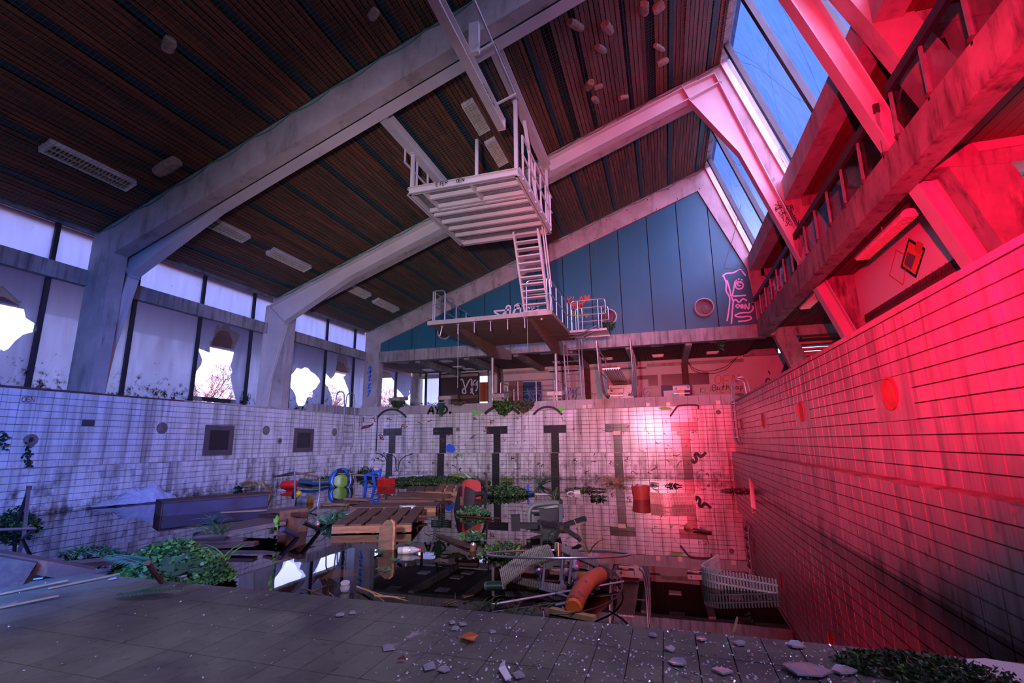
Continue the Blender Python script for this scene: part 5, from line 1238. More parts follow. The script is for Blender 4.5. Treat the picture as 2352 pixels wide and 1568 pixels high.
def fern(b, base, tip, n, ln, rise=.3, mi=0):
    base, tip = V(base), V(tip); ax = tip-base; side = ax.cross(V((0, 0, 1)))
    if side.length < 1e-3: side = V((1, 0, 0))
    side.normalize(); pts = []
    for i in range(n+1):
        f = i/n; c = base+ax*f+V((0, 0, 1))*rise*ax.length*math.sin(f*PI*.7); pts.append(c)
        l = ln*math.sin(PI*min(1, .18+f*.80))
        for s_ in (-1, 1): leafq(b, c, side*s_+ax.normalized()*.45, (0, 0, 1), l, l*.32, mi)
    b.tube(pts, .004, 3, mi=mi)
def fern_thing(label, specs, m, name='fern', group=None):
    b = MB(); p = specs[0][0]
    for s_ in specs: fern(b, *s_)
    o = b.build(name, m); return tag(o, label, 'fern', group)
def blades(label, c, n, h, sp, m, name='grass_tuft', seed=1, r=.006, droop=.5):
    rn = random.Random(seed); b = MB(); c = V(c)
    for i in range(n):
        d = rvec(rn, .25, .95); p0 = c+V((rn.uniform(-sp, sp)*.3, rn.uniform(-sp, sp)*.3, 0)); hh = h*rn.uniform(.5, 1)
        pts = [p0, p0+d*hh*.5+V((0, 0, hh*.15)), p0+V((d.x*1.3, d.y*1.3, d.z*(1-droop)))*hh]
        q = [pts[0]*(1-t)**2+pts[1]*2*t*(1-t)+pts[2]*t*t for t in (0, .25, .5, .75, 1)]
        for k in range(5): q[k].z = max(q[k].z, WL+.002)
        b.tube(q, r, 3, r2=.001)
    return tag(b.build(name, m, kind=None), label, 'grass')
def ellip(c, rx, ry): return lambda t: V(c)+V((rx*math.cos(t), ry*math.sin(t), 0))
def bush(label, c, rx, ry, h, n, m_list, name='plant_heap', seed=1, ls=.06, cat='plant', ang=0.0):
    """a leafy heap: stems plus single leaves"""
    rn = random.Random(seed); t = thing(name, label, cat, c); b = MB(); c = V(c); st_ = MB()
    for i in range(n):
        a = rn.uniform(0, 2*PI); r_ = math.sqrt(rn.random()); lx, ly = rx*r_*math.cos(a), ry*r_*math.sin(a)
        x, y = lx*math.cos(ang)-ly*math.sin(ang), lx*math.sin(ang)+ly*math.cos(ang)
        z = h*(1-r_*r_)*rn.uniform(.15, 1)+.01
        leafq(b, c+V((x, y, z)), rvec(rn, -.1, .8), rvec(rn, .2, 1), ls*rn.uniform(.6, 1.3), ls*rn.uniform(.4, .8), rn.randrange(len(m_list)))
    b.build('leaves', m_list, t, kind='stuff')
    for i in range(10):
        a = rn.uniform(0, 2*PI); st_.tube([c, c+V((rx*.8*math.cos(a), ry*.8*math.sin(a), h*rn.uniform(.1, .6)))], .006, 4)
    st_.build('stems', m_twig, t, kind='stuff')
    return t
G3 = [m_leaf, m_leafbr, m_leafdk]

# ---- left foreground: green heap at the slab edge, channels, boards
bush('big heap of mossy green cuttings at the edge of the tiled floor', floatpt(395, 1326, .08), .62, .30, .30, 4200, [m_leafbr, m_leaf, m_leaf, m_leafbr], seed=3, ls=.05)
fern_thing('blue green fern frond lying on the green heap front', [((7.05, 2.62, .46), (7.62, 2.52, .40), 16, .12, .05)], m_leafb)
b = MB(); rn = random.Random(8)
for i in range(16): c = onZ(.50, 405+rn.uniform(-25, 30), 1305+rn.uniform(-14, 18)); leafq(b, c, rvec(rn, -.2, .5), (0, -.4, 1), .10, .075)
tag(b.build('ivy_sprig', m_leafb), 'sprig of round blue green leaves on the green heap', 'leaf')
tag(MB().tube([onZ(.62, 340, 1292), onZ(.55, 352, 1312), onZ(.46, 372, 1336)], .014, 6).build('stick', m_twig), 'reddish stick stuck in the green heap', 'stick')
fern_thing('blurred fern frond lying flat on the tiled floor', [((onZ(SZ+.02, 268, 1366)), (onZ(SZ+.03, 418, 1358)), 16, .085, .04)], m_leafb)
# rusty channel resting at far left, with a flat board
t = thing('rusty_channel', 'rusty steel channel lying half in the water at the far left edge', 'channel', floatpt(60, 1290))
a, c = onZ(.62, -40, 1262), onZ(.42, 215, 1308)
M, ln = frame_of(a, c)
bb = MB().box(0, ln, -.06, .06, -.010, .010, 0, M); bb.build('web', m_rust, t)
for s_ in (-1, 1): MB().box(0, ln, s_*.06-.006, s_*.06+.006, -.07, .010, 0, M).build('flange', m_rust, t)
MB().box(.02, .26, -.13, -.065, -.15, .0, 0, M).build('end_block', m_wood, t)
plank('plank', onZ(.30, 165, 1296), onZ(.22, 335, 1280), .24, .035, m_wooddk, label='flat red brown board between the rusty channel and the green heap', cat='board')
plank('plank', onZ(.10, 330, 1262), onZ(.14, 590, 1248), .13, .04, m_wooddk, label='dark wet split board floating behind the green heap, nearest of three', cat='board', wob=.3)
plank('plank', onZ(.12, 350, 1252), onZ(.16, 560, 1238), .11, .035, m_wooddk, label='dark wet split board floating behind the green heap, middle of three', cat='board', wob=.3)
plank('plank', onZ(.14, 380, 1243), onZ(.18, 520, 1236), .10, .035, m_wooddk, label='dark wet split board floating behind the green heap, rear of three', cat='board', wob=.3)
bush('clump of low green weed behind the rusty channel', floatpt(225, 1278), .55, .10, .10, 500, [m_leaf, m_leafdk], 'weed_clump', 5, .04)
bush('dark bushy clump against the left wall at the left edge', floatpt(35, 1208), .45, .18, .26, 800, [m_leafdk, m_leaf], 'weed_clump', 6, .06)
# tube stand at the far left
t = thing('tube_stand', 'leaning chrome and black tube stand at the far left in the water', 'stand', floatpt(45, 1245))
p = lambda x, y, d: CC+ray(x, y)*d
tp, f1, f2, hz = p(66, 1124, 7.0), p(52, 1256, 6.2), p(22, 1250, 7.0), p(82, 1213, 6.0)
MB().tube([tp, f1], .022, 10).build('leg', m_chrome, t, smooth=True); MB().tube([tp, f2], .022, 10).build('leg', m_blackp, t, smooth=True)
MB().tube(fillet([p(-20, 1217, 5.6), hz, p(36, 1248, 6.3)], .05), .019, 10).build('crossbar', m_chrome, t, smooth=True)
MB().tube([p(36, 1248, 6.3), p(24, 1254, 6.4)], .024, 8).build('foot', m_blackp, t); MB().lathe([(.03, 0), (.032, .05), (.0, .055)], 8, Matrix.Translation(tp)).build('cap', m_wood, t)
# plastic sheet
t = thing('plastic_sheet', 'crumpled translucent plastic sheet against the left wall behind the steel box', 'sheet', floatpt(300, 1160))
m_film = mat('milky_plastic', (0.55, 0.60, 0.75), (0.36, 0.42, 0.56), 9, rough=.25, alpha=.75, bump=.5)
b = MB(); rn = random.Random(12); nx, ny = 34, 9; aL = onZ(WL, 195, 1168); aR = onZ(WL, 425, 1146)
for i in range(nx+1):
    for j in range(ny+1):
        f, g = i/nx, j/ny; base = aL.lerp(aR, f); hgt = .02+.28*math.exp(-((f-.60)/.20)**2)*math.sin(PI*g)**.6+.10*math.exp(-((f-.35)/.2)**2)*math.sin(PI*g)
        q = base+V((.0, 0, 0))+V((.45, .35, 0))*(g-.5)*1.1*math.sin(PI*min(1, .12+f*.88)); q.z = WL+hgt*(1+.22*math.sin(i*.7+j*1.1)+.10*math.sin(i*1.6-j*.8))+rn.uniform(0, .006); b.v.append(tuple(q))
for i in range(nx):
    for j in range(ny): k = i*(ny+1)+j; b.f.append((k, k+ny+1, k+ny+2, k+1)); b.m.append(0)
b.build('film', m_film, t, smooth=True)
blades('thin grass tuft growing by the left wall near the plastic sheet', floatpt(255, 1160), 26, .55, .15, m_leaf, seed=3, r=.004)
# rusty steel box beam
def boxbeam():
    t = thing('steel_box', 'long rusty steel trough lying in the water before the left wall', 'trough', floatpt(480, 1190))
    a, c, d, e_ = onZ(WL, 352, 1203), onZ(WL, 610, 1170), onZ(WL, 372, 1206), None
    f0 = onZ(WL+.36, 362, 1143); f1 = onZ(WL+.36, 612, 1135)
    M, ln = frame_of(onZ(WL+.02, 372, 1182), onZ(WL+.02, 612, 1160))
    MB().box(0, ln, -.02, .0, -.25, .19, 0, M).build('side', m_rustblue, t); MB().box(0, ln, .46, .48, -.25, .19, 0, M).build('side', m_rust, t)
    MB().box(-.03, ln+.12, -.05, .50, .19, .215, 0, M).build('top', m_rust, t); MB().box(-.03, -.01, -.05, .50, -.25, .21, 0, M).build('end_plate', m_rust, t); MB().box(ln, ln+.02, -.02, .48, -.25, .19, 0, M).build('end_plate', m_rust, t)
m_rustblue = mat('blue_grey_rusted_paint', (0.05, 0.055, 0.10), (0.035, 0.03, 0.04), 3, rough=.35, dirt=[((0.16, 0.05, 0.03), 5, (1, 1, 1), (.58, .72))])
boxbeam()
blades('pale grass tuft sprouting in front of the steel trough', floatpt(490, 1195), 24, .30, .1, m_leafb, seed=9, r=.006)
# wooden sheet and drawer with metal legs
plank('plywood_sheet', onZ(.13, 470, 1222), onZ(.24, 668, 1190), .80, .045, m_wood, label='large warped plywood sheet floating left of centre', cat='board', wob=.10)
plank('plank', onZ(.24, 600, 1182), onZ(.32, 702, 1180), .10, .05, m_wooddk, label='broken dark batten on the back edge of the plywood sheet', cat='board', wob=.15)
plank('plank', onZ(.2, 510, 1176), onZ(.2, 620, 1170), .10, .02, m_woodlt, label='splintered pale board behind the plywood sheet', cat='board', wob=.4)
t = thing('wooden_drawer', 'upturned wooden box with dark metal legs beside the plywood sheet', 'box', floatpt(680, 1235))
M, ln = frame_of(onZ(WL, 637, 1230), onZ(WL, 702, 1219)); 

m_rustwood = mat('orange_chipboard', (0.14, 0.06, 0.025), (0.07, 0.03, 0.015), 14, rough=.8, bump=.3)
MB().box(0, ln, -.02, .0, -.08, .30, 0, M).build('front_board', m_rustwood, t); MB().box(0, ln, .0, .30, .27, .30, 0, M).build('top_board', m_wood, t); MB().box(ln-.02, ln, 0, .3, -.08, .27, 0, M).build('side_board', m_rustwood, t)
MB().tube([onZ(.22, 648, 1214), onZ(.07, 684, 1230)], .035, 10, r2=.028).build('leg', m_rustblue, t); MB().tube([onZ(.26, 695, 1198), onZ(.08, 733, 1215)], .03, 10, r2=.024).build('leg', m_blackp, t)
b = MB(); rn = random.Random(2)
for k in range(14): leafq(b, onZ(.05+.03*k, 638+rn.uniform(-2, 2), 1222-2.0*k), (rn.uniform(-.5, .5), -.3, .8), (0, -1, .2), .07, .05)
tag(b.build('leaf_strip', m_leafbr), 'bright green leaf strip on the corner of the wooden box', 'leaf')

# ---- pallets
def pallet(label, p, q, wd, slats, m, name='pallet', lift=.10, depth=.10, bear=True, tilt=0.0):
    """p-q: left edge of the deck from front to back; slats run along it"""
    t = thing(name, label, 'pallet', V(p)); p, q = V(p), V(q); d = (q-p).normalized(); sd = V((0, 0, 1)).cross(d)*-1; sd.normalize()
    n = len(slats)
    for f0, f1 in slats:
        o = sd*(wd*(f0+f1)/2); plank('slat', p+o, q+o, wd*(f1-f0), .022, m, t)
    if bear:
        for f in (.03, .5, .97):
            c = p.lerp(q, f)-V((0, 0, .055)); plank('bearer', c, c+sd*wd, .09, .085, m_woodlt if f < .1 else m, t)
    return t
F5 = [(0, .16), (.21, .37), (.42, .62), (.66, .80), (.84, 1.0)]
pallet('brown wooden pallet with five deck slats floating in the middle', onZ(.17, 762, 1207), onZ(.20, 824, 1168), 1.02, F5, m_wood)
pallet('broken pallet floating behind the near one, half sunk', onZ(.14, 805, 1166), onZ(.14, 830, 1156), 1.45, [(0, 1)], m_wood)
for i, (a, c, th_, nm) in enumerate((((873, 1151), (1000, 1152), .07, 'first'), ((893, 1142), (1018, 1146), .06, 'second'), ((915, 1134), (1033, 1139), .08, 'third'))):
    plank('plank', onZ(.13, *a), onZ(.13, *c), .12, th_, m_wood, label='weathered batten floating left of the red chair, %s from the front' % nm, cat='board')
for i, (a, c, nm) in enumerate((((737, 1157), (800, 1158), 'front'), ((765, 1151), (826, 1152), 'middle'), ((792, 1145), (848, 1147), 'rear'))):
    plank('plank', onZ(.09, *a), onZ(.09, *c), .09, .035, m_woodlt if i != 1 else m_wooddk, label='short floating batten left of the pallets, %s one' % nm, cat='board')
pallet('small weathered pallet in the green weed behind the battens', onZ(.15, 931, 1130), onZ(.18, 938, 1118), .80, [(0, .24), (.26, .5), (.52, .76), (.78, 1)], m_wood)
pallet('splintered light pallet lying beside the red chair', onZ(.15, 1000, 1130), onZ(.20, 1012, 1112), .70, [(0, .2), (.3, .5), (.6, .75), (.85, 1)], m_woodlt)
plank('plank', onZ(.14, 920, 1165), onZ(.12, 968, 1164), .16, .05, m_whitep, label='white curled board edge floating behind the near pallet', cat='board', wob=.5)
plank('plank', onZ(.10, 908, 1199), onZ(.10, 980, 1191), .07, .03, m_wooddk, label='thin dark plank floating right of the near pallet', cat='board')
plank('plank', onZ(WL, 1010, 1231), onZ(WL+.02, 1082, 1255), .09, .025, m_wooddk, label='thin dark lath floating left of the black chair', cat='board')
# upright board with rounded corner
t = thing('upright_board', 'thick brown board with a rounded corner standing in the water', 'board', floatpt(888, 1255))
P0 = onZ(WL, 868, 1262); P1 = onZ(WL, 903, 1262); d = (P1-P0); w_ = d.length; M, _ = frame_of(P0, P1)
M = M @ Matrix.Rotation(-.12, 4, 'X')
prof = [(0, -.25), (w_*.92, -.25), (w_*.92, .20), (w_*.86, .27), (w_*.70, .305), (w_*.45, .31), (0, .24)]
MB().prism(prof, lambda a, b_, s_: M @ V((a, .05 if s_ else 0, b_))).build('face', m_wood, t); MB().prism([(w_*.92, -.25), (w_*1.05, -.25), (w_*1.05, .22), (w_*.99, .285), (w_*.72, .315), (w_*.70, .305), (w_*.86, .27), (w_*.92, .20)], lambda a, b_, s_: M @ V((a, .055 if s_ else -.004, b_))).build('split_edge', m_woodlt, t)
b = MB(); rn = random.Random(4)
for q, z in (((880, 1240), .10), ((872, 1262), .08), ((905, 1248), .10), ((912, 1285), .07), ((882, 1308), .07), ((866, 1268), .07), ((936, 1250), .08), ((878, 1235), .14)):
    for k in range(3): leafq(b, onZ(z, q[0]+rn.uniform(-5, 5), q[1]+rn.uniform(-5, 5)), rvec(rn, -.1, .5), (0, -.3, 1), .085, .07)
tag(b.build('ivy_leaves', m_leafb), 'scattered green ivy leaves around the upright board', 'leaf')
# ---- office chairs
def five_star(b_parent, c, axis, r, spin, m, castor=True):
    ax = V(axis).normalized(); e1 = ax.orthogonal().normalized(); e2 = ax.cross(e1)
    MB().tube([V(c)-ax*.03, V(c)+ax*.09], .035, 10).build('hub', m, b_parent)
    for k in range(5):
        a = spin+2*PI*k/5; d = e1*math.cos(a)+e2*math.sin(a); o = MB().bar(V(c)+d*.02, V(c)+d*r-ax*.05, .04, .035, up=ax).build('base_arm', m, b_parent)
        tip = V(c)+d*r-ax*.05
        MB().tube([tip, tip-ax*.045], .018, 6).build('castor_stub', m, o)
def cushion(name, M, w, h, th, m, parent, curve=.08, n=8):
    b = MB()
    def sh(u, v): return (u*w/2, v*h/2*(1-.08*u*u), curve*(u*u-.4))
    k = n+1; R8 = [(-1+2*i/n) for i in range(k)]
    def rnd(u, v):
        l = max(abs(u), abs(v)); r_ = math.hypot(u, v)
        if r_ < 1e-6: return 0, 0
        f = l/r_; g = .35; return u*(1-g)+u*f*g*1.0, v*(1-g)+v*f*g*1.0
    for s_ in (1, -1):
        for v in R8:
            for u in R8:
                uu, vv = rnd(u, v); x, y, z = sh(uu, vv); e_ = max(abs(u), abs(v)); b.v.append(tuple(M @ V((x, y, z+s_*th/2*(1-.75*e_**4)))))
    for s_ in (0, 1):
        o = s_*k*k
        for j in range(n):
            for i in range(n):
                q = (o+j*k+i, o+j*k+i+1, o+(j+1)*k+i+1, o+(j+1)*k+i); b.f.append(q if s_ == 0 else q[::-1]); b.m.append(0)
    ring = [i for i in range(k)]+[j*k+n for j in range(1, k)]+[n*k+i for i in range(n-1, -1, -1)]+[j*k for j in range(n-1, 0, -1)]
    for i in range(len(ring)): a, c = ring[i], ring[(i+1) % len(ring)]; b.f.append((a, a+k*k, c+k*k, c)); b.m.append(0)
    return b.build(name, m, parent, smooth=True)
m_redfab = mat('worn_red_fabric', (0.42, 0.035, 0.03), (0.22, 0.03, 0.025), 6, rough=.8, obj=True)
t = thing('office_chair', 'tipped office chair with red padded back and black shell in the weed', 'chair', floatpt(1095, 1165))
q0 = floatpt(1090, 1165)
def basis(c, x, y):  # x, y in-plane axes
    x, y = V(x).normalized(), V(y).normalized(); z = x.cross(y).normalized(); y = z.cross(x); M = Matrix((x, y, z)).transposed().to_4x4(); M.translation = V(c); return M
zc = lambda px, py, dist: CC+ray(px, py)*dist
D1 = (q0-CC).dot(CW)
cushion('back_pad', basis(zc(1080, 1133, D1+.05), CR*.62+CW*.6-CU*.15, CU+CR*-.25), .44, .50, .07, m_redfab, t)
cushion('back_shell', basis(zc(1064, 1153, D1-.15), CR*.70+CW*.6-CU*.35, CU+CR*-.22), .42, .55, .05, m_blackp, t)
MB().bar(zc(1060, 1140, D1-.19), zc(1061, 1160, D1-.19), .05, .02, up=CW).build('back_strap', m_wood, t)
MB().tube([zc(1090, 1135, D1), zc(1112, 1132, D1+.1)], .04, 10).build('gas_column', m_blackp, t)
five_star(t, zc(1118, 1132, D1+.1), CR+CW*-.15, .36, .4, m_blackp)
MB().bar(zc(1085, 1150, D1), zc(1112, 1150, D1+.1), .30, .04, up=CU).build('seat_plate', m_blackp, t)
t = thing('office_chair', 'overturned black office chair with castor star showing beside the curved grating', 'chair', floatpt(1250, 1232))
D2 = (floatpt(1250, 1230)-CC).dot(CW)
z2 = lambda x, y, d=0: CC+ray(x, y)*(D2+d)
cushion('seat', basis(z2(1252, 1188, .15), CR, CU*.9+CW*.3), .42, .40, .05, m_blackp, t, .03); 
MB().tube(fillet([z2(1214, 1222, .02), z2(1214, 1160, .1), z2(1288, 1152, .2), z2(1290, 1190, .1)], .12), .030, 8).build('seat_rim', mat('grey_green_rim', (.10, .12, .10), rough=.5), t, smooth=True)
MB().bar(z2(1260, 1168, -.06), z2(1264, 1202, -.08), .24, .05, up=CW).build('mechanism', m_blackp, t)
MB().tube([z2(1222, 1174, -.05), z2(1250, 1173, -.05)], .036, 10).build('armrest_tube', m_blackp, t)
ar = MB().bar(z2(1184, 1182, -.1), z2(1185, 1218, -.1), .11, .05, up=CW).build('arm_pad', m_blackp, t); MB().bar(z2(1185, 1206, -.1), z2(1235, 1207, -.12), .06, .05, up=CW).build('arm_bracket', m_blackp, t)
hub = z2(1288, 1208, -.25)
MB().tube([z2(1265, 1198, -.05), hub], .03, 10).build('gas_column', m_blackp, t)
for k, (x, y, d) in enumerate(((1288, 1150, -.1), (1343, 1190, -.22), (1238, 1198, -.35), (1270, 1240, -.45), (1330, 1236, -.4))):
    tip = z2(x, y, d); o = MB().bar(hub, tip, .045, .045, up=CW).build('base_arm', m_blackp, t); MB().tube([tip-CW*.05, tip+CW*.02], .022, 8).build('castor_socket', m_blackp, o)
MB().tube([hub-CW*.05, hub+CW*.03], .05, 12).build('hub', m_blackp, t); MB().tube([hub-CW*.07, hub-CW*.045], .022, 10).build('hub_cap', m_rust, t)
# ---- plastic gear behind: blue crate, red box, foam, toys
bpla = mat('blue_plastic', (0.012, 0.10, 0.62), (0.01, 0.07, 0.45), 6, rough=.4); rpla = mat('red_plastic', (0.62, 0.018, 0.012), (0.45, 0.012, 0.01), 6, rough=.4)
t = thing('blue_crate', 'bright blue slatted plastic frame standing in the water beside the red box', 'crate', floatpt(855, 1117))
D3 = (floatpt(855, 1117)-CC).dot(CW); z3 = lambda x, y, d=0: CC+ray(x, y)*(D3+d)
for (a, c, wd) in (((838, 1091), (876, 1080), .10), ((840, 1118), (872, 1118), .07), ((839, 1092), (841, 1118), .08), ((856, 1090), (862, 1118), .08), ((874, 1082), (869, 1118), .08)): MB().bar(z3(*a), z3(*c), .05, wd, up=CW).build('bar', bpla, t)
b = MB()
for k in range(7): x = 843+5*k; b.bar(z3(x, 1091-1.6*k), z3(x+3, 1086-1.4*k, .25), .02, .03)
b.build('ribs', bpla, t)
t = thing('red_box', 'bright red plastic box floating beside the blue frame', 'box', floatpt(890, 1117))
MB().add([z3(867, 1130-2, -.1), z3(887, 1129, -.25), z3(887, 1103, -.25), z3(867, 1101, -.1), z3(909, 1126, .1), z3(907, 1098, .1), z3(876, 1098, .15), z3(878, 1124, .15)], [(0, 1, 2, 3), (1, 4, 5, 2), (3, 2, 5, 6), (0, 3, 6, 7), (7, 6, 5, 4), (0, 7, 4, 1)]).build('body', rpla, t)
MB().bar(z3(873, 1099, -.18), z3(882, 1097, -.2), .05, .06, up=CW).build('hinge', rpla, t)
M, ln = frame_of(onZ(.10, 912, 1103), onZ(.10, 970, 1098)); tag(MB().box(0, ln, 0, .4, -.03, .10, 0, M).build('foam_block', m_whitep), 'white foam block lying on the weed before the far wall', 'block')
t = thing('bodyboard', 'green bodyboard with white stripe lying on the weed by the far wall', 'board', floatpt(1055, 1098))
gpl = mat('lime_plastic', (0.20, 0.36, 0.03), rough=.4)
D4 = (floatpt(1055, 1098)-CC).dot(CW); z4 = lambda x, y, d=0: CC+ray(x, y)*(D4+d)
pts = [z4(1029, 1089, .1), z4(1055, 1086, .3), z4(1075, 1088, .3), z4(1092, 1096, .1), z4(1076, 1099, -.3), z4(1056, 1093, -.3), z4(1030, 1091, -.1)]
def slab_from(pts, th, up=V((0, 0, 1))): n = len(pts); b = MB(); b.add([p for p in pts]+[p-up*th for p in pts], [tuple(range(n))[::-1], tuple(range(n, 2*n))]+[(i, (i+1) % n, n+(i+1) % n, n+i) for i in range(n)]); return b
slab_from(pts, .04).build('deck', gpl, t); slab_from([z4(1066, 1087, .3), z4(1071, 1087, .3), z4(1084, 1098, -.25), z4(1077, 1098.5, -.3)], .0).build('stripe', m_whitep, t); slab_from([z4(1028, 1092, -.1), z4(1056, 1095, -.3), z4(1055, 1098, -.3), z4(1030, 1094, -.1)], .02).build('underside', m_blackp, t)
# blue mast toy and folded umbrella-like sail, white clamp lamp
t = thing('blue_paddle', 'bright blue plastic fork with white shaft floating right of the red chair', 'toy', floatpt(1215, 1135))
D5 = (floatpt(1215, 1135)-CC).dot(CW); z5 = lambda x, y, d=0: CC+ray(x, y)*(D5+d)
MB().bar(z5(1213, 1113), z5(1211, 1135), .045, .035, up=CW).build('fork', bpla, t); MB().bar(z5(1211, 1134), z5(1214, 1150, -.1), .04, .03, up=CW).build('fork', bpla, t); MB().xy([(0, 0), (.3, .02), (.3, .1), (0, .14)], 0, .03, 0)
slab_from([z5(1212, 1129), z5(1228, 1130), z5(1226, 1138, -.1), z5(1212, 1140, -.1)], .02).build('plate', bpla, t); MB().tube([z5(1225, 1134), z5(1262, 1135)], .012, 6).build('shaft', m_whitep, t)
tag(slab_from([z5(1244, 1135), z5(1266, 1128, .3), z5(1294, 1132, .2), z5(1266, 1136, -.1)], .01).build('blue_cloth', paint('navy_cloth', (.01, .015, .07))), 'dark blue folded cloth floating behind the blue fork', 'cloth')
tag(MB().tube([z5(1205, 1137), z5(1241, 1150, -.2)], .016, 8).build('metal_tube', m_galv), 'short pale tube floating before the blue fork', 'tube')
t = thing('clamp_lamp', 'white angled lamp arm with round loop floating above the black chair', 'lamp', floatpt(1300, 1145))
slab_from([z5(1275, 1147, -.1), z5(1292, 1141), z5(1318, 1142), z5(1327, 1140), z5(1306, 1148, -.2)], .03).build('arm', m_whitep, t); MB().bar(z5(1325, 1126), z5(1326, 1141), .13, .10, up=CW).build('head', m_whitep, t)
MB().tube([z5(1311+8*math.cos(k*PI/8), 1134+5*math.sin(k*PI/8)) for k in range(16)], .014, 6, closed=True).build('loop', m_whitep, t)
# ---- racks, toys and small things at left back
t = thing('table_frame', 'thin metal table frame standing in the water left of centre', 'frame', floatpt(690, 1175))
D6 = (floatpt(675, 1176)-CC).dot(CW); z6 = lambda x, y, d=0: CC+ray(x, y)*(D6+d)
MB().tube([z6(677, 1082), z6(677, 1145), z6(673, 1177)], .014, 8).build('leg', m_chrome, t); MB().tube([z6(734, 1095, .2), z6(734, 1133, .2), z6(729, 1163, .1)], .014, 8).build('leg', m_chrome, t)
MB().tube([z6(628, 1095, .8), z6(676, 1084), z6(734, 1096, .2)], .016, 8).build('rail', m_rust, t); MB().tube([z6(628, 1095, .8), z6(690, 1088, .7), z6(724, 1083, .7)], .012, 8).build('rail', m_rust, t); MB().tube([z6(728, 1165, .1), z6(698, 1187, -.3)], .014, 8).build('brace', m_blackp, t)
t = thing('wire_rack', 'wire rack on thin legs in front of the blue frame', 'rack', floatpt(800, 1125)); b = MB()
for (x, y0, y1) in ((787, 1099, 1148), (792, 1097, 1122), (800, 1092, 1124), (805, 1090, 1120), (812, 1092, 1122), (816, 1090, 1122)): MB().tube([z3(x, y0), z3(x-2, y1)], .012, 6).build('leg', m_straw, t)
MB().tube([z3(776, 1087), z3(803, 1087), z3(858, 1093)], .012, 6).build('wire', m_straw, t); MB().tube([z3(796, 1092), z3(840, 1092)], .012, 6).build('wire', m_galv, t); MB().tube([z3(803, 1082), z3(802, 1122)], .012, 6).build('wire', m_straw, t)
Mx = lambda px, py, d, ax, z=WL+.06: basis(onZ(z, px, py), ax.orthogonal(), ax.cross(ax.orthogonal())) if False else Matrix.Translation(onZ(z, px, py)) @ V((0, 0, 1)).rotation_difference(V(ax).normalized()).to_matrix().to_4x4()
def roundthing(name, label, cat, px, py, ax, prof, m, z=WL+.06, parts=(), n=16, group=None):
    t = thing(name, label, cat, onZ(z, px, py), group=group); M = Mx(px, py, 0, V(ax), z)
    MB().lathe(prof, n, M).build('body', m, t, smooth=True)
    for nm, pr, mm in parts: MB().lathe(pr, n, M).build(nm, mm, t, smooth=True)
    return t
roundthing('canister', 'red plastic canister floating at the left back', 'canister', 647, 1114, (1, .25, .05), [(0, 0), (.10, .01), (.115, .05), (.115, .36), (.10, .40), (0, .41)], rpla, .14)
roundthing('cup', 'black cup with yellow rim floating near the table frame', 'cup', 674, 1133, (1, .1, 0), [(0, 0), (.065, 0), (.065, .12), (.0, .13)], m_blackp, .09, (('rim', [(.066, .11), (.066, .16), (.04, .19), (0, .19)], mat('yellow_plastic', (.6, .36, .02), rough=.4)),))
roundthing('lantern', 'chrome lantern with brass end floating near the table frame', 'lantern', 686, 1149, (1, .05, 0), [(.08, .0), (.085, .02), (.085, .25), (.08, .27)], m_chrome, .10, (('end_cap', [(.086, .25), (.086, .29), (.04, .32), (0, .32)], mat('brass', (.45, .27, .05), rough=.3, metal=.8)), ('base', [(0, -.06), (.05, -.05), (.088, .0), (.088, .02)], m_blackp)))
roundthing('bottle', 'small clear bottle floating by the steel trough end', 'bottle', 640, 1126, (1, 0, 0), [(0, 0), (.04, .0), (.04, .14), (.015, .18), (.015, .21), (0, .21)], m_shard, .08)
t = thing('inflatable', 'deflated dark inflatable with blue and green stripes at the left back', 'inflatable', floatpt(745, 1108))
for i, (cc, yy) in enumerate((((.02, .05, .02), 1104), ((.12, .20, .04), 1101), ((.02, .10, .32), 1107))): MB().tube([floatpt(690, yy, .12+.03*i), floatpt(720, yy+3, .13+.02*i), floatpt(760, yy+2, .12), floatpt(785, yy-1, .10)], .07-.015*i, 8, r2=.03).build('panel', mat('inflatable_%d' % i, cc, rough=.3), t, smooth=True)
t = thing('swim_ring', 'dark patterned swim ring standing upright at the left back', 'ring', floatpt(790, 1112)); c = z3(784, 1104); M = basis(c, CR, CU*.95+CW*.3); b = MB()
b.tube([M @ V((.26*math.cos(2*PI*k/28), .26*math.sin(2*PI*k/28), 0)) for k in range(28)], .085, 10, closed=True); b.build('tube', mat('ring_dark', (.02, .02, .03), (.02, .12, .40), 5, rough=.3, ramp=(.50, .56)), t, smooth=True)
cushion('green_insert', M, .36, .36, .05, gpl, t)
# curved white overflow gratings
def grating(label, path, h, m, nslat, up, wd=.03, th=.03, rails=(.3, .7), group='overflow gratings', name='overflow_grating'):
    t = thing(name, label, 'grating', V(path[0]), group=group)
    P = fillet(path, .3, 6) if len(path) > 2 else [V(p) for p in path]
    L_ = [0]
    for a, c in zip(P[:-1], P[1:]): L_.append(L_[-1]+(c-a).length)
    def at(s_):
        for i in range(len(P)-1):
            if s_ <= L_[i+1] or i == len(P)-2: f = (s_-L_[i])/max(1e-6, L_[i+1]-L_[i]); return P[i].lerp(P[i+1], f), (P[i+1]-P[i]).normalized()
    u = V(up).normalized(); sl_ = None
    for i in range(nslat):
        p_, d_ = at(L_[-1]*(i+.5)/nslat); MB().bar(p_, p_+u*h, L_[-1]/nslat*.52, th, up=d_.cross(u)).build('slat', m, t)
    for f in rails:
        for i in range(len(P)-1): pass
        b = MB(); b.tube([p_+u*h*f for p_ in P], .010, 5); b.build('spine', m, t)
    return t
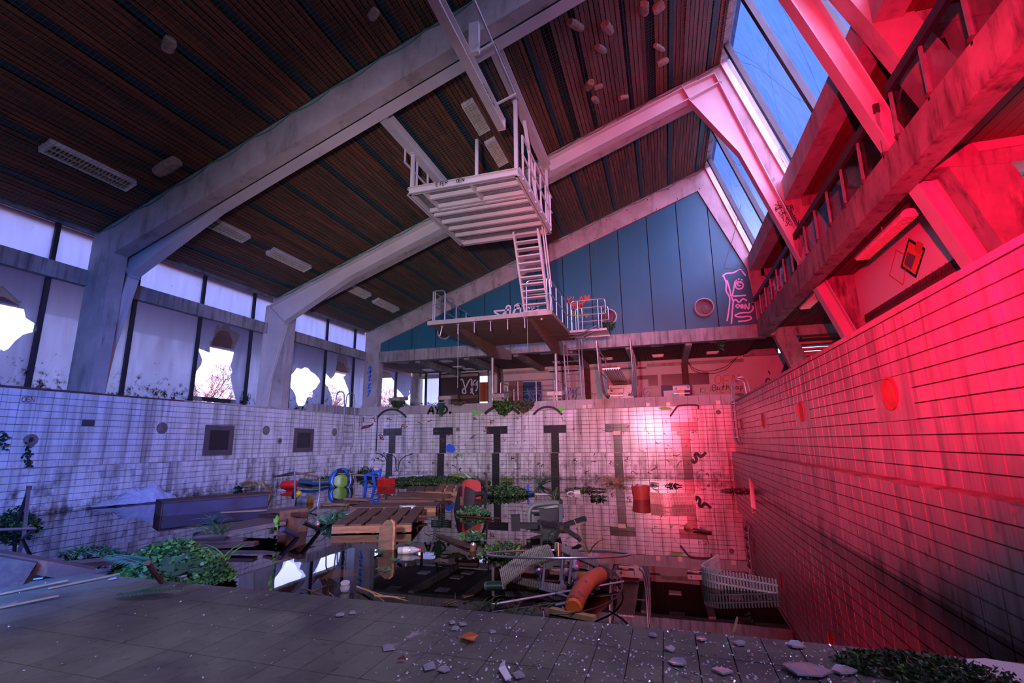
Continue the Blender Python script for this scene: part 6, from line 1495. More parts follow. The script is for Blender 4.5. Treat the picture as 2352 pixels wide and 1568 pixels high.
grating('cream curved overflow grating standing in the water at the right', [onZ(WL, 1653, 1313), onZ(WL, 1612, 1342), onZ(WL, 1640, 1351), onZ(WL-.05, 1790, 1378)], .145, m_cream, 46, (0, 0, 1), th=.018)
grating('pink lit curved overflow grating standing in the water at mid right', [onZ(WL, 1494, 1156), onZ(WL, 1530, 1159), onZ(WL, 1598, 1158)], .20, m_cream, 40, (0, 0, 1))
grating('narrow red lit grating leaning on the right wall', [onZ(.35, 1724, 1088), onZ(.08, 1733, 1168)], .035, m_cream, 26, (-.5, -.5, .3))
gg = mat('grey_green_plastic', (0.30, 0.29, 0.23), (0.20, 0.19, 0.16), 8, rough=.5)
grating('grey curled overflow grating lying across the round table frame', [onZ(.20, 1148, 1310), onZ(.36, 1215, 1262), onZ(.42, 1262, 1252)], .17, gg, 30, (.35, -.7, -.35), rails=(.1, .4, .7, .95))
grating('grey grating half sunk around the round table frame', [onZ(.10, 1160, 1330), onZ(.07, 1210, 1348), onZ(.07, 1300, 1362)], .055, gg, 26, (0, .5, .9))
grating('grey grating end reaching right behind the orange pipe', [onZ(.38, 1275, 1262), onZ(.12, 1372, 1304)], .06, gg, 20, (0, .6, .8))
blades('thin grass by the far wall right of the fourth lane cross', floatpt(1400, 1108), 40, .55, .3, m_straw, seed=5, r=.006, droop=.7)
grating('small beige arched grating behind the steel trough', [floatpt(555, 1118, .08), floatpt(575, 1112, .42), floatpt(605, 1114, .42), floatpt(625, 1132, .1)], .10, m_straw, 34, (0, -.6, .8))
# round table frame, tipped so that its ring is seen edge on
t = thing('round_table_frame', 'chrome round table frame with long legs tipped over in the water', 'table', floatpt(1285, 1330))
tc_ = CC+ray(1283, 1271)*3.75; vd_ = (tc_-CC).normalized(); tn = CR.cross(vd_).normalized(); t2 = (vd_*math.cos(.05)+tn*math.sin(.05)); R_ = 163*3.75/CF
MB().tube([tc_+CR*(R_*math.cos(2*PI*k/56))+t2*(R_*math.sin(2*PI*k/56)) for k in range(56)], .0085, 8, closed=True).build('ring', m_chrome, t, smooth=True)
MB().tube([tc_+tn*.075, tc_-tn*.02], .018, 12).build('hub_post', mat('copper_tube', (.45, .25, .15), rough=.3, metal=.8), t, smooth=True)
for (u, v, lx, ln_) in ((-.10, -.05, -.03, .24), (.03, .10, -.02, .26), (.10, -.08, -.03, .20)):
    p0 = tc_+CR*u+t2*v; MB().tube([p0, p0-tn*ln_+CR*lx], .0095, 8).build('leg', m_chrome, t, smooth=True)
for a, c in (((1130, 1388), (1432, 1335)), ((1240, 1352), (1318, 1374)), ((1276, 1389), (1306, 1383))): MB().tube([onZ(.08, *a), onZ(.10, *c)], .009, 6).build('brace', m_galv, t)
MB().tube([onZ(.1, 1245+160*math.cos(-PI/2+k*PI/14)+25, 1345+65*math.sin(-PI/2+k*PI/14)) for k in range(15)], .006, 6).build('hoop', m_blackp, t)
# cans and bottles
def can(label, px, py, ax, m, z=WL+.05, band=None): return roundthing('drink_can', label, 'can', px, py, ax, [(0, .0), (.024, .0), (.0335, .012), (.0335, .150), (.026, .165), (.023, .160), (0, .16)], m_chrome, z, (('label', [(.0342, .02), (.0342, .145)], m),)+((('band', [(.0346, .06), (.0346, .10)], band),) if band else ()), group='drink cans')
can('silver and dark green can floating at the left of the round frame', 1113, 1346, (.9, .15, .06), mat('can_green', (.012, .05, .03), rough=.3))
can('can with a rainbow band inside the round frame', 1238, 1315, (-.4, .7, .5), mat('can_dark', (.03, .03, .03), rough=.3), .09, mat('rainbow', (.6, .30, .02), (.05, .25, .05), 18, rough=.3, st=(1, 1, 1), ramp=(.45, .55)))
can('white and pink can behind the orange pipe', 1322, 1310, (0, .4, .9), mat('can_pink', (.6, .55, .6), (.55, .03, .15), 14, rough=.3, ramp=(.48, .54)), .06)
can('blue can lying against the orange pipe', 1323, 1346, (.5, .75, .15), mat('can_blue', (.01, .03, .28), rough=.3))
can('rusty can standing in the water in the middle', 1083, 1284, (.1, .1, 1), m_rust, WL-.085)
def pet(label, px, py, ax, lm): return roundthing('plastic_bottle', label, 'bottle', px, py, ax, [(0, 0), (.035, .004), (.037, .02), (.037, .16), (.014, .22), (.014, .24), (0, .24)], m_shard, WL+.03, (('label', [(.038, .06), (.038, .12)], lm), ('cap', [(.0155, .225), (.0155, .245), (0, .246)], rpla)), group='plastic bottles')
pet('clear bottle with orange label behind the orange pipe', 1318, 1322, (.9, -.5, .1), mat('orange_label', (.6, .18, .03), rough=.4))
pet('clear bottle with pale label floating right of the upright board', 914, 1264, (.95, .3, .02), mat('pale_label', (.5, .48, .42), rough=.5))
pet('small bottle with red cap by the wooden box', 729, 1203, (.5, -.6, .1), rpla)
pet('silver bottle floating behind the red lit bucket', 1492, 1110, (.9, -.3, 0), m_chrome)
t = thing('glass_jar', 'crumpled clear jar floating by the slab edge', 'jar', floatpt(792, 1356)); M = Mx(792, 1356, 0, V((.2, -.3, .9)), WL); MB().lathe([(0, -.03), (.032, -.02), (.040, .03), (.03, .06), (.036, .07), (0, .07)], 14, M).build('body', m_shard, t)
tag(MB().add([onZ(WL+.02, 735, 1330), onZ(WL+.02, 825, 1321), onZ(WL+.06, 805, 1306), onZ(WL+.06, 760, 1310)], [(0, 1, 2, 3)]).build('acrylic_sheet', mat('amber_sheet', (.12, .06, .015), rough=.1, alpha=.35)), 'thin clear sheet floating by the slab edge', 'sheet')
# orange pipe
t = thing('orange_pipe', 'thick bent orange drain pipe floating at the front', 'pipe', floatpt(1345, 1360))
pp = fillet([onZ(.12, 1318, 1392), onZ(.14, 1328, 1366), onZ(.16, 1352, 1332), onZ(.15, 1382, 1318)], .2, 8)
opm = mat('orange_pipe', (.68, .13, .045), (.45, .085, .035), 5, rough=.5, dirt=[((.06, .035, .02), 7, (1, 1, 1), (.60, .68))])
MB().tube(pp, .062, 16).build('tube', opm, t, smooth=True); MB().tube([pp[-1]-(pp[-1]-pp[-2]).normalized()*.03, pp[-1]+(pp[-1]-pp[-2]).normalized()*.01], .067, 16).build('collar', m_rust, t, smooth=True); MB().tube([pp[0]-(pp[1]-pp[0]).normalized()*.03, pp[0]+(pp[1]-pp[0]).normalized()*.002], .05, 12, r2=.058).build('inner_end', mat('bright_orange', (.85, .20, .03), rough=.5), t)
ygm = mat('yellow_plank', (.50, .37, .14), (.33, .22, .08), 6, rough=.6, obj=True)
plank('yellow_plank', onZ(.08, 1264, 1400), onZ(.08, 1366, 1420), .05, .03, ygm, label='thin yellow plank floating at the slab edge below the orange pipe', cat='board')
# sunk yellow grating
t = thing('sunken_grating', 'yellow ribbed mat lying sunk under the water at the front', 'mat', onZ(-.12, 1430, 1370)); a, c, d, e_ = [onZ(-.12, *q) for q in ((1410, 1340), (1496, 1352), (1478, 1378), (1330, 1400))]
ym = mat('sunken_yellow', (.75, .33, .03), (.5, .2, .02), 6, rough=.7); b = MB()
for k in range(26): f = k/25; b.bar(a.lerp(e_, f), c.lerp(d, f), .02, .015)
b.build('ribs', ym, t, kind='stuff'); slab_from([a-V((0, 0, .02)), c-V((0, 0, .02)), d-V((0, 0, .02)), e_-V((0, 0, .02))], .01).build('sheet', mat('sunken_brown', (.35, .14, .02), rough=.8), t)
# red bucket, mirror panel, driftwood
roundthing('bucket', 'dark red bucket floating upright before the far wall at right', 'bucket', 1474, 1148, (-.05, 0, 1), [(0, 0), (.16, 0), (.18, .26), (.165, .27), (.15, .05), (0, .05)], mat('brick_red', (.30, .05, .03), (.2, .035, .025), 5, rough=.5), WL-.02, n=20)
t = thing('mirror_panel', 'framed glossy panel standing in the corner by the right wall', 'panel', floatpt(1675, 1104)); a, c = onZ(WL-.1, 1655, 1104), onZ(WL-.1, 1694, 1104)
hh = .46; MB().bar(a+V((0, 0, hh/2)), c+V((0, 0, hh/2)), .02, hh).build('sheet', mat('mirrored_blue', (.012, .03, .10), (.02, .07, .25), 2, rough=.08), t)  # the mirror's blue reflection is put into the sheet colour
for s_ in ((a, a+V((0, 0, hh))), (a+V((0, 0, hh)), c+V((0, 0, hh))), (c, c+V((0, 0, hh)))): MB().bar(*s_, .035, .03, up=(0, 1, 0)).build('frame_bar', m_cream, t)
t = thing('driftwood', 'knotty piece of wood floating at mid right', 'wood', floatpt(1585, 1218)); rn = random.Random(6)
b = MB(); M = Mx(1583, 1216, 0, V((.3, .2, 1)), WL-.02); b.lathe([(0, -.02), (.06, -.01), (.075, .03), (.05, .06), (.02, .07), (0, .055)], 11, M); b.v = [tuple(V(v)+rvec(rn)*.015) for v in b.v]; b.build('knot', m_straw, t)
plank('splinter', onZ(.08, 1594, 1214), onZ(.07, 1632, 1222), .05, .02, m_wooddk, t)
# weed beds and tufts by the far wall
bush('wide bed of green weed at the foot of the far wall, left half', floatpt(985, 1108), 1.9, .95, .16, 5200, [m_leaf, m_leafdk, m_leaf], 'weed_bed', 21, .07)
bush('weed bed around the base of the red chair', floatpt(1150, 1135), .75, .65, .18, 2200, [m_leaf, m_leafdk], 'weed_bed', 22, .06)
bush('weed strip left of the blue frame by the left wall', floatpt(740, 1103), 1.2, .35, .12, 1100, [m_leaf, m_leafdk], 'weed_bed', 23, .06)
bush('round dark bush at the foot of the far left corner', floatpt(840, 1093), .55, .25, .34, 1000, [m_leafdk, m_leaf], 'bush', 24, .07)
bush('small bush floating right of the weed bed', floatpt(1164, 1106), .20, .14, .16, 240, [m_leafbr, m_leaf], 'bush', 25, .05)
bush('leafy plant behind the green bodyboard', floatpt(1035, 1092), .35, .2, .30, 260, [m_leafb, m_leaf], 'bush', 26, .12)
bush('dark twig cluster floating before the fourth lane cross', floatpt(1345, 1126), .50, .12, .07, 360, [m_leafdk, m_leaf], 'weed_clump', 27, .05)
bush('ivy clump floating between board and chair', floatpt(1090, 1182), .30, .16, .12, 330, [m_leafb, m_leaf], 'weed_clump', 28, .06)
bush('ivy clump floating before the black chair', floatpt(1085, 1240), .16, .16, .1, 120, [m_leafb, m_leaf], 'weed_clump', 29, .07)
bush('dark green weed left of the round table frame', floatpt(1155, 1270), .22, .3, .08, 300, [m_leafdk, m_leaf], 'weed_clump', 30, .06)
bush('dark leaves between steel trough and table frame', floatpt(525, 1125), .35, .2, .22, 300, [m_leafdk], 'weed_clump', 31, .10)
bush('leaf cluster with flower heads behind the first pallet', floatpt(770, 1203), .28, .16, .16, 160, [m_leaf, m_leafb], 'weed_clump', 32, .10)
bush('small weed floating in front of the mirror panel', floatpt(1700, 1128), .4, .12, .06, 240, [m_leafdk, m_twig], 'weed_clump', 33, .05)
bush('small weed before the pink lit grating', floatpt(1545, 1116), .2, .1, .06, 130, [m_leafdk, m_leaf], 'weed_clump', 34, .05)
bush('ivy floating right of the clamp lamp', floatpt(1372, 1145), .16, .1, .06, 90, [m_leafb, m_leafdk], 'weed_clump', 35, .07)
blades('tall thin reed tuft before the fourth lane', floatpt(1240, 1115), 34, .75, .15, m_leafb, seed=15, r=.008, droop=.1)
blades('dry straw tuft before the fifth lane', floatpt(1418, 1110), 40, .80, .25, m_straw, seed=16, r=.006, droop=.6)
blades('green grass on the floating plywood sheet', onZ(.2, 500, 1222), 22, .34, .3, m_leaf, seed=17, r=.006)
blades('grass blades standing at the right of the green heap', onZ(.2, 515, 1285), 9, .30, .1, m_leafbr, seed=18, r=.010, droop=.2)
blades('few grass blades leaning over the first pallet corner', onZ(.1, 760, 1200), 6, .5, .1, m_leafb, seed=19, r=.010)
blades('bent yellow reed behind the round table frame', onZ(.3, 1350, 1270), 3, .42, .05, m_straw, seed=20, r=.009, droop=.3)
for i, (px, py, w_, h_, nm) in enumerate(((1115, 1398, .2, .18, 'left'), (1175, 1412, .25, .12, 'middle'), (1235, 1402, .3, .12, 'right'))): blades('short grass growing at the slab edge, %s tuft' % nm, onZ(.12, px, py), 12, h_, w_, m_leaf, seed=30+i, r=.004)
fern_thing('bright fern frond leaning on the pallet', [(onZ(.1, 785, 1178), onZ(.42, 803, 1160), 14, .07, .05)], m_leafbr)
fern_thing('pale fern standing in the water left of the red chair', [(onZ(WL, 1010, 1225), onZ(.42, 1013, 1178), 12, .13, .02), (onZ(WL, 1005, 1205), onZ(.2, 990, 1192), 8, .10, .1)], m_leafb)
fern_thing('small fern on top of the grey curled grating', [(onZ(.36, 1257, 1246), onZ(.52, 1270, 1220), 10, .07, .05)], m_leafb)
fern_thing('arching ferns floating behind the first pallet', [(onZ(.1, 870, 1145), onZ(.35, 828, 1128), 14, .16, .2), (onZ(.1, 872, 1145), onZ(.3, 905, 1128), 14, .16, .2)], m_leafb)
fern_thing('yellow green fern beside the clamp lamp', [(onZ(WL, 1272, 1152), onZ(.3, 1280, 1120), 10, .10, .05)], m_leafbr)
# twigs
def twigs(label, lines, m=m_twig, r=.009):
    b = MB()
    for l in lines: b.tube([onZ(z, x, y) for x, y, z in l], r, 5, r2=r*.4)
    return tag(b.build('twig', m), label, 'twig')
twigs('forked pale twig floating at the slab edge below the window reflections', [[(692, 1350, .08), (720, 1358, .1), (760, 1372, .08)], [(755, 1372, .08), (752, 1345, .2), (750, 1330, .3)], [(715, 1362, .08), (740, 1348, .15), (752, 1344, .2)], [(754, 1360, .1), (768, 1370, .07)]])
twigs('dry straw bundle with a twig floating at the slab edge', [[(820, 1347, .08), (850, 1358, .09), (882, 1380, .07)], [(835, 1352, .08), (880, 1368, .1), (930, 1372, .08)], [(860, 1368, .1), (900, 1370, .1), (938, 1380, .07)]], m_straw)
twigs('scattered grey twigs floating before the round table frame', [[(1020, 1385, .07), (1040, 1376, .1)], [(1028, 1386, .07), (1052, 1380, .08)], [(1065, 1372, .08), (1088, 1366, .08)]])
plank('curved_slat', onZ(WL+.01, 1060, 1185), onZ(WL+.02, 1150, 1190), .04, .015, m_wooddk, label='thin floating lath in front of the red chair', cat='board')
tag(MB().tube([onZ(.09, 974, 1165), onZ(.09, 1004, 1165)], .03, 8, r2=.01).build('red_float', rpla), 'small red float before the splintered pallet', 'float')

# ---------------------------------------------------------------- plants hanging over the coping, wall growth
def hanging(label, px0, px1, py, drop, n, ms, seed, y=PL-.06, ls=.09, z0=None):
    rn = random.Random(seed); b = MB(); a, c = onY(y, px0, py), onY(y, px1, py)
    for i in range(n):
        f = rn.random(); g = rn.random()**1.3; edge = 1-abs(f*2-1)**1.5
        p = a.lerp(c, f)+V((rn.uniform(-.03, .03), rn.uniform(-.10, .02), .04-drop*g*(.3+.7*edge*rn.random()**.3))); leafq(b, p, V((rn.uniform(-.6, .6), -.5, -.7)), (0, -1, .3), ls*rn.uniform(.6, 1.2), ls*.7, rn.randrange(len(ms)))
    return tag(b.build('hanging_plant', ms), label, 'plant')
hanging('thick ivy hanging over the far coping below starting block three', 1135, 1180, 922, .55, 800, [m_leaf, m_leafdk, m_leafbr], 41)
hanging('ivy mat with reddish leaves hanging right of the thick ivy', 1182, 1226, 922, .42, 600, [m_leaf, m_leafdk, m_trimred], 42)
hanging('green tuft hanging over the far coping below starting block one', 902, 930, 922, .30, 330, [m_leaf, m_leafdk], 43)
hanging('narrow blue green fern hanging over the black tag', 1010, 1020, 928, .46, 260, [m_leafb], 44)
hanging('low weeds along the coping right of the black tag', 1042, 1068, 924, .12, 160, [m_leaf, m_twig], 45)
hanging('dark fern hanging from the middle round vent', 1386, 1412, 742, .45, 260, [m_leafdk, m_leafb], 46, GY-.1)
hanging('weed hanging from the far soffit at the right', 1646, 1664, 776, .50, 200, [m_leaf, m_leafdk], 47, 18.3)
b = MB(); rn = random.Random(50)
for i in range(150): p_ = onX(.02, 64+rn.gauss(0, 5), 1012+rn.random()*120); leafq(b, p_, rvec(rn, -1, .3), (1, 0, 0), .06, .045)
for i in range(60): p_ = onX(.02, rn.uniform(-10, 14), 1008+rn.uniform(-20, 25)); leafq(b, p_, rvec(rn, -.6, .4), (1, 0, 0), .08, .04)
tag(b.build('climber', m_leafdk), 'dark thin climber growing down the left wall', 'plant')
b = MB(); rn = random.Random(51)
for i in range(900):
    x = rn.uniform(.6, 4.6); p_ = V((x, 16.2+rn.uniform(0, 1.2), ZC+.02+.14*max(0, math.sin((x-.6)*.9))*rn.random())); leafq(b, p_, rvec(rn, -.2, .4), (0, 0, 1), .10, .06)
tag(b.build('dead_leaves', [m_trimred], kind='stuff'), 'brown mound of dead leaves on the far deck at left', 'leaves')
# wall fittings
def hatch(px0, py0, px1, py1, label):
    a, c = onX(0, px0, py0), onX(0, px1, py1); t = thing('wall_hatch', label, 'hatch', (0.01, (a.y+c.y)/2, (a.z+c.z)/2)); y0, y1, z0, z1 = a.y, c.y, min(a.z, c.z), max(a.z, c.z); f = .13
    m_h = mat('hatch_frame', (.10, .075, .08), (.07, .055, .06), 4, rough=.6)
    for bx in ((y0, y1, z1-f, z1), (y0, y1, z0, z0+f), (y0, y0+f, z0+f, z1-f), (y1-f, y1, z0+f, z1-f)): MB().box(-.0, .035, *bx).build('frame_bar', m_h, t)
    MB().box(0, .012, y0+f, y1-f, z0+f, z1-f).build('panel', mat('hatch_panel', (.022, .022, .026), rough=.4), t)
hatch(472, 975, 530, 1044, 'nearer square dark hatch on the left pool wall'); hatch(676, 983, 716, 1037, 'farther square dark hatch on the left pool wall')
p_ = onX(0, 202, 971); tag(MB().box(0, .016, p_.y-.11, p_.y+.11, p_.z-.055, p_.z+.055).build('vent_tile', mat('vent_tile', (.06, .05, .075), rough=.4)), 'dark tile set in the left pool wall', 'tile')
for (px, py, nm) in ((70, 1010, 'nearest the camera'), (642, 1012, 'between the hatches')):
    p_ = onX(0, px, py); t = thing('wall_inlet', 'round dark inlet flange on the left pool wall '+nm, 'inlet', p_); M = Matrix.Translation(p_) @ Matrix.Rotation(PI/2, 4, 'Y'); s_ = 1 if px < 100 else .8
    MB().lathe([(.105*s_, 0), (.105*s_, .02), (.06*s_, .03), (.045*s_, .03), (.04*s_, .005), (0, .0)], 24, M).build('flange', m_niche, t, smooth=True); MB().lathe([(.043*s_, .006), (0, .007)], 16, M).build('mouth', m_black, t)
for (px, py, nm) in ((1650, 946, 'right'), (1052, 986, 'left')):
    p_ = onY(PL, px, py); t = thing('wall_inlet', 'small round inlet on the far pool wall, %s one' % nm, 'inlet', p_); M = Matrix.Translation(p_) @ Matrix.Rotation(PI/2, 4, 'X'); MB().lathe([(.07, 0), (.07, .02), (.045, .025), (.04, .005), (0, .005)], 20, M).build('flange', m_niche, t, smooth=True)
for i, (px, py) in enumerate(((1342, 934), (1355, 933), (1488, 929), (1535, 928), (1649, 924))):
    p_ = onY(PL-.03, px, py); t = thing('junction_box', 'small white fixing box on the far coping, %s from left' % ['first', 'second', 'third', 'fourth', 'fifth'][i], 'fixing', p_); MB().box(p_.x-.06, p_.x+.06, PL-.05, PL-.03, p_.z-.06, p_.z+.06).build('plate', m_cream, t); MB().lathe([(.02, 0), (.015, .01), (0, .01)], 8, Matrix.Translation((p_.x, PL-.05, p_.z)) @ Matrix.Rotation(PI/2, 4, 'X')).build('stud', m_galv, t)
for i, (px, py) in enumerate(((1417, 994), (1563, 993))): p_ = onY(PL-.01, px, py); tag(MB().box(p_.x-.11, p_.x+.11, PL-.018, PL-.0, p_.z-.06, p_.z+.06).build('patch_tile', m_cream), 'bare patch where a black tile is missing below lane cross %s' % ['five', 'six'][i], 'tile')

# ---------------------------------------------------------------- graffiti on the pool walls
py_ = PL-.004; pf = pxY(py_); pl_ = pxY(PL-LW-.004); cf = pxY(PL-.038)
graffiti(wall_left, [[(52, 913), (58, 911), (60, 916), (56, 922), (50, 920), (52, 913)], [(68, 912), (62, 913), (62, 922), (69, 922)], [(62, 917), (68, 917)], [(71, 922), (72, 911), (78, 923), (81, 911)]], .018, pxX(.005), m_gdred, 'red tag OEN')
def capt(txt, px, py, h, wd): a = onY(PL-.036, px, py); graffiti(cop, word_strokes(txt, a.x, a.z, h, asp=.9, sp=.18, slant=.12), wd, on_zX(PL-.037), m_gblack, 'bold black tag AYD')
capt('AYD.', 983, 950, .24, .075)
for (x0, x1, top, wd) in ((868, 932, 940, .06), (1115, 1192, 932, .09), (1226, 1290, 934, .07)):
    n = 12; graffiti(cop if top < 938 else wall_back, [[(x0+(x1-x0)*k/n, top+17*(abs(k/n*2-1)**2.2)) for k in range(n+1)]], wd, cf, m_gblack, 'black spray arch')
graffiti(wall_back, [[(1540, 955), (1552, 938), (1562, 931), (1600, 930), (1604, 938)]], .06, cf, m_gblack, 'black spray bracket')
graffiti(wall_back, [[(868, 955), (866, 990), (864, 1035)], [(864, 1040), (876, 1044), (886, 1052), (890, 1070)], [(900, 1044), (908, 1052), (910, 1075), (914, 1080), (918, 1060), (930, 1048), (948, 1042)]], .03, pl_, m_gblack, 'black looping line')
BL = random.Random(77)
def scrib(n, x0, x1, y0, y1, sz, m, wd, lab, f=pf):
    st = []
    for k in range(n):
        x, y = BL.uniform(x0, x1), BL.uniform(y0, y1); pts = [(x, y)]
        for j in range(BL.randint(2, 5)): pts.append((pts[-1][0]+BL.uniform(-sz, sz), pts[-1][1]+BL.uniform(-sz, sz)*.8))
        st.append(pts)
    graffiti(wall_back, st, wd, f, m, lab)
scrib(60, 870, 1640, 955, 1034, 5, m_gblack, .012, 'thin black pen marks'); scrib(16, 840, 1130, 960, 1010, 6, m_gdred, .025, 'dark red spray marks'); scrib(34, 850, 1640, 1045, 1092, 6, m_gblack, .022, 'black drips', pl_)
scrib(14, 850, 1600, 985, 1080, 4, m_ggreen, .02, 'green dabs', pl_); scrib(10, 890, 1100, 955, 1035, 4, m_gblue, .012, 'blue pen marks')
graffiti(wall_back, [[(832, 981), (842, 978), (852, 976)], [(830, 983), (845, 981), (857, 973)]], .045, pf, m_gdred, 'dark red slash'); graffiti(wall_back, [[(835, 958), (835, 968)]], .05, pf, rpla, 'red bar')
def blob(pts, m, lab, f=pf): MB().add([f(*q) for q in pts], [tuple(range(len(pts)))[::-1]]).build('graffiti', m, wall_back, label=lab)
for pts in ([(1280, 938), (1286, 931), (1293, 933), (1296, 940), (1290, 945), (1289, 952), (1286, 946)], [(1512, 936), (1522, 934), (1530, 934), (1540, 936), (1546, 940), (1530, 941), (1518, 941)], [(1083, 945), (1092, 942), (1100, 946), (1108, 943), (1106, 949), (1096, 951), (1086, 952)], [(1056, 1040), (1064, 1044), (1060, 1054), (1056, 1046)]): blob(pts, m_ggreen, 'green spray blob', cf if pts[0][1] < 939 else pl_)
blob([(1024, 1024), (1032, 1018), (1042, 1024), (1046, 1034), (1040, 1038), (1026, 1037)], m_gblue, 'blue spray cloud', pl_)
graffiti(wall_back, [[(1590, 1056), (1594, 1062), (1600, 1056), (1596, 1044), (1602, 1042), (1608, 1048), (1614, 1046), (1620, 1040)]], .10, pl_, m_gblack, 'thick black swoosh')
graffiti(wall_back, [[(1512, 1046), (1555, 1045)], [(1528, 1040), (1530, 1072)], [(1548, 1040), (1549, 1075)], [(1514, 1056), (1556, 1055)]], .015, pl_, m_ggreen, 'thin green grid lines')
graffiti(sfB, [[(q[0], q[1]) for q in s_] for s_ in ([(1786, 462), (1790, 475)], [(1780, 470), (1796, 472)], [(1782, 480), (1796, 476)])], .02, pxY(FY[2]-.36), m_gblack, 'small star above the tag')
def legtag(root, txt, px, py, h, y, lab, wd): a = onY(y, px, py); graffiti(root, word_strokes(txt, a.x, a.z, h, asp=.55, sp=.2, slant=-.1, jit=.1), wd, on_zX(y), m_gblack, lab)
for k, tx in enumerate(('FTSER', 'SMIS', 'TAOS', 'JOSVA')): legtag(sfB, tx, 1783+7*k, 486+11*k, .11, FY[2]-.36, 'black pen tag '+tx, .016)
graffiti(sfA, [[(2243, 515), (2256, 512), (2262, 525)], [(2240, 530), (2268, 522)], [(2246, 517), (2252, 545)], [(2262, 530), (2276, 525)], [(2266, 556), (2272, 528)], [(2290, 540), (2276, 548), (2282, 560), (2292, 562), (2280, 576), (2276, 580)], [(2286, 588), (2296, 560), (2306, 568)], [(2290, 575), (2302, 578)]], .03, pxY(FY[1]+.28), m_gblack, 'black tag on the right leg')
graffiti(frames[3], [[(846, 846), (852, 842), (850, 858)], [(844, 856), (854, 852)], [(846, 866), (852, 862), (847, 874), (853, 872)], [(846, 884), (852, 880), (845, 892), (852, 890)], [(845, 900), (851, 896), (844, 910)]], .045, pxY(FY[3]-.165), m_gblue, 'blue vertical tag')

# ---------------------------------------------------------------- glass crumbs and litter on the front floor
shm = MB(); rn = random.Random(91)
SB = [(1050, 1440, 30, 14), (1030, 1452, 25, 10), (1560, 1470, 40, 14), (1620, 1480, 40, 14), (1700, 1490, 40, 10), (480, 1340, 60, 14), (1180, 1545, 60, 20), (960, 1540, 50, 18), (1900, 1510, 60, 14)]
k = 0
SHL = ['at the lower edge of the view', 'near the orange leaf', 'by the slab edge']
def shard(px, py, r, label):
    c = onZ(SZ+.004, px, py); n = rn.randint(4, 6); pts = [c+V((r*rn.uniform(.6, 1)*math.cos(2*PI*i/n), r*rn.uniform(.6, 1)*math.sin(2*PI*i/n), rn.uniform(0, r*.2))) for i in range(n)]
    b = MB(); m_ = len(pts); b.add(pts+[q+V((0, 0, .006)) for q in pts], [tuple(range(m_))[::-1], tuple(range(m_, 2*m_))]+[(i, (i+1) % m_, m_+(i+1) % m_, m_+i) for i in range(m_)]); tag(b.build('glass_shard', m_shard), label, 'shard', 'glass shards on the tiled floor')
BIG = [(782, 1414, .035), (808, 1409, .035), (1038, 1432, .03), (1062, 1435, .035), (1045, 1445, .03), (890, 1490, .05), (985, 1535, .05), (1020, 1540, .04), (1190, 1555, .05), (1540, 1492, .04), (1610, 1470, .04), (1700, 1480, .04), (1830, 1485, .06), (2040, 1510, .09), (1850, 1545, .12), (1940, 1545, .06), (1560, 1525, .06), (1660, 1545, .06), (420, 1325, .04), (260, 1330, .04), (90, 1330, .05), (1130, 1452, .03), (1500, 1460, .03), (1950, 1500, .05), (2100, 1530, .06)]
ORD = 'leftmost second third fourth fifth sixth seventh eighth ninth tenth eleventh twelfth thirteenth fourteenth fifteenth sixteenth seventeenth eighteenth nineteenth twentieth twenty-first twenty-second twenty-third twenty-fourth rightmost'.split()
for (px, py, r_), od in zip(sorted(BIG), ORD): shard(px, py, r_*.7, 'larger clear glass shard on the worn floor tiles, %s%s' % (od, '' if od.endswith('most') else ' from the left'))
for i in range(1900):
    x = rn.uniform(0, 2352); f = rn.random(); y0 = 1315+max(0, (x-270))*.098; y = y0+(1568-y0)*f
    if x < 900 and rn.random() > (.9 if (380 < x < 620 and f < .25) else .12): continue
    c = onZ(SZ+.001, x, y)
    if c.y > SE-.01: continue
    r_ = rn.uniform(.0014, .0044)*(1.2 if x > 1000 else 1); a = rn.uniform(0, 6.3)
    e1_ = V((math.cos(a), math.sin(a), rn.uniform(-.2, .6)))*r_; e2_ = V((-math.sin(a), math.cos(a), rn.uniform(-.2, .6)))*r_*rn.uniform(.5, 1); up_ = V((0, 0, r_*.5))
    shm.add([c-e1_-e2_+up_, c+e1_-e2_+up_, c+e1_+e2_+up_*1.6, c-e1_+e2_+up_*1.4, c+up_*2.4], [(0, 1, 4), (1, 2, 4), (2, 3, 4), (3, 0, 4)])
m_crumb = mat('glass_crumb', (.55, .58, .64), (.25, .28, .33), 30, rough=.08, spec=.9)
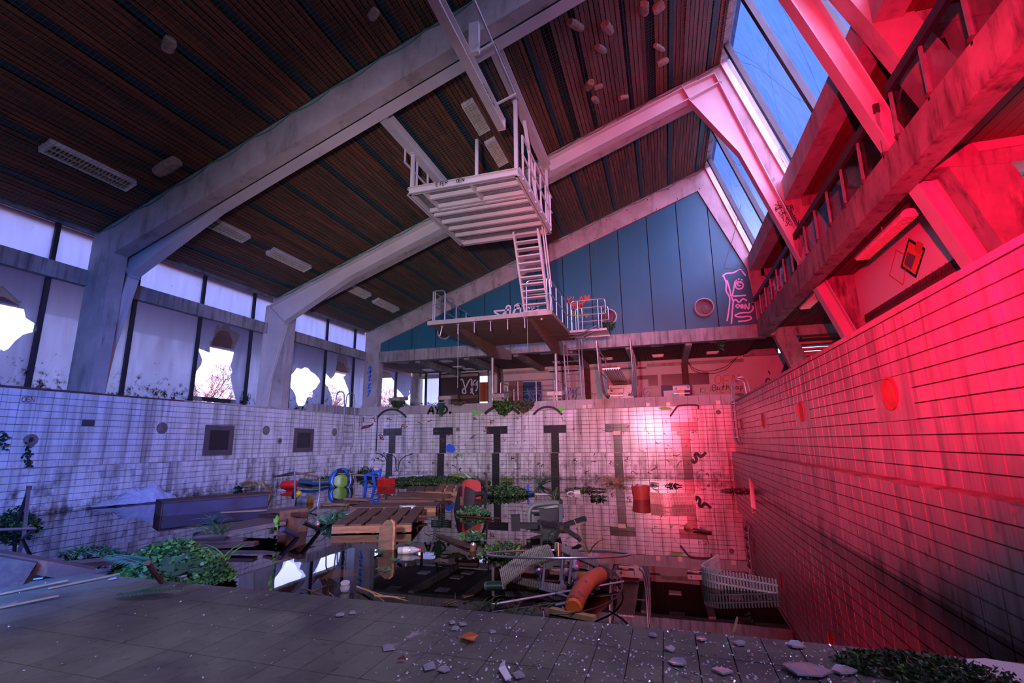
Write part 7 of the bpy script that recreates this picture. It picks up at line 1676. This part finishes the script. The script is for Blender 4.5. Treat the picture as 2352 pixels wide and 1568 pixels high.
tag(shm.build('glass_crumbs', m_crumb, kind='stuff'), 'countless glass crumbs sprinkled over the worn floor tiles', 'glass')
def litter(name, label, cat, px, py, pts, m, z=SZ+.012): c = onZ(z, px, py); b = MB(); n = len(pts); vs = [c+V((a, b_, h)) for a, b_, h in pts]; b.add(vs+[v+V((0, 0, .004)) for v in vs], [tuple(range(n))[::-1], tuple(range(n, 2*n))]+[(i, (i+1) % n, n+(i+1) % n, n+i) for i in range(n)]); return tag(b.build(name, m), label, cat)
litter('orange_leaf', 'curled orange dead leaf on the floor tiles', 'leaf', 1075, 1470, [(-.035, 0, 0), (-.01, -.02, .012), (.03, -.012, .004), (.04, .012, .016), (0, .022, .02), (-.03, .018, .008)], mat('orange_leaf', (.50, .14, .03), rough=.6))
litter('brown_leaf', 'small dark red leaf on the floor tiles', 'leaf', 922, 1516, [(-.016, 0, 0), (0, -.01, .008), (.018, 0, .004), (0, .012, .01)], mat('dark_red_leaf', (.20, .03, .015), rough=.6))
litter('paper_strip', 'curled white paper strip at the bottom edge', 'paper', 1160, 1545, [(-.035, .06, .0), (-.02, .065, .01), (0, .0, .02), (.035, -.04, .004), (.02, -.055, 0), (-.02, -.01, .012)], m_whitep)
litter('grass_ear', 'single pale grass ear standing at the slab edge', 'grass', 1682, 1452, [(0, 0, 0), (.012, .0, 0), (.03, .02, .05), (.024, .024, .052)], m_straw)
bush('dark moss patch in the right foreground corner', onZ(SZ, 2120, 1545), .26, .13, .035, 1500, [m_leafdk, m_leafdk, m_leaf], 'moss_patch', 61, .022)
litter('plaster_slab', 'pale pink plaster slab at the right edge of the floor', 'plaster', 2300, 1548, [(-.16, -.07, 0), (.16, -.06, 0), (.17, .05, .01), (.0, .08, .014), (-.14, .05, .006)], m_plaster)
for i, (px, py) in enumerate(((60, 1350), (40, 1385), (180, 1335))): plank('dry_stalk', onZ(SZ+.01, px-70, py+16), onZ(SZ+.02, px+95, py-18), .010, .008, m_straw, label='pale dry stalk lying at the left corner of the floor, %s' % ['upper', 'lower', 'right'][i], cat='stalk')
